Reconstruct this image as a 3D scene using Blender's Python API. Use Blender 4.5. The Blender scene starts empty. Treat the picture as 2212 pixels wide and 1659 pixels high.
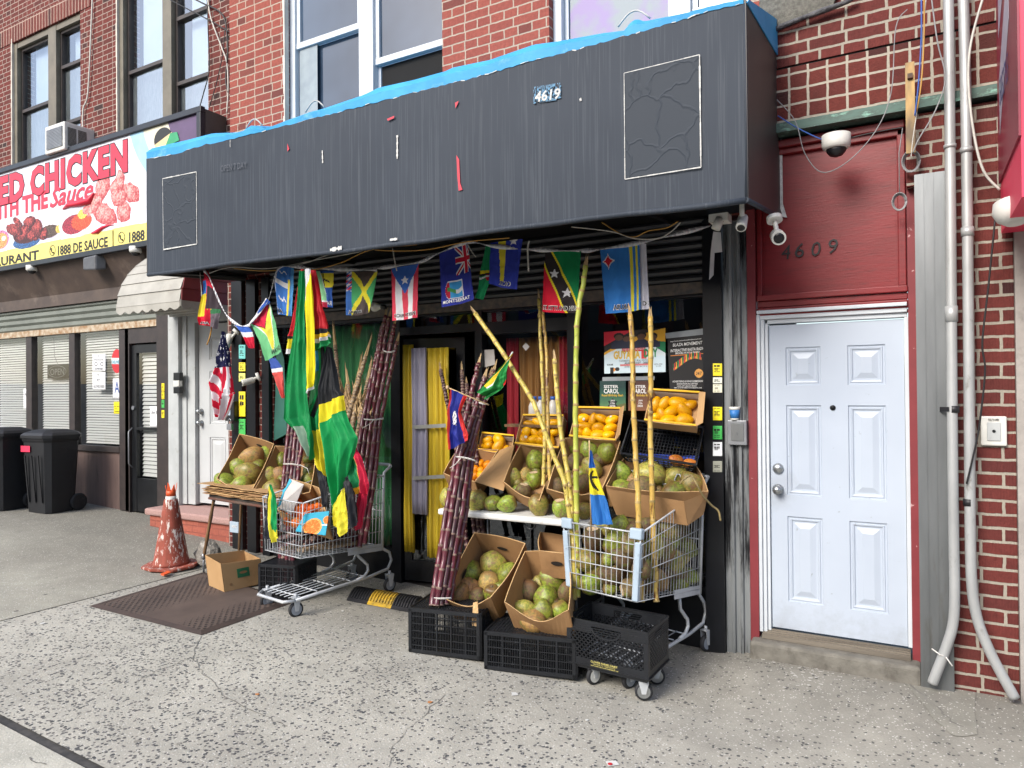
import bpy, math, random
from mathutils import Vector, Matrix, noise as mnoise
D = bpy.data; SC = bpy.context.scene; COL = SC.collection
R = random.Random(7)
# ---------------------------------------------------------------- camera, sky, sun, exposure
F = 1534.0; CX = 1106.0; CY = 829.5                      # lens in the units of a 2212 x 1659 picture
YAW = math.radians(29.55); PIT = math.radians(0.47); ROL = math.radians(0.5)
CAM = Vector((0, -5.05, 1.85))
_f0 = Vector((-math.sin(YAW), math.cos(YAW), 0)); _r0 = Vector((math.cos(YAW), math.sin(YAW), 0)); _z = Vector((0, 0, 1))
FW = math.cos(PIT)*_f0 + math.sin(PIT)*_z; _u0 = -math.sin(PIT)*_f0 + math.cos(PIT)*_z
RT = math.cos(ROL)*_r0 - math.sin(ROL)*_u0; UP = math.cos(ROL)*_u0 + math.sin(ROL)*_r0
cd = D.cameras.new('camera'); cam = D.objects.new('camera', cd); COL.objects.link(cam)
cd.sensor_width = 36; cd.lens = 36*F/2212; cd.clip_end = 500; cd.clip_start = .05
m = Matrix((RT, UP, -FW)).transposed().to_4x4(); m.translation = CAM; cam.matrix_world = m
SC.camera = cam
w = D.worlds.new('World'); SC.world = w; w.use_nodes = True
wn = w.node_tree.nodes; wl = w.node_tree.links
sky = wn.new('ShaderNodeTexSky'); sky.sky_type = 'NISHITA'; sky.sun_disc = False
SUN_EL = math.radians(36); SUN_AZ = math.radians(196)    # azimuth: clockwise from +Y, sun behind the camera's left shoulder
sky.sun_elevation = SUN_EL; sky.sun_rotation = SUN_AZ; sky.dust_density = 2.5; sky.air_density = 1.0; sky.ozone_density = 1.0
bg = wn['Background']; bg.inputs[1].default_value = 0.13
wl.new(sky.outputs[0], bg.inputs[0])
sd = D.lights.new('sun', 'SUN'); sd.energy = 1.75; sd.angle = math.radians(26); sd.color = (1, .965, .91)
sun = D.objects.new('sun', sd); COL.objects.link(sun)
sdir = Vector((math.sin(SUN_AZ)*math.cos(SUN_EL), math.cos(SUN_AZ)*math.cos(SUN_EL), math.sin(SUN_EL)))
sun.rotation_euler = sdir.to_track_quat('Z', 'Y').to_euler(); sun.location = (0, -6, 12)
SC.view_settings.view_transform = 'Standard'; SC.view_settings.look = 'None'; SC.view_settings.gamma = 1
SC.view_settings.exposure = 1.1
SC.render.engine = 'CYCLES'; SC.cycles.max_bounces = 8; SC.cycles.transparent_max_bounces = 16
# ---------------------------------------------------------------- picture measure -> place
def V(*a): return Vector(a)
def ray(u, v): return FW + (u-CX)/F*RT - (v-CY)/F*UP
def at(u, v, Y=0.0):
    d = ray(u, v); return CAM + d*((Y-CAM.y)/d.y)
def atx(u, v, X):
    d = ray(u, v); return CAM + d*((X-CAM.x)/d.x)
def xx(u, Y=0, v=800): return at(u, v, Y).x
def zz(u, v, Y=0): return at(u, v, Y).z
def sstep(a, b, t):
    t = min(1, max(0, (t-a)/(b-a))); return t*t*(3-2*t)
def G(x, y=-1): return .045*max(0, -1-x) + .06*sstep(-1.35, -.85, x)*sstep(-1.1, -.15, y)
def gnd(u, v, h=0):
    d = ray(u, v); z = h
    for _ in range(30):
        p = CAM + d*((z-CAM.z)/d.z); z = .5*z + .5*(G(p.x, p.y)+h)
    return p
def atz(u, v, Z):
    d = ray(u, v); return CAM + d*((Z-CAM.z)/d.z)
def lin(c):
    if isinstance(c, str): c = tuple(int(c[i:i+2], 16) for i in (1, 3, 5))
    return tuple(((x/255)/12.92 if x <= 10 else ((x/255+.055)/1.055)**2.4) for x in c)
# ---------------------------------------------------------------- materials
M = {}
def nt(name):
    m = D.materials.new(name); m.use_nodes = True; M[name] = m
    return m, m.node_tree.nodes, m.node_tree.links, m.node_tree.nodes['Principled BSDF']
def nd(n, typ, **kw):
    x = n.new('ShaderNode'+typ)
    for k, v in kw.items():
        if k.startswith('i_'):
            k = k[2:]; k = int(k) if k.isdigit() else k.replace('_', ' ')
            x.inputs[k].default_value = v
        else: setattr(x, k, v)
    return x
def mixc(n, l, fac, a, b, mode='MIX'):
    x = n.new('ShaderNodeMix'); x.data_type = 'RGBA'; x.blend_type = mode
    for s, v in ((0, fac), (6, a), (7, b)):
        if hasattr(v, 'node'): l.new(v, x.inputs[s])
        else: x.inputs[s].default_value = v if s == 0 else (*v[:3], 1)
    return x.outputs[2]
def ramp(n, l, src, a, b, lo=0., hi=1.):
    x = nd(n, 'MapRange', i_1=a, i_2=b, i_3=lo, i_4=hi); l.new(src, x.inputs[0]); return x.outputs[0]
def coords(n, l, scale=(1, 1, 1), kind='Object'):
    tc = nd(n, 'TexCoord'); mp = nd(n, 'Mapping'); mp.inputs['Scale'].default_value = scale
    l.new(tc.outputs[kind], mp.inputs[0]); return mp.outputs[0]
def noise(n, l, co, scale, detail=4, rough=.55):
    x = nd(n, 'TexNoise', i_Scale=scale, i_Detail=detail, i_Roughness=rough); l.new(co, x.inputs['Vector']); return x.outputs[0]
def bump(n, l, src, b, strength=.3, dist=.01):
    x = nd(n, 'Bump', i_Strength=strength, i_Distance=dist); l.new(src, x.inputs['Height'])
    l.new(x.outputs[0], b.inputs['Normal']); return x
def mat(name, c1, c2=None, rough=.6, metal=0, ns=8, stretch=(1, 1, 1), bmp=.15, bd=.004, lo=.35, hi=.65, spec=.5, coat=0, fine=None, dirt=None, ds=3, da=.55, db=.75):
    m, n, l, b = nt(name)
    b.inputs['Roughness'].default_value = rough; b.inputs['Metallic'].default_value = metal
    b.inputs['Specular IOR Level'].default_value = spec; b.inputs['Coat Weight'].default_value = coat
    co = coords(n, l, stretch); c1 = lin(c1); c2 = lin(c2) if c2 else tuple(x*.8 for x in c1)
    ns1 = noise(n, l, co, ns)
    c = mixc(n, l, ramp(n, l, ns1, lo, hi), c1, c2)
    if dirt:
        c = mixc(n, l, ramp(n, l, noise(n, l, co, ds, 6, .7), da, db), c, lin(dirt))
    l.new(c, b.inputs['Base Color'])
    if bmp: bump(n, l, noise(n, l, co, fine or ns*4), b, bmp, bd)
    return m
# ---------------------------------------------------------------- mesh builder
class MB:
    def __init__(s): s.v = []; s.f = []; s.m = []; s.sm = []
    def add(s, vs, fs, mi=0, sm=False):
        o = len(s.v); s.v += [tuple(p) for p in vs]
        for f in fs: s.f.append(tuple(i+o for i in f)); s.m.append(mi); s.sm.append(sm)
        return s
    def box(s, x0, x1, y0, y1, z0, z1, mi=0):
        return s.obox(V(x0, y0, z0), V(x1-x0, 0, 0), V(0, y1-y0, 0), V(0, 0, z1-z0), mi)
    def obox(s, o, a, b, c, mi=0):
        vs = [o, o+a, o+a+b, o+b, o+c, o+a+c, o+a+b+c, o+b+c]
        return s.add(vs, [(0, 3, 2, 1), (4, 5, 6, 7), (0, 1, 5, 4), (1, 2, 6, 5), (2, 3, 7, 6), (3, 0, 4, 7)], mi)
    def cbox(s, c, a, b, d, mi=0): return s.obox(c-(a+b+d)/2, a, b, d, mi)
    def slab(s, pts, n, mi=0):
        k = len(pts); vs = list(pts)+[p+n for p in pts]
        return s.add(vs, [tuple(range(k-1, -1, -1)), tuple(range(k, 2*k))]+[(i, (i+1) % k, (i+1) % k+k, i+k) for i in range(k)], mi)
    def quad(s, a, b, c, d, mi=0): return s.add([a, b, c, d], [(0, 1, 2, 3)], mi)
    def tube(s, path, r, n=8, mi=0, caps=True, sm=True):
        k = len(path); rs = r if isinstance(r, (list, tuple)) else [r]*k
        path = [Vector(p) for p in path]; prev = None; rings = []
        for i, p in enumerate(path):
            t = (path[min(i+1, k-1)]-path[max(i-1, 0)]); t = t.normalized() if t.length > 1e-9 else V(0, 0, 1)
            if prev is None:
                a = t.orthogonal().normalized()
            else:
                a = (prev - t*prev.dot(t)); a = a.normalized() if a.length > 1e-6 else t.orthogonal().normalized()
            prev = a; b = t.cross(a)
            rings.append([p + rs[i]*(math.cos(2*math.pi*j/n)*a + math.sin(2*math.pi*j/n)*b) for j in range(n)])
        o = len(s.v)
        for rg in rings: s.v += [tuple(p) for p in rg]
        for i in range(k-1):
            for j in range(n):
                s.f.append((o+i*n+j, o+i*n+(j+1) % n, o+(i+1)*n+(j+1) % n, o+(i+1)*n+j)); s.m.append(mi if not callable(mi) else mi(i)); s.sm.append(sm)
        if caps:
            mm = mi if not callable(mi) else mi(0)
            s.f.append(tuple(o+j for j in range(n-1, -1, -1))); s.m.append(mm); s.sm.append(False)
            s.f.append(tuple(o+(k-1)*n+j for j in range(n))); s.m.append(mm if not callable(mi) else mi(k-2)); s.sm.append(False)
        return s
    def cyl(s, a, b, r0, r1=None, n=16, mi=0): return s.tube([a, b], [r0, r0 if r1 is None else r1], n, mi)
    def lathe(s, c, axis, prof, n=20, mi=0, sm=True):
        """prof: list of (distance along axis, radius)"""
        axis = axis.normalized()
        return s.tube([c+axis*d for d, r in prof], [max(r, 1e-4) for d, r in prof], n, mi, True, sm)
    def ell(s, c, a, b, d, nu=16, nv=10, mi=0, fn=None):
        vs = [c+d*1.0]; fs = []
        for i in range(1, nv):
            th = math.pi*i/nv
            for j in range(nu):
                ph = 2*math.pi*j/nu
                vs.append(c + a*(math.sin(th)*math.cos(ph)) + b*(math.sin(th)*math.sin(ph)) + d*math.cos(th))
        vs.append(c-d)
        if fn: vs = [fn(p) for p in vs]
        for j in range(nu): fs.append((0, 1+j, 1+(j+1) % nu))
        for i in range(nv-2):
            for j in range(nu): fs.append((1+i*nu+j, 1+(i+1)*nu+j, 1+(i+1)*nu+(j+1) % nu, 1+i*nu+(j+1) % nu))
        k = len(vs)-1
        for j in range(nu): fs.append((k, 1+(nv-2)*nu+(j+1) % nu, 1+(nv-2)*nu+j))
        return s.add(vs, fs, mi, True)
    def build(s, name, mats, parent=None, fix=True, bevel=0, solid=0):
        me = D.meshes.new(name); me.from_pydata(s.v, [], s.f)
        for mm in (mats if isinstance(mats, (list, tuple)) else [mats]): me.materials.append(M[mm])
        me.polygons.foreach_set('material_index', s.m); me.polygons.foreach_set('use_smooth', s.sm)
        if fix:
            import bmesh
            bm = bmesh.new(); bm.from_mesh(me); bmesh.ops.recalc_face_normals(bm, faces=bm.faces[:]); bm.to_mesh(me); bm.free()
        me.update()
        o = D.objects.new(name, me); COL.objects.link(o)
        if parent:
            o.parent = parent
            off = V(0, 0, 0); q = parent
            while q: off = off + q.location; q = q.parent
            if off.length > 0: me.transform(Matrix.Translation(-off))
        if bevel:
            bv = o.modifiers.new('b', 'BEVEL'); bv.width = bevel; bv.segments = 2; bv.limit_method = 'ANGLE'
        if solid:
            sv = o.modifiers.new('s', 'SOLIDIFY'); sv.thickness = solid; sv.offset = 0
        return o
def tag(o, label, cat, group=None, kind=None):
    if label: o['label'] = label
    if cat: o['category'] = cat
    if group: o['group'] = group
    if kind: o['kind'] = kind
    return o
def thing(name, label, cat, loc=(0, 0, 0), group=None):
    o = D.objects.new(name, None); COL.objects.link(o); o.location = loc; o.empty_display_size = .1
    return tag(o, label, cat, group)
def struct(o): o['kind'] = 'structure'; return o
# ---------------------------------------------------------------- surfaces with a print on them
def setcols(me, cols):
    a = me.color_attributes.new('Col', 'FLOAT_COLOR', 'CORNER'); buf = []
    for p, c in zip(me.polygons, cols): buf += [*c, 1.0]*p.loop_total
    a.data.foreach_set('color', buf)
def sheet(name, fn, nx, ny, colfn, material, parent=None, solid=0):
    """fn(s,t)->point with s 0..1 left to right and t 0..1 top to bottom; colfn(s,t)->sRGB"""
    vs = [fn(i/nx, j/ny) for j in range(ny+1) for i in range(nx+1)]
    fs = [(j*(nx+1)+i, (j+1)*(nx+1)+i, (j+1)*(nx+1)+i+1, j*(nx+1)+i+1) for j in range(ny) for i in range(nx)]
    me = D.meshes.new(name); me.from_pydata([tuple(p) for p in vs], [], fs); me.materials.append(M[material])
    me.polygons.foreach_set('use_smooth', [True]*len(fs))
    cache = {}
    cols = []
    for j in range(ny):
        for i in range(nx):
            c = colfn((i+.5)/nx, (j+.5)/ny)
            if c not in cache: cache[c] = lin(c)
            cols.append(cache[c])
    setcols(me, cols); me.update()
    o = D.objects.new(name, me); COL.objects.link(o); o.parent = parent
    if solid:
        sv = o.modifiers.new('s', 'SOLIDIFY'); sv.thickness = solid; sv.offset = 0
    return o
_tc = {}
def glyphs(body, bold=0.0, shear=0.0, spacing=1.0):
    key = (body, bold, shear, spacing)
    if key in _tc: return _tc[key]
    cu = D.curves.new('t', 'FONT'); cu.body = body; cu.offset = bold; cu.shear = shear; cu.space_character = spacing
    cu.resolution_u = 2; cu.align_x = 'CENTER'
    ob = D.objects.new('t', cu); COL.objects.link(ob)
    dg = bpy.context.evaluated_depsgraph_get()
    me = D.meshes.new_from_object(ob.evaluated_get(dg))
    vs = [(v.co.x, v.co.y) for v in me.vertices]; fs = [tuple(p.vertices) for p in me.polygons]
    D.objects.remove(ob); D.curves.remove(cu); D.meshes.remove(me)
    _tc[key] = (vs, fs); return vs, fs
def write(body, fn, box, material, parent=None, name='lettering', bold=0.0, shear=0.0, mirror=False, lift=.002, mb=None, mi=0, nrm=None, spacing=1.0, keep=False):
    """fit the words into box=(s0,t0,s1,t1) of the surface fn"""
    vs, fs = glyphs(body, bold, shear, spacing)
    x0 = min(v[0] for v in vs); x1 = max(v[0] for v in vs); y0 = min(v[1] for v in vs); y1 = max(v[1] for v in vs)
    s0, t0, s1, t1 = box; out = []
    n = nrm
    if n is None:
        a = fn((s0+s1)/2, (t0+t1)/2); n = (fn((s0+s1)/2+.01, (t0+t1)/2)-a).cross(fn((s0+s1)/2, (t0+t1)/2+.01)-a)
        n.normalize()
        if n.dot(CAM-a) < 0: n = -n
    for x, y in vs:
        a = (x-x0)/(x1-x0)
        if mirror: a = 1-a
        out.append(fn(s0+(s1-s0)*a, t1-(t1-t0)*(y-y0)/(y1-y0)) + n*lift)
    if mb is not None: mb.add(out, fs, mi); return mb
    b = MB(); b.add(out, fs); return b.build(name, material, parent, fix=False)
def flat(p00, p10, p01, p11=None):
    """surface through top-left, top-right, bottom-left (bottom-right) corners"""
    if p11 is None: p11 = p10+p01-p00
    return lambda s, t: (p00*(1-s)+p10*s)*(1-t)+(p01*(1-s)+p11*s)*t
def printed(name, rough=.6, trans=0, bmp=.1, spec=.4):
    m, n, l, b = nt(name)
    a = nd(n, 'Attribute'); a.attribute_name = 'Col'
    b.inputs['Roughness'].default_value = rough; b.inputs['Specular IOR Level'].default_value = spec
    co = coords(n, l)
    c = mixc(n, l, ramp(n, l, noise(n, l, co, 9), .3, .7, 0, .18), a.outputs[0], (.02, .02, .02), 'MIX') if name != 'print' else a.outputs[0]
    l.new(c, b.inputs['Base Color'])
    if bmp: bump(n, l, noise(n, l, co, 60 if not trans else 28, 3), b, bmp, .004)
    if trans:
        t = nd(n, 'BsdfTranslucent'); mx = nd(n, 'MixShader', i_0=trans)
        l.new(c, t.inputs[0]); l.new(b.outputs[0], mx.inputs[1]); l.new(t.outputs[0], mx.inputs[2])
        l.new(mx.outputs[0], n['Material Output'].inputs[0])
printed('print', .55); printed('vinyl', .45, 0, .2); printed('cloth', .75, .25, .35, .2); printed('satin', .62, .22, .5, .3); printed('plate', .6, 0, .6)
def glass(name, tint=(.9, .95, 1), refl=.25, rough=.01, mixdark=0.0):
    m, n, l, b = nt(name); n.remove(b)
    t = nd(n, 'BsdfTransparent'); t.inputs[0].default_value = (*tint, 1)
    g = nd(n, 'BsdfGlossy'); g.inputs['Roughness'].default_value = rough; g.inputs[0].default_value = (.9, .95, 1, 1)
    lw = nd(n, 'Fresnel', i_IOR=1.5); f = ramp(n, l, lw.outputs[0], 0, 1, refl*.3, 1.0)
    mx = nd(n, 'MixShader'); l.new(f, mx.inputs[0]); l.new(t.outputs[0], mx.inputs[1]); l.new(g.outputs[0], mx.inputs[2])
    l.new(mx.outputs[0], n['Material Output'].inputs[0])
glass('pane', (.93, .95, .95), .2); glass('dark_pane', (.45, .48, .5), .25); glass('clear', (.92, .95, .95), .25, .05)
def brick(name, c1, c2, c3, mortar, bw, rh, ms, sq=1.0, sqf=2, off=.5, ribs=0, dist=.0045, yaw=False, mbump=1.0, rot=0):
    m, n, l, b = nt(name); b.inputs['Roughness'].default_value = .85; b.inputs['Specular IOR Level'].default_value = .25
    tc = nd(n, 'TexCoord'); sp = nd(n, 'SeparateXYZ'); l.new(tc.outputs['Object'], sp.inputs[0])
    ad = nd(n, 'Math', operation='ADD'); l.new(sp.outputs[0], ad.inputs[0]); l.new(sp.outputs[1], ad.inputs[1])
    cb = nd(n, 'CombineXYZ'); l.new((sp.outputs[2] if rot else ad.outputs[0]), cb.inputs[0]); l.new((ad.outputs[0] if rot else sp.outputs[2]), cb.inputs[1])
    nz = nd(n, 'TexNoise', i_Scale=14, i_Detail=3); l.new(tc.outputs['Object'], nz.inputs['Vector'])
    sc = nd(n, 'VectorMath', operation='SUBTRACT'); l.new(nz.outputs['Color'], sc.inputs[0]); sc.inputs[1].default_value = (.5, .5, .5)
    s2 = nd(n, 'VectorMath', operation='SCALE'); l.new(sc.outputs[0], s2.inputs[0]); s2.inputs['Scale'].default_value = dist*3
    va = nd(n, 'VectorMath', operation='ADD'); l.new(cb.outputs[0], va.inputs[0]); l.new(s2.outputs[0], va.inputs[1])
    def bt(a, c, mo):
        t = nd(n, 'TexBrick', i_Scale=1, i_Mortar_Size=ms, i_Mortar_Smooth=.15, i_Bias=0, i_Brick_Width=bw, i_Row_Height=rh)
        t.offset = off; t.offset_frequency = 2; t.squash = sq; t.squash_frequency = sqf
        t.inputs['Color1'].default_value = (*a, 1); t.inputs['Color2'].default_value = (*c, 1); t.inputs['Mortar'].default_value = (*mo, 1)
        l.new(va.outputs[0], t.inputs['Vector']); return t
    t = bt((0, 0, 0), (1, 1, 1), (0, 0, 0))
    cr = nd(n, 'ValToRGB'); l.new(t.outputs[0], cr.inputs[0]); e = cr.color_ramp.elements
    e[0].color = (*lin(c1), 1); e[1].color = (*lin(c3), 1); e[0].position = 0; e[1].position = 1
    k = e.new(.55); k.color = (*lin(c2), 1); k = e.new(.85); k.color = (*lin(c2), 1)
    c = mixc(n, l, ramp(n, l, noise(n, l, tc.outputs['Object'], 30, 5), .35, .8, 0, .5), cr.outputs[0], tuple(x*.55 for x in lin(c1)))
    mc = mixc(n, l, noise(n, l, tc.outputs['Object'], 6), lin(mortar), tuple(x*.7 for x in lin(mortar)))
    c = mixc(n, l, t.outputs['Fac'], c, mc); l.new(c, b.inputs['Base Color'])
    h = nd(n, 'Math', operation='MULTIPLY_ADD'); l.new(t.outputs['Fac'], h.inputs[0]); h.inputs[1].default_value = -mbump
    if ribs:
        wv = nd(n, 'TexWave', i_Scale=ribs, i_Distortion=1.5, i_Detail=1); wv.bands_direction = 'X'; l.new(cb.outputs[0], wv.inputs['Vector'])
        q = nd(n, 'Math', operation='MULTIPLY_ADD'); l.new(wv.outputs[1], q.inputs[0]); q.inputs[1].default_value = .25
        l.new(noise(n, l, tc.outputs['Object'], 60, 4), q.inputs[2]); l.new(q.outputs[0], h.inputs[2])
    else: l.new(noise(n, l, tc.outputs['Object'], 70, 4), h.inputs[2])
    bump(n, l, h.outputs[0], b, .8, .006); return m
brick('brick_dark', '#5c2e2a', '#6c332e', '#332a2a', '#a4968c', .21, .069, .0055, .55, 2)
brick('brick_dark_soldier', '#5c302c', '#6e3832', '#3a2c2c', '#b0988c', .25, .075, .008, 1, 2, 0, rot=1)
brick('brick_orange', '#884840', '#945045', '#643a36', '#b4a494', .235, .079, .0065, .55, 2, ribs=9)
brick('brick_red', '#5a2c29', '#68312d', '#3c2627', '#a69f92', .225, .079, .0085, .6, 2, ribs=22)
brick('brick_soldier', '#5a2c29', '#68312b', '#3e2726', '#b4ac9e', .115, .1, .008, 1, 2, 0, ribs=0)
brick('brick_step', '#9c5a4c', '#a8604f', '#8a4c40', '#94564a', .22, .075, .005, 1, 2, .5)
# concrete with exposed stones
def ground_mat(name, base, base2, amount, fl='#3c4148', spotty=False):
    m, n, l, b = nt(name); b.inputs['Roughness'].default_value = .9; b.inputs['Specular IOR Level'].default_value = .2
    co = coords(n, l); big = noise(n, l, co, .9, 5, .6); med = noise(n, l, co, 5, 5, .65); fin = noise(n, l, co, 90, 3)
    c = mixc(n, l, ramp(n, l, big, .3, .7), lin(base), lin(base2))
    c = mixc(n, l, ramp(n, l, med, .35, .75, 0, .35), c, lin('#6a6862'))
    c = mixc(n, l, ramp(n, l, fin, .3, .7, 0, .22), c, lin('#5c5b58'))
    co2 = coords(n, l, (1, 1.0, 1)); wob = nd(n, 'TexNoise', i_Scale=22, i_Detail=2); l.new(co2, wob.inputs['Vector'])
    s2 = nd(n, 'VectorMath', operation='SCALE'); l.new(wob.outputs['Color'], s2.inputs[0]); s2.inputs['Scale'].default_value = .022
    va = nd(n, 'VectorMath', operation='ADD'); l.new(co2, va.inputs[0]); l.new(s2.outputs[0], va.inputs[1])
    vo = nd(n, 'TexVoronoi', i_Scale=50 if not spotty else 9, i_Randomness=1.0); l.new(va.outputs[0], vo.inputs['Vector'])
    sp = nd(n, 'SeparateColor'); l.new(vo.outputs['Color'], sp.inputs[0])
    # how much stone shows: varies in broad worn patches
    wear = noise(n, l, co, 1.1, 3)
    th = ramp(n, l, wear, .3, .72, amount*1.15, amount*.45)
    sx = nd(n, 'SeparateXYZ'); l.new(co, sx.inputs[0]); 
    gx = ramp(n, l, sx.outputs[0], -3.0, -.3, 1.0, .5); gy = ramp(n, l, sx.outputs[1], -2.2, -.9, 1.0, .45); gm = nd(n, 'Math', operation='MULTIPLY'); l.new(gx, gm.inputs[0]); l.new(gy, gm.inputs[1])
    g2 = nd(n, 'Math', operation='MULTIPLY'); l.new(gm.outputs[0], g2.inputs[0]); l.new(th, g2.inputs[1]); th = g2.outputs[0]
    sel = nd(n, 'Math', operation='LESS_THAN'); l.new(sp.outputs[0], sel.inputs[0]); l.new(th, sel.inputs[1])
    rad = ramp(n, l, sp.outputs[1], 0, 1, .28, .62) if not spotty else ramp(n, l, sp.outputs[1], 0, 1, .05, .2)
    d = nd(n, 'Math', operation='SUBTRACT'); l.new(rad, d.inputs[0]); l.new(vo.outputs['Distance'], d.inputs[1])
    edge = ramp(n, l, d.outputs[0], 0, .1)
    fk = nd(n, 'Math', operation='MULTIPLY'); l.new(edge, fk.inputs[0]); l.new(sel.outputs[0], fk.inputs[1])
    fc = mixc(n, l, sp.outputs[2], lin(fl), lin('#6e6c6a'))
    c = mixc(n, l, fk.outputs[0], c, fc)
    # ragged trodden-in grime, doubling as painted contact shade at the stall; old gum spots
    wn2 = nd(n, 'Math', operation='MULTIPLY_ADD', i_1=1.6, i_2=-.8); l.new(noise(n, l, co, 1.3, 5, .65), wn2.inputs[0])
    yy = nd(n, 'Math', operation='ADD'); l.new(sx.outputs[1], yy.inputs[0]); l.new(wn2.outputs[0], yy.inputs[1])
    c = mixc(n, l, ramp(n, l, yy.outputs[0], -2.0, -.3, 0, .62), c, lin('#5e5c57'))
    vg = nd(n, 'TexVoronoi', i_Scale=3.2); l.new(va.outputs[0], vg.inputs['Vector']); c = mixc(n, l, ramp(n, l, vg.outputs['Distance'], .07, .05, 0, .45), c, lin('#54524e'))
    vo2 = nd(n, 'TexVoronoi', i_Scale=150); l.new(co, vo2.inputs['Vector'])
    s3 = nd(n, 'SeparateColor'); l.new(vo2.outputs['Color'], s3.inputs[0])
    wh = nd(n, 'Math', operation='GREATER_THAN', i_1=.965); l.new(s3.outputs[0], wh.inputs[0])
    c = mixc(n, l, ramp(n, l, wh.outputs[0], 0, 1, 0, .5), c, lin('#e0ded8'))
    l.new(c, b.inputs['Base Color'])
    h = nd(n, 'Math', operation='MULTIPLY_ADD'); l.new(fk.outputs[0], h.inputs[0]); h.inputs[1].default_value = -.7; l.new(fin, h.inputs[2])
    bump(n, l, h.outputs[0], b, .6, .005)
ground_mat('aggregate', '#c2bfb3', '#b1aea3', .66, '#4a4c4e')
ground_mat('concrete', '#aeac9f', '#9c998d', .25, '#4c4a48', True)
ground_mat('concrete_pale', '#cac8bb', '#b9b7aa', .12, '#5c5a58', True)
mat('crack', '#66645f', '#7c7a74', .95, bmp=.3)
mat('tar', '#3a3a3a', '#504e4c', .9, ns=20)
# ---------------------------------------------------------------- ground
def gsheet(name, mat_, x0, x1, y0, y1, step, lift=0):
    b = MB(); nx = max(1, int((x1-x0)/step)); ny = max(1, int((y1-y0)/step))
    P = [V(x0+(x1-x0)*i/nx, y0+(y1-y0)*j/ny, 0) for j in range(ny+1) for i in range(nx+1)]
    P = [V(p.x, p.y, G(p.x, p.y)+lift) for p in P]
    b.add(P, [(j*(nx+1)+i, j*(nx+1)+i+1, (j+1)*(nx+1)+i+1, (j+1)*(nx+1)+i) for j in range(ny) for i in range(nx)])
    return struct(b.build(name, mat_, fix=False))
b = MB()
xs = [-60, -30, -12, -9, -1, 12, 30, 60]
for i in range(len(xs)-1):
    a, c = xs[i], xs[i+1]
    b.quad(V(a, -60, G(a)-.012), V(c, -60, G(c)-.012), V(c, 2.6, G(c)-.012), V(a, 2.6, G(a)-.012))
struct(b.build('ground', 'tar', fix=False))
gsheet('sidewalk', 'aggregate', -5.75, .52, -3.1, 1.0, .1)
gsheet('neighbouring_sidewalk', 'concrete', -12.5, -5.762, -3.1, .6, .25, .001)
gsheet('corner_sidewalk', 'concrete_pale', .532, 4, -3.1, .4, .3, .002)
gsheet('curb_slab', 'concrete_pale', -12.5, 4, -6.4, -3.15, .5, .001)
def groundline(name, pts, wid, mat_='crack', jit=.01, sub=6, lift=.003, seed=1):
    rr = random.Random(seed); P = []
    for a, c in zip(pts, pts[1:]):
        for k in range(sub):
            t = k/sub; P.append(a.lerp(c, t)+V(rr.uniform(-jit, jit), rr.uniform(-jit, jit), 0))
    P.append(pts[-1]); b = MB(); L = []; Rr = []
    for i, p in enumerate(P):
        d = (P[min(i+1, len(P)-1)]-P[max(i-1, 0)]).normalized(); n = V(-d.y, d.x, 0); ww = wid*rr.uniform(.4, 1.2)/2
        for s_, o in ((1, L), (-1, Rr)):
            q = p+n*ww*s_; o.append(V(q.x, q.y, G(q.x, q.y)+lift))
    for i in range(len(P)-1): b.quad(Rr[i], Rr[i+1], L[i+1], L[i])
    return struct(b.build(name, mat_, fix=False))
groundline('sidewalk_crack', [gnd(435, 1375), gnd(415, 1420), gnd(440, 1455), gnd(480, 1500), gnd(560, 1545), gnd(620, 1570)], .006, jit=.012, seed=3)
groundline('sidewalk_crack', [gnd(415, 1420), gnd(340, 1450), gnd(290, 1475)], .005, jit=.012, seed=4)
groundline('sidewalk_crack', [gnd(960, 1500), gnd(900, 1560), gnd(850, 1610), gnd(840, 1659)], .004, jit=.012, seed=5)
groundline('sidewalk_crack', [gnd(1940, 1460), gnd(1990, 1500), gnd(2040, 1545), gnd(2095, 1585)], .012, jit=.015, seed=6)
groundline('sidewalk_crack', [gnd(60, 1640), gnd(100, 1652)], .01, jit=.012, seed=8)
# patches of newer cement by the right-hand pier
def patch(name, uv, mat_, lift, seed=0):
    rr = random.Random(seed); pts = [gnd(u, v) for u, v in uv]; P = []
    for a, c in zip(pts, pts[1:]+pts[:1]):
        for k in range(4): P.append(a.lerp(c, k/4)+V(rr.uniform(-.008, .008), rr.uniform(-.008, .008), 0))
    P = [V(p.x, p.y, G(p.x, p.y)+lift) for p in P]
    b = MB(); c = sum(P, V(0, 0, 0))/len(P); b.add([c]+P, [(0, i+1, (i+1) % len(P)+1) for i in range(len(P))])
    return struct(b.build(name, mat_, fix=False))
patch('cement_patch', [(1940, 1462), (2010, 1478), (2105, 1500), (2112, 1590), (2060, 1592), (2020, 1560), (1985, 1512)], 'concrete_pale', .005, 2)
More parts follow.
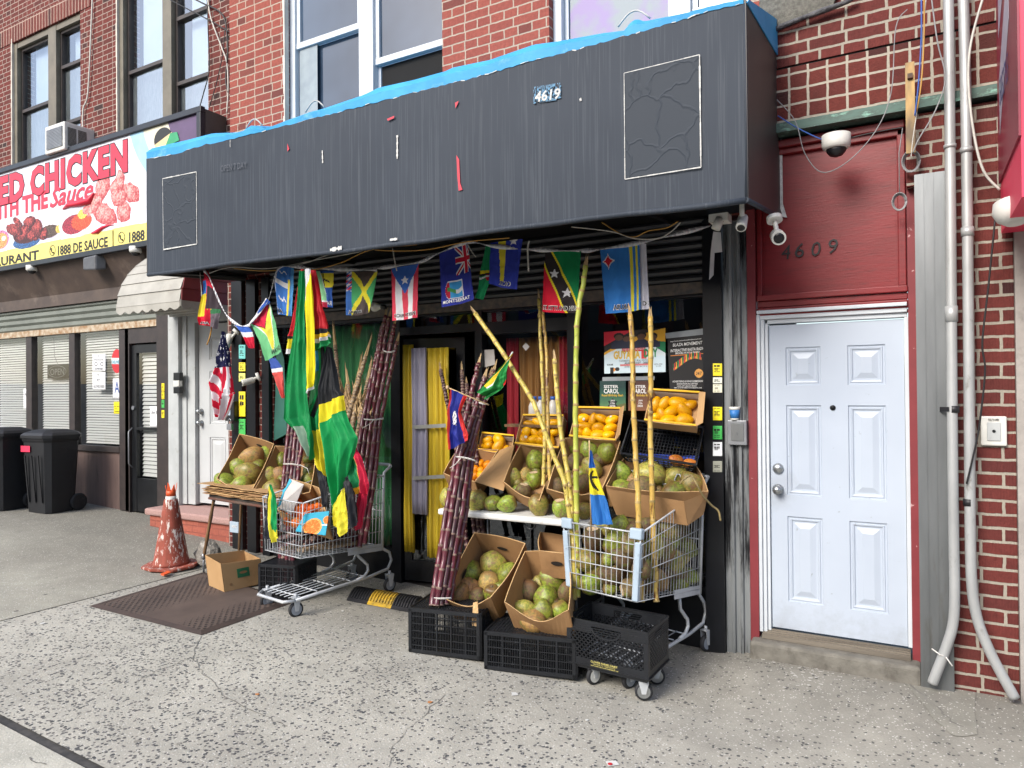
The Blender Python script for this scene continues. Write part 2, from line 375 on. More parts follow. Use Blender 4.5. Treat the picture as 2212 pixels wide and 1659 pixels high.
# ================================================================ left-hand building
mat('brown_paint', '#54473f', '#463b36', .6, ns=5, dirt='#6e6158'); mat('brown_frame', '#3a3230', '#2e2828', .5)
mat('window_frame', '#6d675a', '#5f5a4e', .55, ns=6); mat('caulk', '#d2ccc0', rough=.8)
mat('black_metal', '#17191d', '#0f1114', .38, ns=10, dirt='#4a4a4c', ds=40, da=.7, db=.75); mat('black_paint', '#15171c', '#101216', .3, ns=8, bmp=.1, dirt='#3a3d42', ds=30, da=.68, db=.74)
mat('shutter_gray', '#7b8078', '#6c716a', .5, ns=3); mat('rusty_rail', '#b8ae9a', '#8c6a48', .8, ns=14)
mat('blinds', '#dfe0dc', '#d4d5d2', .6); mat('white_paint', '#b4b8b8', '#a6aaaa', .5, ns=4, dirt='#8c8880', ds=9, da=.62, db=.72)
mat('dark_room', '#0c0c0d', '#080808', .9, bmp=0); mat('panel_brown', '#6a5650', '#5e4c47', .7, ns=3, stretch=(6, 6, .6), dirt='#3c302c', da=.62, db=.7)
mat('shade', '#dbe8f0', '#c9dae6', .7, bmp=0, ns=1); mat('screen', '#8e9494', '#7e8484', .8, ns=3, stretch=(20, 1, 1)); mat('sheer', '#98a0a4', '#6e7880', .8, ns=2)
mat('white_plastic', '#d6d6d0', '#c6c6c0', .4, bmp=.05); mat('grey_metal', '#8d9094', '#7c7f84', .4, .4); mat('steel', '#b4b7b8', '#94989a', .3, .85, ns=3, stretch=(1, 1, .3))
LY = .4
Lb = thing('brick_building', 'dark red brick building with a fried chicken shop below and brown framed windows above', 'building', (0, 0, 0))
def opened_wall(b, x0, x1, z0, z1, holes, y0, y1, mi=0):
    """wall with rectangular openings, as butted boxes"""
    xs = sorted({x0, x1, *[h[0] for h in holes], *[h[1] for h in holes]})
    for a, c in zip(xs, xs[1:]):
        hs = sorted([(h[2], h[3]) for h in holes if h[0] < c-1e-6 and h[1] > a+1e-6]); z = z0
        for ha, hb in hs:
            if ha > z+1e-6: b.box(a, c, y0, y1, z, ha, mi)
            z = hb
        if z1 > z+1e-6: b.box(a, c, y0, y1, z, z1, mi)
w1 = (xx(29, LY), xx(176, LY), 4.5, zz(29, 90, LY)-.02); w2 = (xx(257, LY), xx(453, LY), 4.5, 7.25)
b = MB(); opened_wall(b, -14, -6.27, 3.2, 9.2, [w1, w2], LY, LY+.3); b.build('wall', 'brick_dark', Lb)
b = MB(); b.box(w1[0]-.35, w1[1]+.25, LY-.008, LY+.05, w1[3]+.005, w1[3]+.26); b.build('lintel', 'brick_dark_soldier', Lb)
b = MB()
for w_ in (w1, w2):
    rr = random.Random(5)
    z = 4.9
    while z < w_[3]:
        dz = rr.uniform(.05, .12); b.box(w_[0]-.012-rr.uniform(0, .012), w_[0]+.004, LY-.012, LY+.06, z, z+dz); z += dz
b.build('caulk_line', 'caulk', Lb)
def lwindow(w_, mull, rails, full):
    x0, x1, z0, z1 = w_; y = LY+.1
    wd = MB(); t = .085
    for a, c in ((x0, x0+t), (x1-.02, x1), (mull[0], mull[1])): wd.box(a, c, y-.08, y+.05, z0, z1)
    wd.box(x0+t, x1-.02, y-.075, y+.05, z1-t, z1)
    o = wd.build('window', 'window_frame', Lb)
    sash = MB(); s = .035
    spans = ((x0+t, mull[0]), (mull[1], x1-.02))
    for (a, c), rz in zip(spans, rails):
        sash.box(a, a+s, y-.02, y+.045, z0, z1-t); sash.box(c-s, c, y-.02, y+.045, z0, z1-t)
        for zr in rz: sash.box(a+s, c-s, y-.03, y+.04, zr-.022, zr+.022)
        sash.box(a+s, c-s, y-.03, y+.04, z1-t-.04, z1-t)
    sash.build('sash', 'brown_frame', o)
    g = MB()
    for a, c in spans: g.quad(V(a+s, y+.015, z0), V(c-s, y+.015, z0), V(c-s, y+.015, z1-t), V(a+s, y+.015, z1-t))
    g.build('pane', 'sky_pane', o, fix=False)
    sc = MB()
    for (a, c), rz in zip(spans, rails):
        for k, zr in enumerate(rz[:1]):
            sc.quad(V(a+s, y+.03, z0), V(c-s, y+.03, z0), V(c-s, y+.03, zr-.02), V(a+s, y+.03, zr-.02))
    sc.build('insect_screen', 'screen_mesh', o, fix=False)
    sh = MB()
    for a, c in spans: sh.box(a+.14, c-.01, y+.11, y+.12, z0, z1-.05)
    sh.build('window_shade', 'shade', o)
glass('sky_pane', (.93, .95, .97), 1.0, .08)
m, n, l, b_ = nt('screen_mesh'); b_.inputs['Base Color'].default_value = (*lin('#a6acac'), 1); b_.inputs['Roughness'].default_value = .9
t_ = nd(n, 'BsdfTransparent'); mx_ = nd(n, 'MixShader'); co_ = coords(n, l, (60, 1, 4))
l.new(ramp(n, l, noise(n, l, co_, 3, 2), .3, .7, .45, .8), mx_.inputs[0]); l.new(t_.outputs[0], mx_.inputs[1]); l.new(b_.outputs[0], mx_.inputs[2]); l.new(mx_.outputs[0], n['Material Output'].inputs[0])
lwindow(w1, (xx(103, LY), xx(120, LY)), ((zz(70, 225, LY),), (zz(150, 130, LY), zz(150, 255, LY))), True)
lwindow(w2, (xx(351, LY), xx(370, LY)), ((zz(315, 135, LY),), (zz(420, 160, LY), zz(420, 15, LY))), True)
dk = MB(); dk.box(-14, -6.3, LY+.9, LY+.95, 0, 8.5); dk.box(-14, -6.3, LY+.31, LY+.9, 2.95, 3.0); dk.build('interior', 'dark_room', Lb)
# ---- ground floor of the left building
sf = MB()
zt = zz(60, 668, .32); fas_top = zz(0, 576, .1)
sf.slab([V(-14, .32, zt), V(-14, .32, 3.2), V(-14, .1, 3.62), V(-14, .4, 3.66), V(-14, .45, zt)], V(14-8.0+.0, 0, 0)); sf.build('fascia', 'brown_paint', Lb)
rs = MB(); zr0 = zz(150, 716, LY); z = zr0+.05; k = 0
while z < zt-.01:
    z2 = min(z+.085, zt)
    rs.slab([V(-14, LY-.02, z), V(-14, LY-.045, z+(z2-z)*.3), V(-14, LY-.045, z+(z2-z)*.8), V(-14, LY-.02, z2-.004), V(-14, LY+.02, z2-.004), V(-14, LY+.02, z)], V(14-8.05, 0, 0)); z += .085
sh_ = rs.build('roller_shutter', 'shutter_gray', Lb)
bt = MB(); bt.box(-14, -8.05, LY-.05, LY+.02, zr0-.03, zr0+.05); bt.build('bottom_rail', 'rusty_rail', sh_)
fr = MB(); zb = zz(200, 962, LY); ztp = zr0-.03
for u0, u1 in ((61, 73), (154, 166), (262, 282)): fr.box(xx(u0, LY), xx(u1, LY), LY-.03, LY+.06, G(-9, .4) if u0 > 200 else zb-.06, ztp)
fr.box(-14, xx(262, LY), LY-.035, LY+.06, zb-.07, zb)
sfw = fr.build('storefront_frame', 'brown_frame', Lb)
pn = MB(); pn.box(-14, xx(262, LY), LY, LY+.05, 0, zb-.07); pn.build('lower_panel', 'panel_brown', Lb)
m, n, l, b_ = nt('blind_slats'); co_ = coords(n, l); sp_ = nd(n, 'SeparateXYZ'); l.new(co_, sp_.inputs[0])
b_.inputs['Roughness'].default_value = .6; b_.inputs['Base Color'].default_value = (*lin('#f0f0ee'), 1)
def blinds(x0, x1, z0, z1, y, name, par, pitch=.035):
    b = MB(); z = z0; rr = random.Random(int(x0*100))
    while z < z1:
        q = rr.uniform(-.003, .003); b.add([V(x0, y, z+q), V(x1, y, z-q), V(x1, y+.022, z+pitch*.8-q), V(x0, y+.022, z+pitch*.8+q)], [(0, 1, 2, 3)]); z += pitch
    return b.build(name, 'blind_slats', par, fix=False)
for i, (u0, u1) in enumerate(((-20, 61), (73, 154), (166, 262))):
    a, c = xx(u0, LY), xx(u1, LY)
    g = MB(); g.quad(V(a, LY+.01, zb), V(c, LY+.01, zb), V(c, LY+.01, ztp), V(a, LY+.01, ztp)); g.build('window', 'pane', Lb, fix=False)
    blinds(a+.05, c-.02 if i != 1 else c-.02, zb+.02, ztp, LY+.09, 'blinds', Lb)
# glass door with blinds
dx0, dx1 = xx(284, LY), xx(348, LY); dz0 = G(dx0, .3)+.02; dz1 = zz(300, 745, LY); kick = zz(320, 1035, LY)
dm = MB(); dm.box(dx0-.09, dx0, LY-.03, LY+.06, dz0-.02, ztp); dm.box(dx0, dx1, LY-.03, LY+.06, dz1+.02, ztp); dm.build('door_frame', 'brown_frame', Lb)
dd = MB(); s = .1
dd.box(dx0, dx0+s, LY, LY+.045, dz0, dz1); dd.box(dx1-s*.3, dx1, LY, LY+.045, dz0, dz1); dd.box(dx0+s, dx1-.03, LY, LY+.045, dz1-.1, dz1); dd.box(dx0+s, dx1-.03, LY+.004, LY+.04, dz0, kick)
dd.box(dx0+s, dx1-.03, LY-.01, LY+.045, zz(320, 926, LY)-.015, zz(320, 926, LY)+.015)
do = dd.build('door', 'black_metal', Lb)
g = MB(); g.quad(V(dx0+s, LY+.02, kick), V(dx1, LY+.02, kick), V(dx1, LY+.02, dz1-.1), V(dx0+s, LY+.02, dz1-.1)); g.build('pane', 'pane', do, fix=False)
blinds(dx0+s+.01, dx1, kick+.02, dz1-.1, LY+.07, 'blinds', do, .05)
hd = MB(); hx = dx0+.03; hd.tube([V(hx, LY-.01, dz0+.55), V(hx, LY-.06, dz0+.6), V(hx, LY-.06, dz0+1.0), V(hx, LY-.01, dz0+1.05)], .008); hd.cyl(V(hx+.02, LY-.02, dz0+1.3), V(hx+.02, LY, dz0+1.3), .025); hd.build('handle', 'grey_metal', do)
# dark post and white pillar, white panelled door
pp = MB(); pp.box(dx1, xx(376, LY), LY-.06, LY+.1, .2, 3.0); pp.build('post', 'brown_frame', Lb)
wp = MB(); wp.box(xx(376, LY)+.002, xx(398, LY), LY-.08, LY+.1, .2, 3.0); wp.build('pillar', 'white_paint', Lb)
tr = MB(); tz = zz(440, 700, LY); stz = zz(430, 1090, LY)
for a, c, y in ((398, 408, -.035), (408, 424, -.02)): tr.box(xx(a, LY)+.001, xx(c, LY), LY+y, LY+.1, stz, tz+.12)
tr.box(xx(424, LY)+.001, -6.28, LY-.03, LY+.1, tz+.02, tz+.12); tr.build('door_trim', 'white_paint', Lb)
mat('door_grey', '#bcbfc0', '#b2b5b6', .45, ns=2, bmp=.05); mat('door_white', '#b2bcc9', '#a9b3c1', .38, ns=1.2, bmp=.06, bd=.002, dirt='#8a9098', ds=17, da=.66, db=.72)
m = M['door_white']; n = m.node_tree.nodes; l = m.node_tree.links; b_ = n['Principled BSDF']; old = b_.inputs['Base Color'].links[0].from_socket
co_ = coords(n, l); sp_ = nd(n, 'SeparateXYZ'); l.new(co_, sp_.inputs[0]); zq = nd(n, 'Math', operation='MULTIPLY_ADD', i_1=-.9); l.new(noise(n, l, co_, 7, 6, .75), zq.inputs[0]); l.new(sp_.outputs[2], zq.inputs[2])
c = mixc(n, l, ramp(n, l, zq.outputs[0], -.05, -.5, 0, .45), old, lin('#6e6c68'))
vd = nd(n, 'VectorMath', operation='DISTANCE'); l.new(co_, vd.inputs[0]); vd.inputs[1].default_value = (-.80, 0, 1.16); wd2 = nd(n, 'Math', operation='MULTIPLY_ADD', i_1=.3); l.new(noise(n, l, co_, 9, 5, .7), wd2.inputs[0]); l.new(vd.outputs['Value'], wd2.inputs[2])
c = mixc(n, l, ramp(n, l, wd2.outputs[0], .3, .18, 0, .25), c, lin('#77746c')); c = mixc(n, l, ramp(n, l, noise(n, l, coords(n, l, (3, 3, 30)), 1.6, 5, .75), .68, .72, 0, .35), c, lin('#7c7e80')); l.new(c, b_.inputs['Base Color'])
def panel_door(x0, x1, z0, z1, y, panels, material, parent, name='door'):
    """slab with raised mouldings: the field is cut so each panel is really recessed"""
    b = MB(); W = x1-x0; H = z1-z0
    holes = [(x0+W*p[0], x0+W*p[1], z0+H*p[2], z0+H*p[3]) for p in panels]
    opened_wall(b, x0, x1, z0, z1, holes, y, y+.04)
    for a, c, e, f in holes:
        def ring(d0, y0, d1, y1):
            A = [V(a+d0, y0, e+d0), V(c-d0, y0, e+d0), V(c-d0, y0, f-d0), V(a+d0, y0, f-d0)]
            B = [V(a+d1, y1, e+d1), V(c-d1, y1, e+d1), V(c-d1, y1, f-d1), V(a+d1, y1, f-d1)]
            for i in range(4): b.quad(A[i], A[(i+1) % 4], B[(i+1) % 4], B[i])
            return B
        k = min(c-a, f-e)
        ring(0, y, .004, y+.010); ring(.004, y+.010, .014, y+.010); ring(.014, y+.010, .018, y+.004); ring(.018, y+.004, .026, y+.006)
        ring(.026, y+.006, .032, y+.014); ring(.032, y+.014, .042, y+.014)
        B = ring(.042, y+.014, .042+k*.16, y+.003); b.quad(*B)
    return b.build(name, material, parent, fix=False)
P6 = [(.13, .40, .80, .925), (.60, .87, .80, .925), (.13, .40, .44, .735), (.60, .87, .44, .735), (.13, .40, .09, .37), (.60, .87, .09, .37)]
wd_ = panel_door(xx(425, LY), -6.32, stz+.02, tz, LY+.03, [(p[0]+.05, p[1]+.05, p[2], p[3]) for p in P6], 'door_grey', Lb)
kb = MB(); kx = xx(431, LY)
for zk in (zz(431, 889, LY), zz(431, 914, LY)): kb = MB(); kb.lathe(V(kx, LY+.03, zk), V(0, -1, 0), [(0, .035), (.015, .033), (.02, .018), (.04, .018), (.05, .03), (.07, .024), (.072, .001)]); kb.build('door_knob', 'steel', wd_)
mat('granite', '#9c7a74', '#a98b84', .8, ns=90, bmp=.3, dirt='#6c5450', ds=60, da=.6, db=.65)
st = thing('entrance_step', 'brick step with a pink granite tread before the pale door', 'step', (0, 0, 0))
g0 = .2; b = MB(); b.box(-7.75, -6.33, .06, .62, g0, stz-.1); b.build('riser', 'brick_step', st)
b = MB(); b.box(-7.8, -6.3, .02, .62, stz-.098, stz-.02); b.build('tread', 'granite', st, bevel=.02)
# ---------------------------------------------------------------- chicken shop sign
mat('sign_frame', '#1d2129', '#15181e', .35); mat('red_ink', '#d0263f', '#c82440', .4, bmp=0); mat('dark_ink', '#16161a', '#121214', .5, bmp=0)
mat('sign_box', '#56514a', '#4a4640', .6, ns=4)
sg = thing('shop_sign', 'white and yellow fried chicken restaurant banner in a black frame', 'sign', (0, 0, 0))
sz0, sz1 = 3.64, 4.95; sx0, sx1 = -12.2, xx(443, .1)
b = MB(); b.box(sx0, sx1, .06, .12, sz1-.0, sz1+.07); b.box(sx0, sx1, .06, .12, sz0-.07, sz0); b.box(sx1-.07, sx1, .055, .12, sz0, sz1); b.build('frame', 'sign_frame', sg, bevel=.006)
b = MB(); b.box(sx0, sx1-.002, .122, .398, sz0-.05, sz1+.05); b.build('side_box', 'sign_box', sg)
SF = flat(V(sx0, .09, sz1), V(sx1-.07, .09, sz1), V(sx0, .09, sz0))
def sgs(u, v):                                   # measure on the picture -> place on the banner
    p = at(u, v, .09); return ((p.x-sx0)/(sx1-.07-sx0), (sz1-p.z)/(sz1-sz0))
ys = sgs(160, 511)[1]
def blob(s, t, c, r): return ((s-c[0])*3.72)**2+((t-c[1]))**2 < r*r
FOOD = []
def food(u, v, r, col, el=1.0): p = sgs(u, v); FOOD.append((p[0], p[1], r, col, el))
food(2, 518, .19, (214, 122, 160)); food(2, 520, .155, (236, 150, 90)); food(8, 515, .05, (240, 225, 210))
food(57, 522, .30, (52, 90, 140), .45); food(57, 505, .30, (70, 28, 30), .62)
food(110, 492, .34, (205, 198, 222), .72); food(112, 480, .22, (236, 232, 240), .5); food(106, 500, .21, (84, 66, 56), .6); food(128, 494, .08, (218, 178, 84))
food(166, 482, .36, (226, 228, 236), .72); food(160, 485, .24, (150, 40, 60), .75); food(176, 478, .2, (226, 80, 50), .8); food(178, 462, .09, (230, 210, 90))
FS = sorted(FOOD, key=lambda q: 0)
PCS = [(*sgs(u, v), ru/88, rv/172, a, k) for u, v, ru, rv, a, k in ((222, 402, 14, 24, -.3, 0), (259, 390, 8, 24, .1, 0), (256, 424, 15, 22, .2, 0), (281, 417, 18, 20, .4, 0), (207, 436, 24, 17, -.5, 0), (267, 456, 14, 24, .5, 0), (224, 462, 25, 22, .4, 0), (192, 452, 14, 12, 0, 0), (250, 404, 10, 18, -.2, 0),
    (30, 497, 20, 15, .3, 1), (64, 478, 14, 12, 0, 1), (52, 500, 18, 15, -.4, 1), (80, 492, 14, 20, .3, 1), (38, 480, 12, 9, .5, 1), (66, 508, 20, 12, .2, 1), (92, 505, 12, 14, .2, 1))]
def bannercol(s, t):
    X, Yy = s*(sx1-sx0), t*1.31
    for cs, ct, ru, rv, a, kd in PCS:
        dx, dy = X-cs*(sx1-sx0), Yy-ct*1.31; x, y = (dx*math.cos(a)+dy*math.sin(a))/ru, (-dx*math.sin(a)+dy*math.cos(a))/rv; d = math.hypot(x, y)*(1+.18*mnoise.noise(V(X*14, Yy*14, cs*9)))
        if d < 1:
            f = mnoise.noise(V(X*46, Yy*46, 2)); g_ = mnoise.noise(V(X*17, Yy*17, 7)); k = .5+.9*f+.5*g_-.55*d*d-.25*(x+y*.6)
            k = max(0, min(1, k+.25))
            return tuple(int(p+(q-p)*round(k*6)/6) for p, q in (zip((168, 62, 66), (246, 176, 168)) if kd == 0 else zip((58, 18, 24), (196, 84, 80))))
    fz = mnoise.noise(V(s*300, t*75, 3))
    for cs, ct, r, col, el in reversed(FOOD):
        if ((s-cs)*(sx1-sx0)/2.2)**2+((t-ct)/el)**2 < (r*.53)**2:
            k = 1+(.7*fz if sum(col) < 600 else .03); return tuple(int(max(0, min(255, x*round(k*6)/6))) for x in col)
    # pale, cream and plum ribbons in the upper right corner
    q = (1-s)*(sx1-sx0)/1.31-.0
    if q < 1.15 and t < .75:
        a = q+t*.9-.1*math.sin(t*5)
        if a < .42: return (92, 72, 106)
        if a < .78: return (226, 220, 196)
        if a < .98: return (160, 204, 230) if t < .4 else (222, 228, 238)
    if t > ys+.004*math.sin(s*40): return (236, 220, 122)
    w = int(6*mnoise.noise(V(s*6, t*2, 5)))
    return (226+w, 229+w, 240+w//2)
sheet('banner', SF, 760, 170, bannercol, 'vinyl', sg)
def sgbox(u0, v0, u1, v1): a = sgs(u0, v0); c = sgs(u1, v1); return (a[0], a[1], c[0], c[1])
for k, (txt, bx) in enumerate((('FRIED', (-95, 400, 50, 434)), ('CHICKEN', (66, 325, 276, 408)))):
    a = sgs(bx[0], 425 if k == 0 else 415); c = sgs(bx[2], 372 if k == 0 else 310)
    s0, s1 = a[0], c[0]; top = sgs(170, 332)[1]; bot = sgs(170, 400)[1]
    if k == 0: s0 = sgs(66, 400)[0]-(sgs(276, 400)[0]-sgs(66, 400)[0])*.74; s1 = sgs(53, 400)[0]
    write(txt, SF, (s0-.002, top-.01, s1+.002, bot+.01), 'dark_ink', sg, bold=.075, lift=.003, spacing=1.12)
    write(txt, SF, (s0, top, s1, bot), 'red_ink', sg, bold=.05, lift=.005, spacing=1.12)
wt = sgs(60, 418)[1]; wb_ = sgs(60, 449)[1]
write('WITH THE', SF, (sgs(-32, 430)[0], wt+.015, sgs(104, 430)[0], wb_+.055), 'red_ink', sg, bold=.045, lift=.003)
write('Sauce', SF, (sgs(108, 420)[0], sgs(150, 398)[1], sgs(202, 410)[0], sgs(150, 440)[1]), 'red_ink', sg, bold=.02, shear=.35, lift=.006)
b = MB(); pts = [SF(*sgs(u, v)) for u, v in ((137, 452), (150, 443), (175, 439), (195, 434), (204, 417))]; pts = [p+V(0, -.006, 0) for p in pts]
b.tube(pts, [.01, .035, .045, .04, .012], 6); b.build('swoosh', 'red_ink', sg)
b = MB(); pts = [SF(*sgs(u, v))+V(0, -.004, 0) for u, v in ((199, 504), (212, 500), (222, 492), (236, 487), (246, 486))]; b.tube(pts, [.012, .03, .022, .008, .004], 6); b.build('chilli_picture', 'red_ink', sg)
def base_line(u, v0, v1): return sgs(u, v0)[1], sgs(u, v1)[1]
t0, t1 = base_line(40, 548, 568)
write('RESTAURANT', SF, (sgs(-60, 560)[0], t0, sgs(84, 550)[0], t1), 'dark_ink', sg, bold=.03)
write('1888 DE SAUCE', SF, (sgs(125, 540)[0], t0, sgs(233, 520)[0], t1), 'dark_ink', sg, bold=.03)
write('1888 DE SAUCE', SF, (sgs(279, 510)[0], t0, sgs(279, 510)[0]+sgs(233, 520)[0]-sgs(125, 540)[0], t1), 'dark_ink', sg, bold=.03)
b = MB()
for u, v in ((113, 541), (262, 513)):
    p = at(u, v, .086)
    for k in range(20):
        a0 = 2*math.pi*k/20; a1 = 2*math.pi*(k+1)/20; r0, r1 = .062, .07
        b.quad(p+V(r0*math.cos(a0), 0, r0*math.sin(a0)), p+V(r1*math.cos(a0), 0, r1*math.sin(a0)), p+V(r1*math.cos(a1), 0, r1*math.sin(a1)), p+V(r0*math.cos(a1), 0, r0*math.sin(a1)))
    b.tube([p+V(-.028, -.001, .03), p+V(-.02, -.001, -.005), p+V(.005, -.001, -.03), p+V(.03, -.001, -.032)], [.012, .007, .007, .012], 5)
p = at(244, 515, .086); b.box(p.x-.005, p.x+.005, .083, .086, p.z-.1, p.z+.1)
b.build('phone_emblem', 'dark_ink', sg, fix=False)
b = MB(); p = at(352, 300, .086)
b.slab([p+V(.16*math.cos(a), 0, .13*math.sin(a)) for a in [math.pi*k/12+.35 for k in range(13)]], V(0, -.004, 0)); b.build('hat_picture', 'dark_ink', sg)
mat('hat_cream', '#e4c896', rough=.5, bmp=0); mat('hat_green', '#2e9c68', rough=.5, bmp=0)
b = MB(); b.slab([p+V(-.15, 0, -.1), p+V(.05, 0, -.1), p+V(.17, 0, .05), p+V(-.14, 0, -.04)], V(0, -.003, 0)); b.build('hat_band_picture', 'hat_cream', sg)
b = MB(); b.slab([p+V(.04, 0, -.11), p+V(.3, 0, -.07), p+V(.26, 0, .03), p+V(.14, 0, .04)], V(0, -.005, 0)); b.build('hat_brim_picture', 'hat_green', sg)
# ---------------------------------------------------------------- air conditioner
ac = thing('air_conditioner', 'white window air conditioner above the chicken sign', 'air conditioner', (0, 0, 0))
p = at(145, 318, .1); ax0 = at(97, 300, .02).x; ax1 = at(139, 300, .02).x; az0 = zz(118, 328, .02); az1 = zz(118, 268, .02)
b = MB(); b.box(ax0, ax1+.0, .02, LY+.1, az0, az1); b.build('housing', 'white_plastic', ac, bevel=.012)
b = MB()
for k in range(14): z = az0+.05+k*(az1-az0-.1)/14; b.box(ax0+.05, ax1-.04, .008, .019, z, z+.012)
b.build('front_grille', 'grey_metal', ac)
b = MB()
for k in range(16):
    z = az0+.06+k*(az1-az0-.12)/16
    for q in range(2): b.box(ax1+.0005, ax1+.004, .06+q*.13, .17+q*.13, z, z+.008)
b.build('side_vents', 'dark_ink', ac)
# ---------------------------------------------------------------- white curved hood over the pale door
mat('siding_white', '#a8a69e', '#98968e', .6, ns=5, dirt='#8e8a80', da=.6, db=.75); mat('siding_red', '#7c2a2c', '#702628', .5); 
hood = thing('door_hood', 'curved white clapboard canopy with a red side over the pale door', 'awning', (0, 0, 0))
hx0, hx1 = at(253, 672, -.35).x, at(390, 655, -.35).x; hz0 = zz(320, 668, -.35); hzt = zz(319, 553, .2)
b = MB(); N = 9; prof = []
for k in range(N+1):
    a = math.pi/2*k/N; prof.append((-.35-.0+(.4+.35)*(1-math.cos(a)), hz0+.06+(hzt-hz0)*math.sin(a)))
for k in range(N):
    (y0, z0), (y1, z1) = prof[k], prof[k+1]; e = .16*(k/N)**2*2.2; e2 = .16*((k+1)/N)**2*2.2
    b.slab([V(hx0+e, y0-.014, z0-.01), V(hx1, y0-.014, z0-.01), V(hx1, y1, z1), V(hx0+e2, y1, z1)], V(0, .02, .0))
    b.slab([V(hx0+e, y0-.014, z0-.01), V(hx0+e2, y1, z1), V(hx0+e2+.1, LY, z1), V(hx0+e, LY, z0)], V(.008, .0, .004))
b.build('siding', 'siding_white', hood)
b = MB()
for k in range(N):
    (y0, z0), (y1, z1) = prof[k], prof[k+1]; b.slab([V(hx1+.012, y0, z0), V(hx1, y1, z1), V(hx1, LY, z1), V(hx1+.012, LY, z0)], V(.012, 0, 0))
b.build('side_panel', 'siding_red', hood)
b = MB(); nS = 7
for s_, e_ in (((hx0, -.36), (hx1, -.36)), ((hx1+.014, -.36), (hx1+.014, LY))):
    tot = math.hypot(e_[0]-s_[0], e_[1]-s_[1]); kk = 40; pts = []
    for i in range(kk+1):
        t = i/kk; pts.append((s_[0]+(e_[0]-s_[0])*t, s_[1]+(e_[1]-s_[1])*t, .035*abs(math.sin(t*math.pi*nS))))
    for p, q in zip(pts, pts[1:]): b.slab([V(p[0], p[1], hz0+.07), V(q[0], q[1], hz0+.07), V(q[0], q[1], hz0-q[2]), V(p[0], p[1], hz0-p[2])], V(0, .01, 0) if s_[1] == e_[1] else V(.008, 0, 0))
b.build('scalloped_edge', 'siding_white', hood)
b = MB(); b.box(hx0+.03, hx1, -.33, LY, hz0+.05, hz0+.06)
for k in range(4): b.box(hx0+.03, hx1, -.25+k*.17, -.21+k*.17, hz0+.0, hz0+.048)
b.build('underside', 'siding_white', hood)
# ================================================================ our building, upper brick
Bb = thing('brick_building', 'orange red brick shop building with white framed windows above the dark awning', 'building', (0, 0, 0))
mat('shade_grey', '#8c989e', '#7e8a92', .5, bmp=0); mat('win_white', '#c6ccd2', '#bcc2c8', .35, ns=3, bmp=.05)
wa = (xx(618, 0), xx(961, 0), 3.9, 6.6); wb2 = (xx(1193, 0), xx(1620, 0, 100), 3.9, 6.6)
b = MB(); opened_wall(b, -6.26, -.78, 3.05, 8.4, [wa, wb2], 0, .3); b.build('wall', 'brick_orange', Bb)
# party wall side that the neighbour does not cover
b = MB(); b.box(-6.255, -6.2, .001, 3, 3.05, 8.4); 
def rwindow(w_, mull, railsL, railsR, par):
    x0, x1, z0, z1 = w_; y = .1; t = .05; o = MB()
    o.box(x0, x0+.075, y-.03, y+.08, z0, z1); o.box(x1-.02, x1, y-.03, y+.08, z0, z1); o.box(mull[0], mull[1], y-.04, y+.08, z0, z1)
    ob = o.build('window', 'win_white', par, bevel=.006)
    s = MB(); zr, zl = railsR, railsL
    for (a, c), z in (((x0+.075, mull[0]), zl), ((mull[1], x1-.02), zr)):
        s.box(a, c, y-.01, y+.05, z-.03, z+.03)
        for q in (a, c-.045): s.box(q, q+.045, y-.005, y+.045, z+.03, z1); s.box(q, q+.035, y+.03, y+.07, z0, z-.03)
    s.build('sash', 'win_white', ob, bevel=.004)
    g = MB()
    for (a, c), z in (((x0+.075, mull[0]), zl), ((mull[1], x1-.02), zr)):
        g.quad(V(a, y+.02, z+.03), V(c, y+.02, z+.03), V(c, y+.02, z1), V(a, y+.02, z1)); g.quad(V(a, y+.05, z0), V(c, y+.05, z0), V(c, y+.05, z-.03), V(a, y+.05, z-.03))
    g.build('pane', 'up_pane', ob, fix=False)
    if par is Bb and x0 < -4: o = MB(); c = x1-.065; a = mull[1]+.04; o.quad(V(a, y+.045, z0), V(c, y+.045, z0), V(c, y+.045, zr-.035), V(a, y+.045, zr-.035)); o.build('open_sash_gap', 'dark_room', ob, fix=False); o = MB(); o.box(x0+.1, x0+.34, y+.012, y+.014, z0, zl-.035); o.build('curtain', 'shade_grey', ob)
    return ob
m, n, l, b_ = nt('up_pane'); b_.inputs['Roughness'].default_value = .06; b_.inputs['Specular IOR Level'].default_value = .9
co_ = coords(n, l); l.new(mixc(n, l, ramp(n, l, noise(n, l, co_, .8, 3), .35, .7), lin('#2f3c4c'), lin('#46566a')), b_.inputs['Base Color'])
W1 = rwindow(wa, (xx(770, 0), xx(801, 0)), zz(705, 65, 0), zz(880, 100, 0), Bb)
cu = MB(); cu.box(wa[0]+.14, wa[0]+.42, .03, .035, 3.95, 6.6)
W2 = rwindow(wb2, (xx(1445, 0, 50), xx(1487, 0, 50)), 5.4, zz(1500, 12, 0), Bb)
mat('lilac_curtain', '#8a9296', '#8f7fa6', .6, ns=2.2, lo=.45, hi=.55)
cu = MB(); cu.box(wb2[0]+.12, xx(1440, 0, 50), .145, .148, 3.95, 5.35); cu.build('curtain', 'lilac_curtain', W2)
b = MB(); rr = random.Random(3)
z = 3.9
while z < 6.6:
    dz = rr.uniform(.04, .1); b.box(wa[0]-rr.uniform(.0, .018), wa[0]+.012, -.006, .05, z, z+dz); z += dz
b.build('caulk_line', 'caulk', Bb)
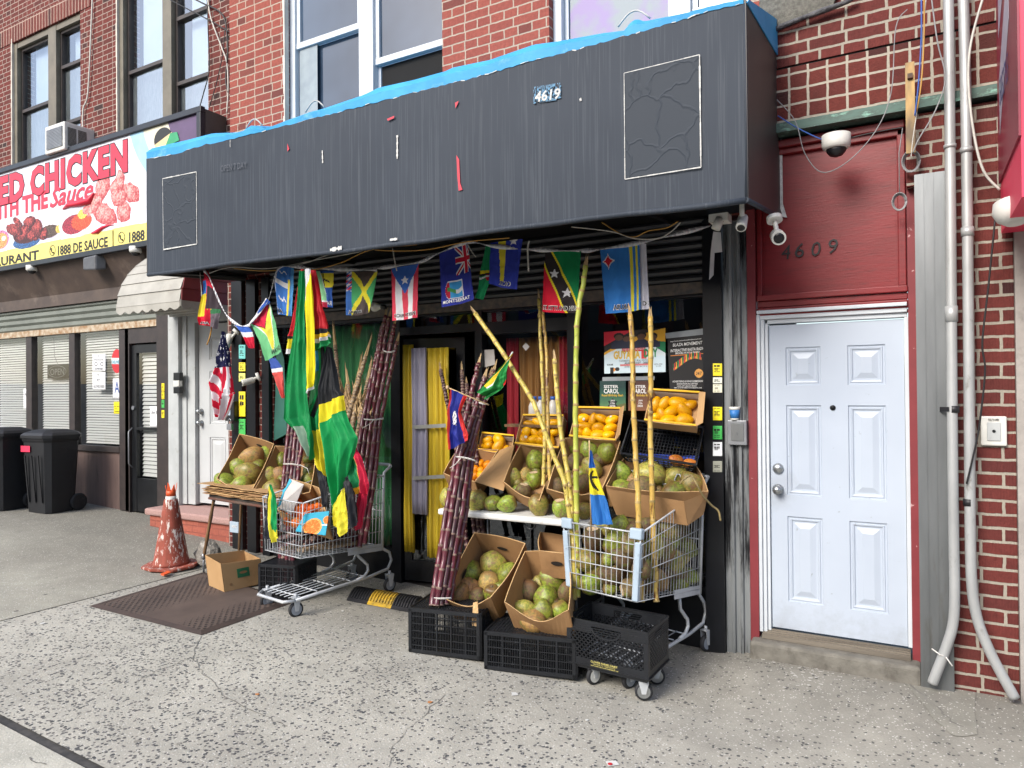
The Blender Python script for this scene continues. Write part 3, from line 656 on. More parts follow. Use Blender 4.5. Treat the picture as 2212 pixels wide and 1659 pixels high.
# right part: darker brick over the red door, with a soldier course and copper flashing
zl_ = zz(1860, 240, -.1); zs = zz(1674, 162, 0)
b = MB(); b.box(-.8, .5, -.1, .25, zs, 8.4); b.build('upper_wall', 'brick_red', Bb)
b = MB(); b.box(-.8, .5, -.112, .25, zl_+.005, zs-.02); b.build('soldier_course', 'brick_soldier', Bb)
b = MB(); b.box(-.8, .5, -.09, .25, zs-.02, zs); b.build('open_joint', 'dark_room', Bb)
mat('copper', '#4a645c', '#3a403c', .6, .2, ns=9, stretch=(1, 1, 3), lo=.45, hi=.7, dirt='#7aa898', ds=9, da=.55, db=.68)
b = MB(); b.box(-.78, .5, -.15, .0, zl_-.06, zl_); b.build('copper_flashing', 'copper', Bb)
b = MB(); b.box(.182, .5, -.1, .25, -.1, zl_-.08); b.box(-.028, .182, -.1, .25, zz(2010, 374, -.15)-.05, zl_-.08); b.box(.013, .182, -.095, .25, -.1, zz(2010, 374, -.15)-.05); b.build('pier', 'brick_red', Bb)
mat('pier_foot', '#5a4644', '#4a3a38', .9, ns=20)
# lead/flashing at the top right of the awning
mat('rubble', '#8c8a80', '#6e6c64', .95, ns=50, bmp=1, bd=.02); mat('lead', '#5d5d60', '#3e3e42', .7, ns=12, bmp=.8, bd=.02)
b = MB(); q = at(1760, 20, -.12); b.slab([at(1640, 76, -.13), at(1700, 50, -.13), at(1750, 30, -.13), at(1800, 8, -.13), at(1830, -60, -.13), at(1640, -60, -.13)], V(0, .02, 0)); b.build('stucco_patch', 'rubble', Bb)
b = MB(); b.tube([at(1640, 80, -.15), at(1690, 56, -.15), at(1735, 38, -.15), at(1780, 22, -.15), at(1830, 4, -.15), at(1850, -8, -.15)], [.014, .018, .014, .02, .014, .014], 7); b.build('lead_flashing', 'lead', Bb)
# ---------------------------------------------------------------- red entrance
mat('red_wood', '#7c181e', '#6e1519', .45, ns=3, stretch=(1, 1, 8), bmp=.25, bd=.003, fine=14, dirt='#561216', ds=5, da=.55, db=.75)
mat('red_peeling', '#7c2c32', '#72262c', .6, ns=6, dirt='#c09a98', ds=14, da=.66, db=.7)
En = thing('entrance', 'recessed red entrance surround with a boarded panel over the white door', 'entrance', (0, 0, 0))
z_m = zz(1800, 636, -.02)
b = MB(); b.box(-.93, -.03, -.0, .03, z_m-.01, zl_-.06); b.build('boarded_panel', 'red_wood', En)
b = MB(); mz = zz(1800, 640, -.05)
for y0, a, c in ((-.05, 0, .04), (-.03, -.045, -.002), (-.045, -.1, -.047), (-.02, -.13, -.102)): b.box(-.925, -.03, y0, .0-.001, mz+a, mz+c)
b.box(-.925, -.89, -.03, -.001, mz+.04, zl_-.08); b.box(-.08, -.035, -.03, -.001, mz+.04, zl_-.08)
b.box(-.92, -.035, -.06, -.001, zl_-.13, zl_-.08); b.box(-.92, -.035, -.03, -.001, zl_-.17, zl_-.13); b.build('moulding', 'red_wood', En, bevel=.006)
b = MB(); b.box(-.985, -.93, -.06, .03, .05, zl_-.08); b.box(-.03, .012, -.03, .03, .05, zl_-.08); b.build('door_post', 'red_peeling', En)
nums = flat(at(1686, 527, -.002), at(1812, 506, -.002), at(1690, 568, -.002))
for i, ch in enumerate('4609'):
    p = at((1702, 1731, 1769, 1790)[i] if False else (1698, 1727, 1763, 1800)[i], (545, 541, 538, 532)[i], -.004); hgt = .095; wdt = .058
    f_ = flat(p+V(-wdt/2, 0, hgt/2), p+V(wdt/2, 0, hgt/2), p+V(-wdt/2, 0, -hgt/2))
    write(ch, f_, (0, 0, 1, 1), 'dark_ink', En, name='house_number', bold=.0, shear=.12, lift=.006)
dX0, dX1, dZ0, dZ1 = -.855, -.055, .235, 2.27
b = MB()
for a, c, y in ((-.93, -.905, -.05), (-.905, -.88, -.035), (-.88, -.858, -.02)): b.box(a, c-.001, y, .05, dZ0-.03, dZ1+.075+a*.0)
for a, c, y in ((dZ1+.01, dZ1+.04, -.02), (dZ1+.04, dZ1+.075, -.04), (dZ1+.077, dZ1+.10, -.065)): b.box(-.925, -.035, y, .05, a, c)
b.box(-.053, -.028, -.02, .05, dZ0, dZ1+.01); b.build('door_frame', 'win_white', En, bevel=.004)
Dr = panel_door(dX0, dX1, dZ0, dZ1, .0, P6, 'door_white', En)
b = MB()
for v in (1012, 1057):
    p = at(1681, v, 0); b = MB(); b.lathe(V(p.x, 0, p.z), V(0, -1, 0), [(0, .036), (.01, .036), (.016, .026), (.02, .02), (.035, .02), (.042, .03), (.06, .027), (.064, .001)] if v > 1020 else [(0, .036), (.012, .034), (.022, .024), (.026, .001)], 24); b.build('door_knob', 'steel', Dr)
b = MB(); p = at(1799, 881, 0); b.lathe(V(p.x, 0, p.z), V(0, -1, 0), [(0, .018), (.006, .016), (.007, .009), (.003, .008)], 16); b.build('peephole', 'black_metal', Dr)
mat('sill_metal', '#8c8478', '#6e675e', .5, .5, ns=3, stretch=(.5, 8, 8)); mat('step_stone', '#77746c', '#65625b', .9, ns=12, bmp=.6, bd=.008, dirt='#4a453f', ds=9, da=.55, db=.75)
b = MB()
for k in range(4): b.box(-.91, -.04, -.07+k*.018, -.055+k*.018, .19, .2+k*.008)
b.box(-.91, -.04, -.07, .03, .17, .19); b.build('threshold', 'sill_metal', En)
b = MB(); b.box(-.975, .015, -.16, .1, -.02, .168); b.build('stone_step', 'step_stone', En, bevel=.02)
# steel corner trim on the pier
b = MB(); hs = [(.016, .06, -.162), (.06, .068, -.158), (.068, .11, -.162), (.11, .118, -.158), (.118, .182, -.161)]
for a, c, y in hs: b.box(a, c, y, -.1, .06, zz(2010, 374, -.15))
b.box(.012, .016, -.16, .03, .06, zz(2010, 374, -.15));
mat('steel_corner', '#8e9294', '#74787a', .38, .7, ns=2, stretch=(2, 2, .35), bmp=.2, bd=.01, fine=4, dirt='#5c5648', ds=1.6, da=.6, db=.8)
b.build('steel_trim', 'steel_corner', Bb)
# grey rendered wall and neighbour's red sign at the far right
mat('render_grey', '#a39e98', '#8f8a85', .9, ns=4, bmp=.6, bd=.01, dirt='#6e6a66', ds=3)
Gw = MB(); Gw.box(.502, 3.5, -.14, .4, -.1, 3.1); Gw = Gw.build('rendered_wall', 'render_grey'); tag(Gw, 'narrow strip of cracked grey rendered wall at the far right', 'wall')
Rs = thing('shop_sign', 'red and white boxed sign jutting out at the top right corner', 'sign', (0, 0, 0))
mat('sign_red', '#e23a5c', '#d83454', .5, ns=2, bmp=.05); mat('sign_maroon', '#8e2c40', '#7c2438', .4, ns=2, bmp=.02); mat('sign_pale', '#b9b4c4', rough=.4, bmp=0); mat('navy_ink', '#4a4a86', rough=.5, bmp=0)
rx = .43; zb0 = 3.0
b = MB(); b.box(rx+.01, 3.2, -1.05, -.15, zz(2210, 430, -1.0), 5.2); b.build('box', 'sign_red', Rs)
b = MB(); zlo = zz(2200, 420, -.9)
b.slab([V(rx, -.16, 3.0), V(rx, -1.06, 3.0), V(rx, -1.06, 5.2), V(rx, -.16, 5.2)], V(.009, 0, 0)); b.build('side_panel', 'sign_maroon', Rs)
sdf = flat(V(rx, -.2, 4.9), V(rx, -1.0, 4.9), V(rx, -.2, 3.1))
b = MB(); b.slab([sdf(.1, .02)+V(-.002, 0, 0), sdf(.7, -.1)+V(-.002, 0, 0), sdf(.7, .45)+V(-.002, 0, 0), sdf(.1, .62)+V(-.002, 0, 0)], V(.001, 0, 0)); b.slab([sdf(.1, .75)+V(-.002, 0, 0), sdf(.7, .5)+V(-.002, 0, 0), sdf(.7, .68)+V(-.002, 0, 0), sdf(.1, .92)+V(-.002, 0, 0)], V(.001, 0, 0)); b.build('lettering_panel', 'sign_pale', Rs)
write('Phone', sdf, (.15, .05, .65, .2), 'sign_maroon', Rs, lift=.004); write('Paste', sdf, (.15, .24, .65, .36), 'sign_maroon', Rs, lift=.004); write('Wholesale', sdf, (.15, .4, .65, .47), 'navy_ink', Rs, lift=.004); write('5852765', sdf, (.15, .76, .65, .84), 'navy_ink', Rs, lift=.004)
b = MB(); b.box(.6, 3.2, -1.06, -1.052, 3.0, 3.5); b.build('white_band', 'white_plastic', Rs)
# ================================================================ dark awning
mat('edge_white', '#cfd0cc', '#b0b0ae', .7, ns=40); mat('chip_red', '#c8384a', rough=.6)
def awnmat(name, c1, c2):
    m, n, l, b = nt(name); b.inputs['Roughness'].default_value = .68; b.inputs['Specular IOR Level'].default_value = .3
    co = coords(n, l, (14, 14, .25)); c = mixc(n, l, ramp(n, l, noise(n, l, coords(n, l), .9, 4), .3, .7), lin(c1), lin(c2))
    c = mixc(n, l, ramp(n, l, noise(n, l, co, 3.2, 2, .5), .58, .66, 0, .055), c, lin('#8a9096'))
    co = coords(n, l, (70, 70, .5)); c = mixc(n, l, ramp(n, l, noise(n, l, co, 1.6, 2, .5), .6, .64, 0, .06), c, lin('#9aa0a4'))
    l.new(c, b.inputs['Base Color'])
    a = noise(n, l, coords(n, l, (1, 1, .4)), 1.6, 3); bump(n, l, a, b, .5, .05)
awnmat('awning_vinyl', '#353c46', '#2d343e')
mat('awning_side', '#423f3d', '#3a3836', .5, ns=2, stretch=(1, 1, .4)); mat('blue_tarp', '#3a9fd4', '#2a8cc2', .6, ns=3, bmp=.4, bd=.01, fine=9, dirt='#86c4e2', ds=3, da=.6, db=.8)
Aw = thing('shop_awning', 'long dark grey box awning with a blue top edge over the fruit shop', 'awning', (0, 0, 0))
AY = -1.09; ax0, ax1 = -6.03, -.78
bnd = [(314, 343), (380, 333), (449, 311), (498, 302), (585, 279), (674, 257), (747, 238), (856, 210), (950, 187), (1048, 161), (1166, 127), (1250, 106), (1323, 86), (1409, 62), (1524, 27), (1602, 7)]
top = [(316, 317), (400, 297), (449, 284), (503, 282), (529, 274), (533, 264), (545, 271), (569, 276), (590, 267), (617, 253), (661, 237), (688, 230), (775, 200), (808, 184), (884, 167), (959, 146), (964, 141), (1049, 123), (1146, 89), (1192, 83), (1295, 64), (1350, 57), (1356, 40), (1369, 32), (1385, 38), (1467, 21), (1578, -4), (1602, -8)]
def interp(pl, u):
    for a, c in zip(pl, pl[1:]):
        if a[0] <= u <= c[0]: return a[1]+(c[1]-a[1])*(u-a[0])/(c[0]-a[0])
    return pl[0][1] if u < pl[0][0] else pl[-1][1]
bot = [(320, 593), (640, 553), (966, 512), (1300, 470), (1611, 430)]
NU = 150; us = [317+(1606-317)*i/NU for i in range(NU+1)]; rr = random.Random(11)
B_ = []; T_ = []; L_ = []
for u in us:
    p = at(u, interp(bnd, u)+rr.uniform(-1.6, 1.6), AY); B_.append(p); q = at(u, interp(top, u), AY); T_.append(V(q.x, AY+.05, q.z)); L_.append(V(p.x, AY, zz(u, interp(bot, u), AY)+.007*math.sin(p.x*2.3)+.004*math.sin(p.x*7.1)))
b = MB(); NZ = 10; rows = []
for k in range(NZ+1):
    rows.append([V(p.x, AY-.006*math.sin(math.pi*k/NZ)+.004*math.sin(p.x*5), q.z+(p.z-q.z)*k/NZ) for p, q in zip(B_, L_)])
for k in range(NZ):
    for i in range(NU): b.add([rows[k][i], rows[k][i+1], rows[k+1][i+1], rows[k+1][i]], [(0, 1, 2, 3)], 0, True)
b.build('front_panel', 'awning_vinyl', Aw, fix=False)
b = MB()
for i in range(NU):
    M1, M2 = [a.lerp(c, .5)+V(0, -.03, 0) for a, c in ((B_[i], T_[i]), (B_[i+1], T_[i+1]))]
    b.add([B_[i], B_[i+1], M2, M1], [(0, 1, 2, 3)], 0, True); b.add([M1, M2, T_[i+1], T_[i]], [(0, 1, 2, 3)], 0, True)
    b.add([T_[i], T_[i+1], V(T_[i+1].x, -.001, 4.33), V(T_[i].x, -.001, 4.33)], [(0, 1, 2, 3)], 0, True)
wS = atx(1673, 131, -.8); 
ps = [V(ax1+.012, AY+.0, B_[-1].z), V(ax1+.012, AY+.05, T_[-1].z), V(ax1+.012, 0, 4.32), V(ax1+.012, 0, zz(1673, 131, 0))]
b.slab(ps, V(.006, 0, 0)); b.build('blue_cover', 'blue_tarp', Aw, fix=False)
b = MB(); b.slab([V(ax1, AY+.002, L_[-1].z), V(ax1, AY+.002, B_[-1].z+.02), V(ax1, 0, zz(1673, 131, 0)+.02), V(ax1, 0, 3.0)], V(.01, 0, 0)); b.build('side_panel', 'awning_side', Aw); b = MB(); b.slab([V(ax0, AY+.002, L_[0].z), V(ax0, AY+.002, B_[0].z), V(ax0, 0, 4.1), V(ax0, 0, 3.0)], V(-.01, 0, 0)); b.build('side_panel', 'awning_side', Aw)
b = MB(); b.tube([p+V(0, .01, 0) for p in L_[::10]], .018, 8); b.tube([V(ax1, AY+.01, L_[-1].z), V(ax1, AY+.012, B_[-1].z)], .012, 8); b.tube([V(ax1, AY, L_[-1].z), V(ax1, 0, 3.0)], .015, 8); b.build('piping', 'awning_vinyl', Aw)
b = MB()
for i in range(NU):
    if rr.random() < .3:
        h = rr.uniform(.0, .005); b.quad(B_[i]+V(0, -.003, -h), B_[i+1]+V(0, -.003, -h), B_[i+1]+V(0, -.003, .002), B_[i]+V(0, -.003, .002))
b.build('bare_edge', 'edge_white', Aw, fix=False)
def strip(pl, wd, Y=AY-.0135, jit=.0):
    b = MB()
    P = [at(u, v, Y) for u, v in pl]
    for a, c in zip(P, P[1:]):
        d = (c-a).normalized(); n_ = V(-d.z, 0, d.x)*wd/2; k = 10
        for i in range(k):
            if True:
                q0 = a.lerp(c, i/k); q1 = a.lerp(c, (i+1)/k); s_ = rr.uniform(.5, 1.1); b.quad(q0-n_*s_, q1-n_*s_, q1+n_*s_, q0+n_*s_)
    b.build('bare_patch', 'edge_white', Aw, fix=False)
strip([(1348, 158), (1511, 118)], .005); strip([(1511, 118), (1514, 361)], .009); strip([(1514, 361), (1350, 387)], .007); strip([(1350, 387), (1348, 158)], .005)
strip([(351, 386), (424, 371)], .01); strip([(424, 371), (425, 527)], .007); strip([(425, 527), (353, 539)], .012); strip([(353, 539), (351, 386)], .004)
strip([(858, 292), (858, 343)], .016); strip([(696, 325), (697, 352)], .012); strip([(497, 302), (497, 318)], .006); strip([(713, 540), (738, 535)], .03); strip([(842, 518), (858, 516)], .02); strip([(1252, 216), (1256, 214)], .02)
for pl in ([(986, 335), (992, 345), (994, 395), (999, 410), (991, 412), (988, 380)], [(836, 257), (852, 250), (851, 255), (838, 261)], [(983, 222), (991, 218), (988, 226), (984, 234)], [(621, 310), (625, 322), (621, 327)]):
    b = MB(); b.slab([at(u, v, AY-.014) for u, v in pl], V(0, -.001, 0)); b.build('red_chip', 'chip_red', Aw)
# old stickers painted over: the blistered vinyl
m, n, l, b_ = nt('blistered'); b_.inputs['Roughness'].default_value = .66; b_.inputs['Specular IOR Level'].default_value = .3; b_.inputs['Base Color'].default_value = (*lin('#2f363f'), 1)
tc_ = nd(n, 'TexCoord'); nz_ = nd(n, 'TexNoise', i_Scale=3.5, i_Detail=3); l.new(tc_.outputs['Object'], nz_.inputs['Vector']); s_ = nd(n, 'VectorMath', operation='SCALE'); l.new(nz_.outputs['Color'], s_.inputs[0]); s_.inputs['Scale'].default_value = .35
v_ = nd(n, 'VectorMath', operation='ADD'); l.new(tc_.outputs['Object'], v_.inputs[0]); l.new(s_.outputs[0], v_.inputs[1]); vo_ = nd(n, 'TexVoronoi', i_Scale=4.6, feature='DISTANCE_TO_EDGE'); l.new(v_.outputs[0], vo_.inputs['Vector'])
bump(n, l, ramp(n, l, vo_.outputs['Distance'], 0, .05, 1, 0), b_, .4, .006)
b = MB()
for q in (((1350, 160), (1510, 120), (1512, 360), (1352, 385)), ((354, 388), (423, 373), (423, 526), (355, 537))): b.slab([at(u, v, AY-.011) for u, v in q], V(0, .002, 0)); b.build('painted_over_sticker', 'blistered', Aw); b = MB()
pf = flat(at(1152, 188, AY-.012), at(1212, 178, AY-.012), at(1152, 224, AY-.012))
mat('worn_blue', '#5d8eb0', '#3c5468', .7, ns=60, lo=.4, hi=.6)
b = MB(); rr = random.Random(2)
for i in range(30):
    for j in range(12):
        if rr.random() < .62: b.quad(pf(i/30, j/12), pf((i+1)/30, j/12), pf((i+1)/30, (j+1)/12), pf(i/30, (j+1)/12))
b.build('worn_number_patch', 'worn_blue', Aw, fix=False)
write('4619', pf, (.06, .3, .98, .95), 'edge_white', Aw, name='worn_number', bold=.02, shear=.1)
mat('ghost', '#464c56', rough=.6, bmp=0); gf = flat(at(470, 350, AY-.012), at(540, 338, AY-.012), at(470, 380, AY-.012)); write('OPEN 7 DAY', gf, (.1, .3, .9, .75), 'ghost', Aw, name='faded_lettering')
b = MB(); b.box(ax0, ax1, AY+.02, -.01, 3.06, 3.07)
for x in (-6.0, -4.5, -3.0, -1.5, -.85): b.tube([V(x, AY+.03, 2.95), V(x, -.02, 3.04)], .015, 6)
b.build('underside_frame', 'black_metal', Aw)
mat('wire_hoop', '#b4b6b4', rough=.5)
b = MB()
for u, v in ((548, 268), (680, 229), (1369, 38)):
    p = at(u, v, AY+.08); b.tube([p+V(-.1+.2*k/8, .0, .07*math.sin(math.pi*k/8)-.03) for k in range(9)], .006, 6)
b.build('frame_hoops', 'wire_hoop', Aw)
# ================================================================ shopfront of the fruit shop
Sf = thing('shopfront', 'black shopfront with roller shutter, display windows and an open doorway', 'shopfront', (0, 0, 0))
mat('shutter_black', '#3c3e42', '#2e3034', .42, ns=5, stretch=(1, 1, 1), dirt='#3e4044', ds=6, da=.6, db=.8); mat('shutter_bar', '#4c4c4c', '#6e6258', .7, ns=20)
b = MB(); z = 2.60; X0, X1 = -5.62, -1.262
while z < 3.06:
    P = [V(X0, -.02, z), V(X0, -.045, z+.012), V(X0, -.055, z+.03), V(X0, -.045, z+.048), V(X0, -.02, z+.058), V(X0, 0, z+.058), V(X0, 0, z)]; b.slab(P, V(X1-X0, 0, 0)); z += .058
sh = b.build('roller_shutter', 'shutter_black', Sf)
b = MB(); b.box(X0, X1, -.05, .0, 2.52, 2.60); b.build('bottom_bar', 'shutter_bar', sh)
b = MB(); zt = 2.53
xD0, xD1, xD2, xD3, xR = xx(848), xx(868), xx(1030), xx(1234), -1.262
for a, c in ((xx(590)-.06, xx(590)), (xD0, xD1), (xD2, xD2+.07), (xD3-.02, xD3+.06), (xR-.02, xR+.11)): b.box(a, c, -.03, .06, 0, zt if a > -1.4 or a < -5 else zt)
b.box(xR-.02, xR+.11, -.08, -.031, 0, 3.02)
for v0, v1 in ((668, 690), (698, 722)): pass
zA = zz(1050, 715); b.box(xD1, xD2, -.025, .055, zA-.0, zA+.07); b.box(xD2+.07, xD3-.02, -.025, .055, zA-.03, zA+.07)
b.box(xx(590), xD0, -.03, .055, zt-.04, zt); b.box(xD1, xR-.02, -.02, .05, zt-.03, zt)
b.box(xx(590), xD0, -.028, .055, .1, .42); b.box(xD2+.07, xD3-.02, -.02, .05, 0, .35); b.box(xD3+.06, xR-.02, -.028, .05, 0, .45)
b.build('frame', 'black_paint', Sf)
b = MB()
for a, c, z0, z1 in ((xx(590), xD0, .42, zt-.04), (xD2+.07, xD3-.02, .35, zA-.03), (xD3+.06, xR-.02, .45, zt-.03), (xD1, xD3-.02, zA+.07, zt-.03)):
    b.quad(V(a, .02, z0), V(c, .02, z0), V(c, .02, z1), V(a, .02, z1))
b.build('display_window', 'pane', Sf, fix=False)
# left posts and the brick strip between them
b = MB()
for u0, u1 in ((512, 534), (544, 563), (577, 592)): b.box(xx(u0), xx(u1), -.07, .05, .1, 3.0)
b.build('post', 'black_paint', Sf)
b = MB(); b.box(xx(496), xx(594), -.02, .3, .1, 3.0); b.build('pier', 'brick_dark', Bb)
mat('corrugated', '#6c7072', '#94989a', .4, .4, ns=1.5, stretch=(6, 6, .5), dirt='#1c1d20', ds=2.5, da=.48, db=.6)
b = MB(); x = -1.148; k = 0; P = []
pr = [(-1.148, -.05), (-1.11, -.05), (-1.104, -.07), (-1.085, -.07), (-1.079, -.05), (-1.055, -.05), (-1.049, -.07), (-1.03, -.07), (-1.024, -.05), (-.988, -.05), (-.986, .0), (-1.148, .0)]
b.slab([V(x, y, .0) for x, y in pr], V(0, 0, 3.0)); b.build('corrugated_strip', 'corrugated', Bb)
# inside
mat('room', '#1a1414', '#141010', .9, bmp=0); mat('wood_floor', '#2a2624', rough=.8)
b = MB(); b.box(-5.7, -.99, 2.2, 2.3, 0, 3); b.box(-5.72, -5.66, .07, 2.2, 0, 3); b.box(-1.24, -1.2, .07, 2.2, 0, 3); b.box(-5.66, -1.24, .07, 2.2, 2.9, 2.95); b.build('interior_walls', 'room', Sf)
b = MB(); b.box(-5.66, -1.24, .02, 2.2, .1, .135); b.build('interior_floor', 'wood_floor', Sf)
# open glass door, swung inwards
b = MB(); h0 = V(xD1+.005, .045, 0); hv = V(.97, .17, 0).normalized(); L = .60; nn = V(hv.y, -hv.x, 0)*.04
def leaf(a, c, z0, z1): b.obox(h0+hv*a+V(0, 0, z0), hv*(c-a), nn, V(0, 0, z1-z0))
leaf(0, .07, .16, zA-.03); leaf(L-.08, L, .16, zA-.03); leaf(.07, L-.08, .16, .34); leaf(.07, L-.08, zA-.12, zA-.03); dl = b.build('open_door', 'black_paint', Sf)
b = MB(); b.quad(*[h0+hv*a+nn*.5+V(0, 0, z) for a, z in ((.07, .34), (L-.08, .34), (L-.08, zA-.12), (.07, zA-.12))]); b.build('pane', 'pane', dl, fix=False)
# ================================================================ fruit
def fruitmat(name, c1, c2, c3, rough=.36, sc=5, lo=.45, hi=.62, spots=None, sp_lo=.62, bmp=.3):
    m, n, l, b = nt(name); b.inputs['Roughness'].default_value = rough; b.inputs['Specular IOR Level'].default_value = .4
    tc = nd(n, 'TexCoord'); oi = nd(n, 'ObjectInfo'); sc_ = nd(n, 'VectorMath', operation='ADD'); l.new(tc.outputs['Object'], sc_.inputs[0])
    mu = nd(n, 'Math', operation='MULTIPLY', i_1=37.0); l.new(oi.outputs['Random'], mu.inputs[0]); l.new(mu.outputs[0], sc_.inputs[1]); co = sc_.outputs[0]
    c = mixc(n, l, ramp(n, l, noise(n, l, co, sc, 4), lo, hi), lin(c1), lin(c2))
    c = mixc(n, l, ramp(n, l, noise(n, l, co, sc*.42, 6, .7), .52, .6), c, lin(c3))
    if spots: c = mixc(n, l, ramp(n, l, noise(n, l, co, sc*9, 3, .6), sp_lo, sp_lo+.06), c, lin(spots))
    if name.startswith('coco'):
        sp = nd(n, 'SeparateXYZ'); l.new(tc.outputs['Object'], sp.inputs[0]); zq = nd(n, 'Math', operation='MULTIPLY_ADD', i_1=.9); l.new(noise(n, l, co, 3, 5, .7), zq.inputs[0]); l.new(sp.outputs[2], zq.inputs[2])
        c = mixc(n, l, ramp(n, l, zq.outputs[0], .0, -.3, 0, .8), c, lin('#7c5c34'))
        mw = nd(n, 'TexNoise', i_Scale=2.0, i_Detail=6, i_Roughness=.8, i_Distortion=2.5); l.new(co, mw.inputs['Vector']); c = mixc(n, l, ramp(n, l, mw.outputs[0], .6, .63, 0, .75), c, lin('#43351f'))
        mp = nd(n, 'Mapping'); mp.inputs['Scale'].default_value = (14, 14, 1.5); l.new(co, mp.inputs[0]); c = mixc(n, l, ramp(n, l, noise(n, l, mp.outputs[0], 1, 3), .58, .7, 0, .3), c, lin('#5a5428'))
    hs = nd(n, 'HueSaturation', i_Saturation=(.98 if name.startswith('coco') else 1.05)); l.new(c, hs.inputs['Color']); l.new(ramp(n, l, oi.outputs['Random'], 0, 1, .62, 1.15), hs.inputs['Value'])
    l.new(ramp(n, l, oi.outputs['Random'], 0, 1, *((.478, .512) if name.startswith('coco') else (.497, .508))), hs.inputs['Hue']); l.new(hs.outputs[0], b.inputs['Base Color']); bump(n, l, noise(n, l, co, sc*6, 5, .65), b, bmp, .004)
fruitmat('coco_green', '#8e9c36', '#66762a', '#7e6e42', spots='#544a2e'); fruitmat('coco_yellow', '#a89c48', '#7f8436', '#8a7048', spots='#5e4e30')
fruitmat('coco_brown', '#78623e', '#5c4834', '#6e7434', .6, spots='#40342a', bmp=.6); fruitmat('coco_tan', '#b89450', '#94744a', '#8c8446', .5, spots='#5e452c', bmp=.5)
fruitmat('mango_skin', '#f0b43a', '#ecaa34', '#e09a34', .38, 9, spots='#5e4226', sp_lo=.66, bmp=.15); fruitmat('mango_red', '#c9783c', '#a85238', '#b58848', .38, 9)
fruitmat('orange_skin', '#f09a20', '#ee921c', '#ea861c', .4, 12, bmp=.5); fruitmat('mandarin_skin', '#e86a22', '#e26020', '#dc561e', .4, 12, bmp=.5)
mat('husk', '#7a6a50', '#5a4a36', .9, ns=60, bmp=.8); mat('cut_flesh', '#d8c8a8', '#b8926c', .7, ns=40, bmp=.5); mat('fruit_sticker', '#e4e4e0', rough=.5, bmp=0)
def coco_mesh(seed, cut=False, n1=26, n2=18):
    rr = random.Random(seed); ph = rr.uniform(0, 6); tip = rr.uniform(.08, .22)
    def f(p):
        z = p.z; r = math.hypot(p.x, p.y); a = math.atan2(p.y, p.x)
        q = 1+.065*math.cos(3*a+ph)*(1-z*z)+.045*mnoise.noise(p*1.7+V(seed, 0, 0))+.012*mnoise.noise(p*6)
        zz_ = z*(1.14+ (tip if z > .6 else 0)*((z-.6)/.4 if z > .6 else 0)); k = 1-.12*max(0, z)**2
        if z > .5: k -= .16*(z-.5)
        if z < -.78: zz_ += (-.78-z)*.6
        if cut and z > .72: zz_ = .80+.04*mnoise.noise(p*9)
        return V(p.x*q*k, p.y*q*k, zz_*q)
    b = MB(); b.ell(V(0, 0, 0), V(1, 0, 0), V(0, 1, 0), V(0, 0, 1), n1, n2, 0, f); return b
CP = {}
def proto(key, mb_, mats, parts=()):
    o = mb_.build(key, mats, fix=False); kids = []
    for nm, pm, pmat in parts: kids.append(pm.build(nm, pmat, fix=False))
    CP[key] = (o.data, [(k.name.split('.')[0], k.data) for k in kids])
    for k in [o]+kids: D.objects.remove(k)
def capmb(seed):
    b = MB(); rr = random.Random(seed); 
    for k in range(3):
        q = []
        for i in range(10):
            a = 2*math.pi*i/10+rr.uniform(-.15, .15); r = (.34-.06*k)*rr.uniform(.65, 1.15); q.append(V(r*math.cos(a), r*math.sin(a), -(.93+.03*k)-rr.uniform(0, .03)+.07*r))
        b.slab(q, V(0, 0, -.03))
    b.tube([V(0, 0, -.95), V(.03, .02, -1.04), V(.08, .05, -1.13)], [.1, .07, .05], 7)
    return b
def cutmb(seed):
    b = MB(); rr = random.Random(seed); q = []
    for i in range(22):
        a = 2*math.pi*i/22; r = .52*rr.uniform(.82, 1.1); q.append(V(r*math.cos(a), r*math.sin(a), .815+.03*mnoise.noise(V(r*math.cos(a)*5, r*math.sin(a)*5, seed))))
    b.slab([V(p.x, p.y, p.z) for p in q], V(0, 0, .03)); return b
def hairmb(seed):
    b = MB(); rr = random.Random(seed)
    for i in range(16):
        a = rr.uniform(0, 6.28); p = V(.3*math.cos(a), .3*math.sin(a), -.93); d = V(math.cos(a), math.sin(a), rr.uniform(-.2, .9)); b.tube([p, p+d*.2+V(0, 0, -.02), p+d*.42], [.02, .014, .004], 4)
    return b
KM = {'g': 'coco_green', 'y': 'coco_yellow', 'b': 'coco_brown', 't': 'coco_tan', 'c': 'coco_brown', 'w': 'coco_green'}
for k in 'gybt':
    for i in range(3): proto(f'coconut{k}{i}', coco_mesh(ord(k)+i*7), KM[k], [('stem_cap', capmb(i+ord(k)), 'husk')]+([('husk_fibre', hairmb(i), 'husk')] if i == 1 else []))
for i in range(2): proto(f'coconutc{i}', coco_mesh(50+i, True), 'coco_brown', [('cut_top', cutmb(i), 'cut_flesh')]); proto(f'coconutw{i}', coco_mesh(60+i, True), 'coco_green', [('cut_top', cutmb(i+5), 'cut_flesh')])
def mango_mb(seed):
    def f(p):
        z = p.z; return V(p.x*(1-.18*z)*(1+.1*mnoise.noise(p*1.2+V(seed, 0, 0)))+.14*(1-z*z)*0+.16*z*z, p.y*.82*(1-.15*z), z*1.32)
    b = MB(); b.ell(V(0, 0, 0), V(1, 0, 0), V(0, 1, 0), V(0, 0, 1), 20, 14, 0, f); return b
def dot_mb():
    b = MB(); b.ell(V(.15, -.80, .15), V(.26, 0, 0), V(0, .06, 0), V(0, 0, .26), 12, 6); return b
def stemdot(h): 
    b = MB(); b.tube([V(0, 0, -h-.06), V(0, 0, -h+.06)], [.07, .1], 6); return b
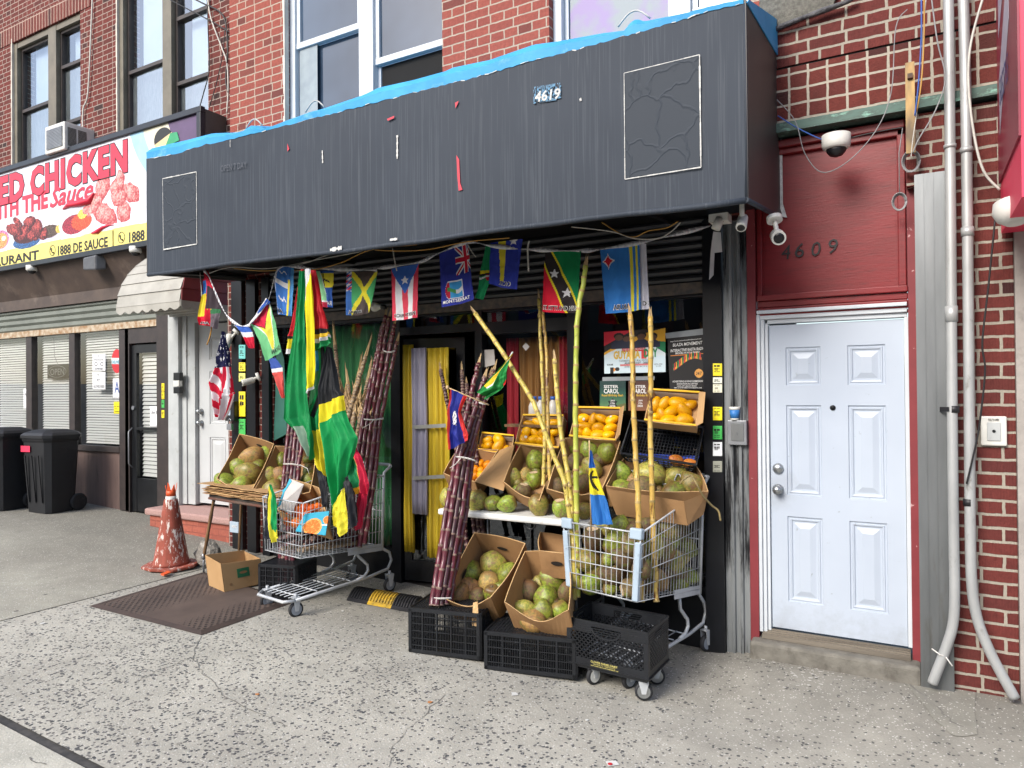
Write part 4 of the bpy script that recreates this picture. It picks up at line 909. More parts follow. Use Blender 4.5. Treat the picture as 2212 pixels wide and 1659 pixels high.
for i in range(4): proto(f'mango{i}', mango_mb(i*3), 'mango_skin', [('stem_end', stemdot(1.3), 'husk')]+([('sticker', dot_mb(), 'fruit_sticker')] if i == 1 else []))
proto('redmango0', mango_mb(9), 'mango_red', [('stem_end', stemdot(1.3), 'husk')])
for nm, mt, sq_ in (('orange', 'orange_skin', .96), ('mandarin', 'mandarin_skin', .84)):
    b = MB(); b.ell(V(0, 0, 0), V(1, 0, 0), V(0, 1, 0), V(0, 0, sq_), 20, 14, 0, lambda p: p*(1+.02*mnoise.noise(p*2))+V(0, 0, (.1 if p.z < 0 else -.1)*max(0, 1-math.hypot(p.x, p.y)*3)))
    proto(nm+'0', b, mt, [('stem_end', stemdot(sq_-.1), 'husk')])
def putfruit(kind, pos, r, label, group, cat, axis=None, seed=0, name=None):
    rr = random.Random(seed*13+7); nv = len([k for k in CP if k[:-1] == kind]); me, kids = CP[f'{kind}{rr.randrange(nv)}']
    nm = name or (kind if kind in ('mango', 'orange', 'mandarin') else 'coconut' if kind.startswith('coco') else 'mango')
    o = D.objects.new(nm, me); COL.objects.link(o); o.location = pos; o.scale = (r*rr.uniform(.93, 1.02), r*rr.uniform(.93, 1.02), r*rr.uniform(.95, 1.06))
    ax = axis if axis is not None else V(rr.uniform(-1, 1), rr.uniform(-.55, .55), rr.uniform(-.9, .9)); q = ax.to_track_quat('Z', 'Y')
    o.rotation_euler = (q @ Matrix.Rotation(rr.uniform(0, 6.28), 3, 'Z').to_quaternion()).to_euler()
    tag(o, label, cat, group)
    for kn, kd in kids:
        c = D.objects.new(kn, kd); COL.objects.link(c); c.parent = o
    return o
ORD = ['leftmost', 'second from left', 'third from left', 'fourth from left', 'fifth from left', 'sixth from left', 'seventh from left', 'eighth from left', 'ninth from left', 'tenth from left']
CW = {'g': 'green', 'y': 'yellow green', 'b': 'brownish', 't': 'golden tan', 'c': 'brown trimmed', 'w': 'green trimmed'}
def hitplane(u, v, p0, n):
    d = ray(u, v); return CAM + d*((p0-CAM).dot(n)/d.dot(n))
def fill(rows, plane, fx, fy, sx, place, kindword, group, cat, lift=0.9, seed=0, kindkey=None):
    """rows: {row name: [(x, y, r, kind, axis?)]}; x, y in a zoomed crop: u = fx + sx*x, v = fy + sx*y"""
    p0, n = plane; n = n.normalized(); i = 0
    if n.dot(CAM-p0) < 0: n = -n
    for rn, items in rows.items():
        its = sorted(items, key=lambda q: q[0])
        for k, it in enumerate(its):
            x, y, rp, kd = it[:4]; u = fx+sx*x; v = fy+sx*y; r = 1.07*rp*sx/F*(hitplane(u, v, p0, n)-CAM).dot(FW)
            r *= 1.08 if kindkey == 'mango' else 1; pos = hitplane(u, v, p0+n*r*lift, n); i += 1
            ax = None
            if len(it) > 4: a = math.radians(it[4]); ax = RT*math.cos(a)+UP*math.sin(a)-FW*.15
            key = kindkey or 'coconut'+kd
            lab = (CW.get(kd, kd)+' ' if kindkey is None else kd+' ')+kindword+', '+(ORD[k] if len(its) > 1 else 'the only one')+(', '+rn+' row, ' if len(rows) > 1 else ', ')+place.replace('of the ', '')
            putfruit(key, pos, r, lab.replace('  ', ' ').strip(), group, cat, ax, seed*50+i)
    if kindkey is None:          # the ones below, glimpsed in the gaps
        al = [it for r_ in rows.values() for it in r_]; rr = random.Random(seed); cand = [((p[0]+q[0])/2, (p[1]+q[1])/2, (p[2]+q[2])/2.4) for k, p in enumerate(al) for q in al[k+1:] if 90 < math.hypot(p[0]-q[0], p[1]-q[1]) < 330]; rr.shuffle(cand)
        for k, (x, y, rp) in enumerate(cand[:7]):
            u = fx+sx*x; v = fy+sx*y; r = 1.05*rp*sx/F*(hitplane(u, v, p0, n)-CAM).dot(FW); putfruit('coconut'+'gybgt'[k % 5], hitplane(u, v, p0+n*r*.35, n), r, 'coconut half hidden under the others, '+place.replace('of the ', ''), group+', half hidden', cat, None, seed*50+30+k)
# ================================================================ cartons
mat('cardboard', '#a07c54', '#947049', .8, ns=3, bmp=.35, bd=.003, fine=22, dirt='#7e5e3e', ds=5, da=.55, db=.8); mat('cardboard_pale', '#b49064', '#a88458', .8, ns=3, bmp=.3, fine=18, dirt='#8c6c46', ds=5, da=.6, db=.8)
mat('card_edge', '#c9a878', '#b08c5e', .9, ns=60, stretch=(1, 1, 1)); mat('yellow_print', '#e2b41e', '#d8a81a', .6); mat('white_print', '#cdc8c4', '#c0bab4', .7); mat('teal_print', '#2aa3bd', '#2292aa', .55); mat('green_print', '#2a7048', '#245f3e', .6)
mat('hole_dark', '#1c140e', rough=.9, bmp=0)
def carton(label, rim, depth, material='cardboard', dips=(0, 0, 0, 0), seed=0, band=None, inset=.06, flaps=(), holes=True, group=None, outer=None):
    """rim = 3D corners TL, TR, BR, BL as the camera sees them; walls run back from it to a floor; one carton"""
    TL, TR, BR, BL = rim; n = (TR-TL).cross(BL-TL).normalized()
    if n.dot(CAM-TL) < 0: n = -n
    c = (TL+TR+BR+BL)/4; th = .006; ro = thing('cardboard_box', label, 'box', tuple((BL+BR)/2), group)
    fl = [p+(c-p)*inset-n*depth for p in rim]; rr = random.Random(seed)
    wall = MB(); edge = MB()
    for k in range(4):
        a, c2 = rim[k], rim[(k+1) % 4]; fa, fc = fl[k], fl[(k+1) % 4]; wn_ = ((a+c2)/2-c); inn = -(c2-a).cross(fa-a).normalized()
        if inn.dot(c-(a+c2)/2) < 0: inn = -inn
        N = 14; prev = None
        for i in range(N+1):
            t = i/N; dp = dips[k]*math.sin(math.pi*t)**1.3+ (rr.uniform(-.0022, .0022) if 0 < i < N else 0); p = a.lerp(c2, t)-n*dp*depth; bow = inn*(-.012*math.sin(math.pi*t)*(depth/.2)); p = p+bow; q = fa.lerp(fc, t)
            cur = (p, p+inn*th, q, q+inn*th)
            if prev:
                wall.quad(prev[0], cur[0], cur[2], prev[2]); wall.quad(prev[1], prev[3], cur[3], cur[1]); edge.quad(prev[0], prev[1], cur[1], cur[0])
            prev = cur
    wall.slab([p for p in fl], n*th)
    w_ = wall.build('carton_walls', material, ro, fix=False); edge.build('torn_edge', 'card_edge', w_, fix=False)
    if band:
        b = MB(); 
        for k in (0, 2):
            a, c2 = rim[k], rim[(k+1) % 4]; inn = (c-(a+c2)/2).normalized(); 
            b.slab([a+n*.002, c2+n*.002, c2+inn*.014+n*.002, a+inn*.014+n*.002], n*.003)
            fa, fc = fl[k], fl[(k+1) % 4]; b.build('printed_flange', band, ro); b = MB()
        b = MB(); a, c2 = rim[0], rim[1]; inn = (c-(a+c2)/2).normalized(); q0, q1 = a-n*.02+inn*.012, c2-n*.02+inn*.012; b.slab([q0, q1, q1-n*depth*.6, q0-n*depth*.6], inn*.002); b.build('liner', 'white_print', ro)
    if holes:
        b = MB()
        for k in holes if isinstance(holes, (list, tuple)) else (0, 2):
            a, c2 = rim[k], rim[(k+1) % 4]; fa, fc = fl[k], fl[(k+1) % 4]; m_ = (a+c2)/2*.6+(fa+fc)/2*.4; inn = (c2-a).cross((fa+fc)/2-(a+c2)/2).normalized(); e = (c2-a).normalized(); d_ = inn.cross(e)
            if inn.dot(c-m_) < 0: inn = -inn
            for s_ in (1, -1): b = MB(); b.add([m_+inn*(th+.001 if s_ > 0 else -.014)+e*.045*math.cos(x)*(1 if abs(math.cos(x)) > .3 else .9)+d_*.016*math.sin(x) for x in [2*math.pi*j/14 for j in range(14)]], [tuple(range(14))]); b.build('hand_hole', 'hole_dark', ro, fix=False)
    for ff in flaps:                      # (edge index, angle outward, length)
        k, out, ln = ff; a, c2 = rim[k], rim[(k+1) % 4]; o_ = ((a+c2)/2-c).normalized(); d_ = (o_*math.cos(out)+n*math.sin(out))*ln; e = (c2-a)*.06
        b = MB(); b.slab([a, c2, c2-e+d_, a+e+d_*.9], n.cross((c2-a).normalized())*th); b.build('flap', material, ro)
    return ro, (c-n*depth*(1.0), n)
def z3(x, y, Y): return at(864+x*.24305, 1123.3+y*.24305, Y)        # crops used to take measures
def z4(x, y, Y): return at(1180.9+x*.24305, 1123.3+y*.24305, Y)
def z13(x, y, Y): return at(748.8+x*.20833, 835.3+y*.20833, Y)
def z20(x, y, Y): return at(1152+x*.20833, 835.3+y*.20833, Y)
def z5(x, y, Y): return at(403.2+x*.22568, 835.3+y*.22568, Y)
def z7(x, y, Y): return at(403.2+x*.20833, 518.4+y*.20833, Y)
def z14(x, y, Y): return at(806.5+x*.20833, 518.4+y*.20833, Y)
def z21(x, y, Y): return at(1209.7+x*.20833, 489.6+y*.20833, Y)
G3, G13, G20, G5 = (864, 1123.3, .24305), (748.8, 835.3, .20833), (1152, 835.3, .20833), (403.2, 835.3, .22568)
# --- big cartons on the crates
_, pl = carton('large brown carton of coconuts tipped forward on the left black crate, torn front edge', [z3(660, 110, -.62), z3(1115, 205, -.62), z3(805, 690, -1.05), z3(370, 690, -1.08)], .27, dips=(0, .05, .28, .05), seed=1, holes=(0, 3))
fill({'top': [(630, 465, 98, 'g', 200), (820, 390, 100, 'y', 10), (950, 485, 88, 'g', 60)], 'middle': [(600, 610, 96, 't', 20), (790, 555, 88, 't', 260), (900, 610, 62, 'g')], 'bottom': [(520, 690, 100, 't', 60), (690, 680, 76, 'b'), (820, 655, 76, 'g')]}, pl, *G3, 'of the carton on the left black crate', 'coconut', 'coconuts in the carton on the left crate', 'coconut', .75, 1)
b = MB(); p = z3(650, 735, -1.09); q = z3(690, 725, -1.09); b.slab([p, q, z3(700, 945, -1.12), z3(640, 940, -1.12)], V(0, .006, 0)); o_ = b.build('hanging_strip', 'card_edge'); tag(o_, 'torn corrugated strip dangling from the front edge of the tipped carton', 'cardboard strip')
_, pl = carton('large brown carton of coconuts tipped forward on the lower black crate with green tape', [z3(1110, 275, -.68), z3(1490, 300, -.66), z3(1500, 800, -1.12), z3(925, 730, -1.12)], .27, dips=(0, .05, .42, .05), seed=2, holes=(0,))
fill({'top': [(1145, 635, 90, 'b', 250), (1360, 535, 104, 'g', 150), (1480, 645, 82, 'b', 250)], 'middle': [(1110, 805, 92, 'y', 150), (1300, 700, 97, 'g', 100), (1430, 810, 82, 'g', 300)], 'bottom': [(1060, 915, 55, 'g'), (1190, 910, 104, 't', 160), (1270, 825, 98, 'g', 90), (1345, 930, 52, 'b')]}, pl, *G3, 'of the carton on the lower black crate', 'coconut', 'coconuts in the carton on the lower crate', 'coconut', .8, 2)
b = MB(); b.slab([z3(1090, 1010, -1.17), z3(1235, 1030, -1.17), z3(1240, 1065, -1.17), z3(1100, 1050, -1.17)], V(0, -.001, 0)); 
_, pl = carton('plain carton standing empty under the folding table beside the shopping cart', [z3(1245, 105, -.5), z3(1560, 160, -.5), z3(1560, 300, -.75), z3(1235, 270, -.75)], .2, seed=4, holes=(2,))
# --- folding table
mat('table_white', '#dcdcd8', '#cfcfcb', .45, ns=4, dirt='#a8a49c', ds=8, da=.6, db=.72)
tzl, tzr = at(950, 1089, -.64).z, at(1262, 1137, -.64).z; tx0, tx1 = at(948, 1090, -.64).x, at(1272, 1137, -.64).x; tz = (tzl+tzr)/2
Tb = thing('folding_table', 'white plastic folding table carrying the cartons of fruit', 'table', ((tx0+tx1)/2, -.35, G(-2.6)))
b = MB(); b.box(tx0, tx1, -.66, -.06, tz-.045, tz); b.build('tabletop', 'table_white', Tb, bevel=.014)
for x in (tx0+.12, tx1-.12):
    b = MB(); b.tube([V(x, -.12, tz-.045), V(x, -.12, G(x)), ], .013); b.tube([V(x, -.6, tz-.045), V(x, -.6, G(x))], .013); b.tube([V(x, -.6, .3), V(x, -.12, .3)], .01); b.build('leg', 'grey_metal', Tb)
b = MB(); b.tube([at(1128+i*3, 1122+14*math.sin(math.pi*i/10)**.7+i*1.2, -.60) for i in range(11)], .007); b.build('handle', 'black_metal', Tb)
# --- cartons on the table
_, pl = carton('carton of oranges standing behind the maroon cane bundle', [z13(1150, 650, -.22), z13(1575, 650, -.2), z13(1330, 985, -.55), z13(1000, 895, -.52)], .15, dips=(0, .0, .1, 0), seed=5, holes=False, flaps=())
fill({'top': [(1385, 800, 48, 'round'), (1465, 815, 50, 'round'), (1545, 800, 46, 'round')], 'middle': [(1200, 850, 44, 'round'), (1335, 855, 42, 'round'), (1395, 872, 42, 'round'), (1460, 870, 36, 'round')], 'bottom': [(1105, 905, 40, 'round'), (1225, 905, 42, 'round'), (1330, 925, 46, 'round'), (1400, 918, 50, 'round')]}, pl, *G13, 'of the carton behind the cane bundle', 'orange', 'oranges in the carton', 'orange', 1.0, 3, 'orange')
b = MB(); b.slab([z13(1590, 655, -.22), z13(1740, 600, -.2), z13(1625, 1080, -.6), z13(1330, 985, -.6)], V(0, .006, 0)); o_ = b.build('cardboard_flap', 'cardboard_pale'); tag(o_, 'loose pale cardboard sheet between the orange carton and the coconut carton', 'cardboard')
_, pl = carton('small white lined mango carton beside the oranges', [z13(1405, 470, -.08), z13(1735, 500, -.08), z13(1700, 700, -.2), z13(1360, 655, -.2)], .09, 'cardboard', seed=6, band='yellow_print', holes=False)
fill({'top': [(1455, 570, 46, 'golden'), (1590, 570, 60, 'golden')], 'bottom': [(1390, 640, 38, 'golden'), (1465, 615, 48, 'golden'), (1575, 625, 58, 'golden'), (1665, 662, 44, 'golden')]}, pl, *G13, 'of the mango carton beside the oranges', 'mango', 'mangoes in the small carton', 'mango', .9, 4, 'mango')
_, pl = carton('yellow edged mango carton behind the crossing canes', [z13(1830, 285, -.10), z13(2250, 290, -.10), z13(2200, 640, -.26), z13(1745, 590, -.26)], .1, 'cardboard_pale', seed=7, band='yellow_print', holes=False)
fill({'top': [(1910, 395, 52, 'golden'), (1992, 380, 48, 'golden'), (2070, 410, 46, 'golden'), (2140, 390, 52, 'golden')], 'middle': [(1860, 475, 56, 'golden'), (1950, 465, 48, 'golden'), (2025, 490, 46, 'golden'), (2100, 480, 42, 'golden'), (2165, 465, 46, 'golden')], 'bottom': [(1845, 542, 52, 'golden'), (1945, 552, 46, 'golden'), (2025, 565, 46, 'golden'), (2110, 565, 44, 'golden')]}, pl, *G13, 'of the mango carton behind the crossing canes', 'mango', 'mangoes in the left yellow carton', 'mango', .9, 5, 'mango')
_, pl = carton('yellow edged mango carton in the middle, under the green poster', [z20(470, 205, -.12), z20(905, 215, -.12), z20(850, 560, -.28), z20(370, 515, -.28)], .1, 'cardboard_pale', seed=8, band='yellow_print', holes=False, flaps=((1, .9, .07),))
fill({'top': [(515, 330, 50, 'golden', 20), (620, 345, 50, 'golden', 80), (712, 335, 53, 'golden', 150), (815, 345, 50, 'golden', 30)], 'middle': [(535, 415, 56, 'spotted', 170), (682, 430, 54, 'golden', 0), (800, 430, 52, 'golden', 20)], 'bottom': [(485, 490, 44, 'golden'), (562, 488, 48, 'spotted'), (672, 500, 55, 'golden', 10), (780, 500, 46, 'golden', 10)]}, pl, *G20, 'of the middle mango carton', 'mango', 'mangoes in the middle yellow carton', 'mango', .9, 6, 'mango')
_, pl = carton('yellow edged mango carton on top of the black plastic tray', [z20(1240, 20, -.14), z20(1725, 50, -.14), z20(1685, 410, -.30), z20(1150, 350, -.30)], .1, 'cardboard_pale', seed=9, band='yellow_print', holes=False, flaps=((1, .5, .05),))
fill({'top': [(1270, 190, 62, 'golden', 80), (1362, 180, 58, 'spotted', 60), (1500, 165, 62, 'golden', 0), (1625, 190, 52, 'golden', 20)], 'middle': [(1330, 300, 58, 'golden', 100), (1440, 262, 60, 'golden'), (1560, 250, 62, 'golden', 130)], 'bottom': [(1255, 325, 48, 'golden'), (1410, 350, 62, 'golden', 10), (1565, 345, 62, 'spotted', 10)]}, pl, *G20, 'of the mango carton on the black tray', 'mango', 'mangoes in the right yellow carton', 'mango', .9, 7, 'mango')
_, pl = carton('open carton of coconuts below the crossing yellow canes', [z13(1800, 600, -.25), z13(2150, 640, -.22), z13(2000, 1180, -.62), z13(1622, 985, -.58)], .16, 'cardboard', dips=(0, 0, .2, 0), seed=10, holes=False)
fill({'top': [(1960, 775, 98, 'g', 100), (2080, 850, 60, 'b')], 'middle': [(1725, 950, 86, 'y', 80), (1855, 925, 68, 't', 90), (1945, 960, 82, 'w', 95)], 'bottom': [(1830, 1080, 80, 'c', 80), (1760, 1075, 48, 'g')]}, pl, *G13, 'of the open carton left of the crossing canes', 'coconut', 'coconuts in the carton on the table', 'coconut', .75, 8)
_, pl = carton('carton of coconuts under the middle mango carton', [z20(330, 530, -.25), z20(905, 560, -.25), z20(700, 1090, -.62), z20(140, 1060, -.62)], .16, 'cardboard', dips=(0, 0, .25, 0), seed=11, holes=False)
fill({'top': [(420, 600, 82, 'g', 260), (580, 665, 100, 'g', 110), (765, 680, 104, 'g', 70)], 'middle': [(240, 900, 84, 'y', 80), (440, 780, 90, 'b', 200), (612, 850, 100, 'y', 130)], 'bottom': [(235, 1040, 92, 'b', 10), (510, 1010, 88, 'b', 60), (400, 950, 60, 'y')]}, pl, *G20, 'of the carton under the middle mangoes', 'coconut', 'coconuts in the middle carton', 'coconut', .75, 9)
tt = V(0, -.6, 0)
for i, (x, y, r, kd, a, lab) in enumerate(((1050, 1085, 92, 'y', 100, 'pale yellow coconut at the left end of the table behind the canes'), (1350, 1100, 104, 'y', 250, 'yellow green coconut on the table just right of the maroon canes'), (1510, 1155, 82, 'g', 30, 'mottled dark green coconut on the table edge, left of the pair'), (1668, 1165, 96, 'g', 200, 'striped green coconut on the table edge beside the torn carton'), (1985, 1170, 112, 'y', 280, 'big pale coconut with brown scars at the table edge below the canes'))):
    u = 748.8+x*.20833; v = 835.3+y*.20833; p = at(u, v, -.56); rd = r*.20833/F*(p-CAM).dot(FW); an = math.radians(a); putfruit('coconut'+kd, V(p.x, p.y, tz+rd*.97), rd, lab, 'coconuts loose on the table', 'coconut', RT*math.cos(an)+UP*math.sin(an)-FW*.15, 300+i)
for i, (x, y, r, kd, a, lab) in enumerate(((285, 1215, 98, 'w', 100, 'bright green coconut with trimmed top on the table behind the thick canes'), (520, 1240, 92, 'y', 200, 'yellow green coconut on the table behind the blue and yellow flag'))):
    u = 1152+x*.20833; v = 835.3+y*.20833; p = at(u, v, -.56); rd = r*.20833/F*(p-CAM).dot(FW); an = math.radians(a); putfruit('coconut'+kd, V(p.x, p.y, tz+rd*.97), rd, lab, 'coconuts loose on the table', 'coconut', RT*math.cos(an)+UP*math.sin(an)-FW*.15, 320+i)
_, pl = carton('wide carton of coconuts resting on the back of the right shopping cart', [z20(945, 730, -.22), z20(1690, 815, -.14), z20(1815, 1085, -.42), z20(750, 1030, -.58)], .17, 'cardboard', dips=(0, 0, .1, 0), seed=12, holes=False)
BOX9 = pl
fill({'upper': [(910, 910, 105, 'g', 110), (1220, 915, 140, 'y', 170), (1490, 930, 120, 'y', 200), (1650, 1035, 122, 'y', 120)], 'lower': [(905, 1065, 98, 'g', 20), (1130, 1060, 120, 'b', 170), (1290, 1090, 62, 'b'), (1455, 1105, 112, 'g', 320)]}, (pl[0]+pl[1]*.03, pl[1]), *G20, 'of the carton on the back of the right cart', 'coconut', 'coconuts in the carton on the cart', 'coconut', .8, 10)
b = MB(); b.slab([z20(760, 1060, -.60), z20(1560, 1190, -.56), z20(1600, 1440, -.50), z20(860, 1330, -.54)], V(0, .006, 0)); b.slab([z20(1562, 1190, -.56), z20(1815, 1090, -.42), z20(1760, 1330, -.40), z20(1602, 1440, -.50)], V(.0, .006, 0)); o_ = b.build('carton_front', 'cardboard', _)
# --- black plastic tray under the right mango carton
mat('black_plastic', '#1b1e23', '#14161a', .4, ns=6, bmp=.1, dirt='#3c3e42', ds=18, da=.62, db=.75)
def lattice(b, A, Bp, Cp, Dp, nh, nv, wh=.006, wv=.004, th=.006, skip=None):
    """bars between four corners A (bottom left), B (bottom right), C (top right), D (top left)"""
    n = (Bp-A).cross(Dp-A).normalized()*th
    for i in range(nh+1):
        t = i/nh; p, q = A.lerp(Dp, t), Bp.lerp(Cp, t); up_ = (Dp-A).normalized()*wh*(2.2 if i in (0, nh) else 1); b.slab([p-up_*.5, q-up_*.5, q+up_*.5, p+up_*.5], n)
    for i in range(nv+1):
        t = i/nv; p, q = A.lerp(Bp, t), Dp.lerp(Cp, t); e = (Bp-A).normalized()*wv*(2.5 if i in (0, nv) else 1)
        if skip and skip(t): continue
        b.slab([p-e*.5+n*.1, p+e*.5+n*.1, q+e*.5+n*.1, q-e*.5+n*.1], n*.8)
tr_ = thing('plastic_tray', 'black meshed plastic tray with two mangoes, leaning under the right mango carton', 'tray')
A_, B_2, C_2, D_2 = z20(905, 690, -.34), z20(1690, 810, -.30), z20(1765, 420, -.10), z20(1010, 345, -.12)
n_ = (B_2-A_).cross(D_2-A_).normalized(); n_ = n_ if n_.dot(CAM-A_) > 0 else -n_
fl = [p-n_*.1+((A_+B_2+C_2+D_2)/4-p)*.12 for p in (A_, B_2, C_2, D_2)]
b = MB(); lattice(b, *fl, 10, 20, .004, .004, .004); rimp = [A_, B_2, C_2, D_2]
for k in range(4): lattice(b, fl[k], fl[(k+1) % 4], rimp[(k+1) % 4], rimp[k], 3, 14, .006, .005, .004)
b.build('mesh', 'black_plastic', tr_)
b = MB(); b.tube(rimp+[A_], .01, 7); b.build('rim', 'black_plastic', tr_)
pl2 = (sum(fl, V(0, 0, 0))/4, n_)
fill({'': [(1480, 768, 58, 'red blushed', 160), (1620, 790, 48, 'small golden', 10)]}, pl2, *G20, 'of the black plastic tray', 'mango', 'mangoes in the black tray', 'mango', .9, 12, 'redmango')
mat('royal_blue', '#24409c', '#1e3688', .5)
b = MB(); b.slab([z20(1090, 690, -.16), z20(1720, 720, -.14), z20(1680, 830, -.2), z20(1080, 790, -.22)], V(0, .004, 0)); tag(b.build('blue_sheet', 'royal_blue'), 'blue plastic sheet seen through the black tray', 'plastic sheet')
# ================================================================ shopping carts
mat('cart_metal', '#bfc3c6', '#aaaeb2', .42, .2, ns=9, bmp=.1, dirt='#5c5c5c', ds=20, da=.65, db=.75); mat('guard', '#a9bac8', '#9cadbb', .4, ns=5, dirt='#7e8a94', ds=22, da=.62, db=.7)
mat('rubber', '#26272a', '#1e1f22', .7); mat('wheel_grey', '#8e949c', '#7e848c', .5, ns=12)
def wheel(par, c, ax, r, wd, ring='wheel_grey', fork=True, top=None, name='wheel'):
    ax = ax.normalized(); o = thing('x', None, None) if False else None
    b = MB(); b.lathe(c-ax*wd/2, ax, [(0, r*.8), (wd*.12, r*.97), (wd*.3, r), (wd*.7, r), (wd*.88, r*.97), (wd, r*.8)], 24); w_ = b.build(name, 'rubber', par)
    b = MB(); b.lathe(c-ax*(wd/2+.001), ax, [(0, r*.72), (.002, r*.72), (wd, r*.72), (wd+.002, r*.72)], 24); b.lathe(c-ax*(wd/2+.006), ax, [(0, r*.22), (wd+.012, r*.22)], 12); b.build('rim', ring, w_)
    if fork:
        b = MB(); t = top or c+V(0, 0, r+.03)
        for s_ in (1, -1): b.slab([t+ax*s_*(wd/2+.008)+V(.03, 0, 0)*0+ (V(ax.y, -ax.x, 0))*.03, t+ax*s_*(wd/2+.008)-(V(ax.y, -ax.x, 0))*.03, c+ax*s_*(wd/2+.008)-(V(ax.y, -ax.x, 0))*.012-V(0, 0, .01), c+ax*s_*(wd/2+.008)+(V(ax.y, -ax.x, 0))*.012-V(0, 0, .01)], ax*s_*.003)
        b.obox(t-ax*(wd/2+.011)-(V(ax.y, -ax.x, 0))*.03, ax*(wd+.022), (V(ax.y, -ax.x, 0))*.06, V(0, 0, .006)); b.cyl(t, t+V(0, 0, .03), .012, n=8); b.build('fork', 'cart_metal', w_)
def cart(label, FR, fwd, W, Wr, L, zb0, zt0, zb1, zt1, gz, guards, handle=True, kid=False):
    fwd = V(fwd[0], fwd[1], 0).normalized(); rear = -fwd; left = V(fwd.y, -fwd.x, 0)
    if left.x > 0: left = -left
    ct = thing('shopping_cart', label, 'shopping cart', (FR.x, FR.y, gz))
    def P(a, q, h, k=0):
        wdt = W+(Wr-W)*a; mid = (1-h)*.03; p = FR+rear*(L*a)+left*(mid+(wdt-2*mid)*q); z = (zb0+(zb1-zb0)*a)*(1-h)+(zt0+(zt1-zt0)*a)*h; return V(p.x, p.y, gz+z)
    b = MB(); wr = .0024
    hl = [0, .22, .42, .62, .82, 1]
    for i in range(15): b.tube([P(0, i/14, 0), P(0, i/14, 1)], wr, 4, sm=False)
    for h in hl: b.tube([P(0, 0, h)+fwd*.004, P(0, 1, h)+fwd*.004], .0034 if h < 1 else .006, 5)
    for q in (0, 1):
        for i in range(23): b.tube([P(i/22, q, 0), P(i/22, q, 1)], wr, 4, sm=False)
        for h in hl: b.tube([P(0, q, h)+left*(-.004 if q == 0 else .004), P(1, q, h)+left*(-.004 if q == 0 else .004)], .0034 if h < 1 else .0065, 5)
    for i in range(13): b.tube([P(0, i/12, 0), P(1, i/12, 0)], wr, 4, sm=False)
    for i in range(12): b.tube([P(i/11, 0, 0)-V(0, 0, .004), P(i/11, 1, 0)-V(0, 0, .004)], .003, 4, sm=False)
    for i in range(13): b.tube([P(1, i/12, 0), P(1, i/12, 1)], wr, 4, sm=False)
    for h in (0, .5, 1): b.tube([P(1, 0, h), P(1, 1, h)], .005, 5)
    for q in (0, 1): b.tube([P(0, q, 0), P(0, q, 1)], .005, 5)
    b.build('basket', 'cart_metal', ct)
    b = MB()
    for q in (0, 1): b.tube([P(1, q, -.05), P(1, q, .5), P(1, q, 1.04), P(1, q, 1.12)+rear*.07], .0125, 8); b.build('rear_post', 'cart_metal', ct); b = MB()
    b = MB(); b.tube([P(1, 0, 1.12)+rear*.07, P(1, .1, 1.13)+rear*.11, P(1, .9, 1.13)+rear*.11, P(1, 1, 1.12)+rear*.07], .014, 8)
    if handle: b.build('handle', 'cart_metal', ct)
    b = MB(); e = V(0, 0, gz)
    for q in (0, 1):
        s_ = left*(.02 if q == 0 else -.02)
        def Q(a, z): p = P(a, q, 0)+s_; return V(p.x, p.y, gz+z)
        b.tube([Q(.97, zb1), Q(1.12, .33), Q(1.15, .26), Q(1.10, .19), Q(.85, .165), Q(.4, .15), Q(-.05, .135)] if q == 0 else [Q(.97, zb1), Q(1.12, .33), Q(1.15, .26), Q(1.10, .19), Q(.85, .165), Q(.4, .15), Q(-.05, .135)], .0125, 8)
        b.tube([Q(.68, zb1+.02), Q(.70, .36), Q(.82, .27), Q(.83, .22), Q(.78, .18), Q(.68, .165)], .0125, 8)
    b.tube([V(*(P(-.05, 0, 0)+left*.02).xy, gz+.135), V(*(P(-.14, .15, 0)).xy, gz+.13), V(*(P(-.14, .85, 0)).xy, gz+.13), V(*(P(-.05, 1, 0)-left*.02).xy, gz+.135)], .0125, 8)
    b.obox(P(.55, 0, 0)-left*.006-V(0, 0, .035), P(1, 0, 0)-P(.55, 0, 0), left*.003, V(0, 0, .06)); b.obox(P(.55, 1, 0)-left*.0-V(0, 0, .035), P(1, 1, 0)-P(.55, 1, 0), left*.003, V(0, 0, .06))
    b.build('frame', 'cart_metal', ct)
    b = MB()
    for i in range(7):
        q = .15+.7*i/6; p0 = P(-.08, q, 0); p1 = P(.78, q, 0); b.tube([V(p0.x, p0.y, gz+.15), V(p1.x, p1.y, gz+.185)], .004, 5)
    for a in (0, .2, .4, .6, .78): p0 = P(a, .05, 0); p1 = P(a, .95, 0); b.tube([V(p0.x, p0.y, gz+.155+.03*a), V(p1.x, p1.y, gz+.155+.03*a)], .0045, 5)
    b.build('lower_rack', 'cart_metal', ct)
    for a, q in ((-.02, .1), (-.02, .9), (1.1, .0), (1.1, 1.0)):
        p = P(a, q, 0); wheel(ct, V(p.x, p.y, gz+.058), left+rear*.15, .058, .03)
    if guards:
        for q in (0, 1):
            b = MB(); g0, g1 = P(0, q, .0), P(0, q, .86); s_ = left*(1 if q == 0 else -1)
            b.slab([g0+fwd*.012-s_*.006, g0+fwd*.012+s_*.034, g0-fwd*.01+s_*.034, g0-fwd*.02-s_*.006], g1-g0); b.build('corner_guard', 'guard', ct, bevel=.006)
            b = MB(); g0, g1 = P(0, q, .9), P(0, q, 1.06); b.slab([g0+fwd*.014-s_*.012, g0+fwd*.014+s_*.075, g0-fwd*.014+s_*.075, g0-fwd*.024-s_*.012], g1-g0); b.build('corner_cap', 'guard', ct, bevel=.008)
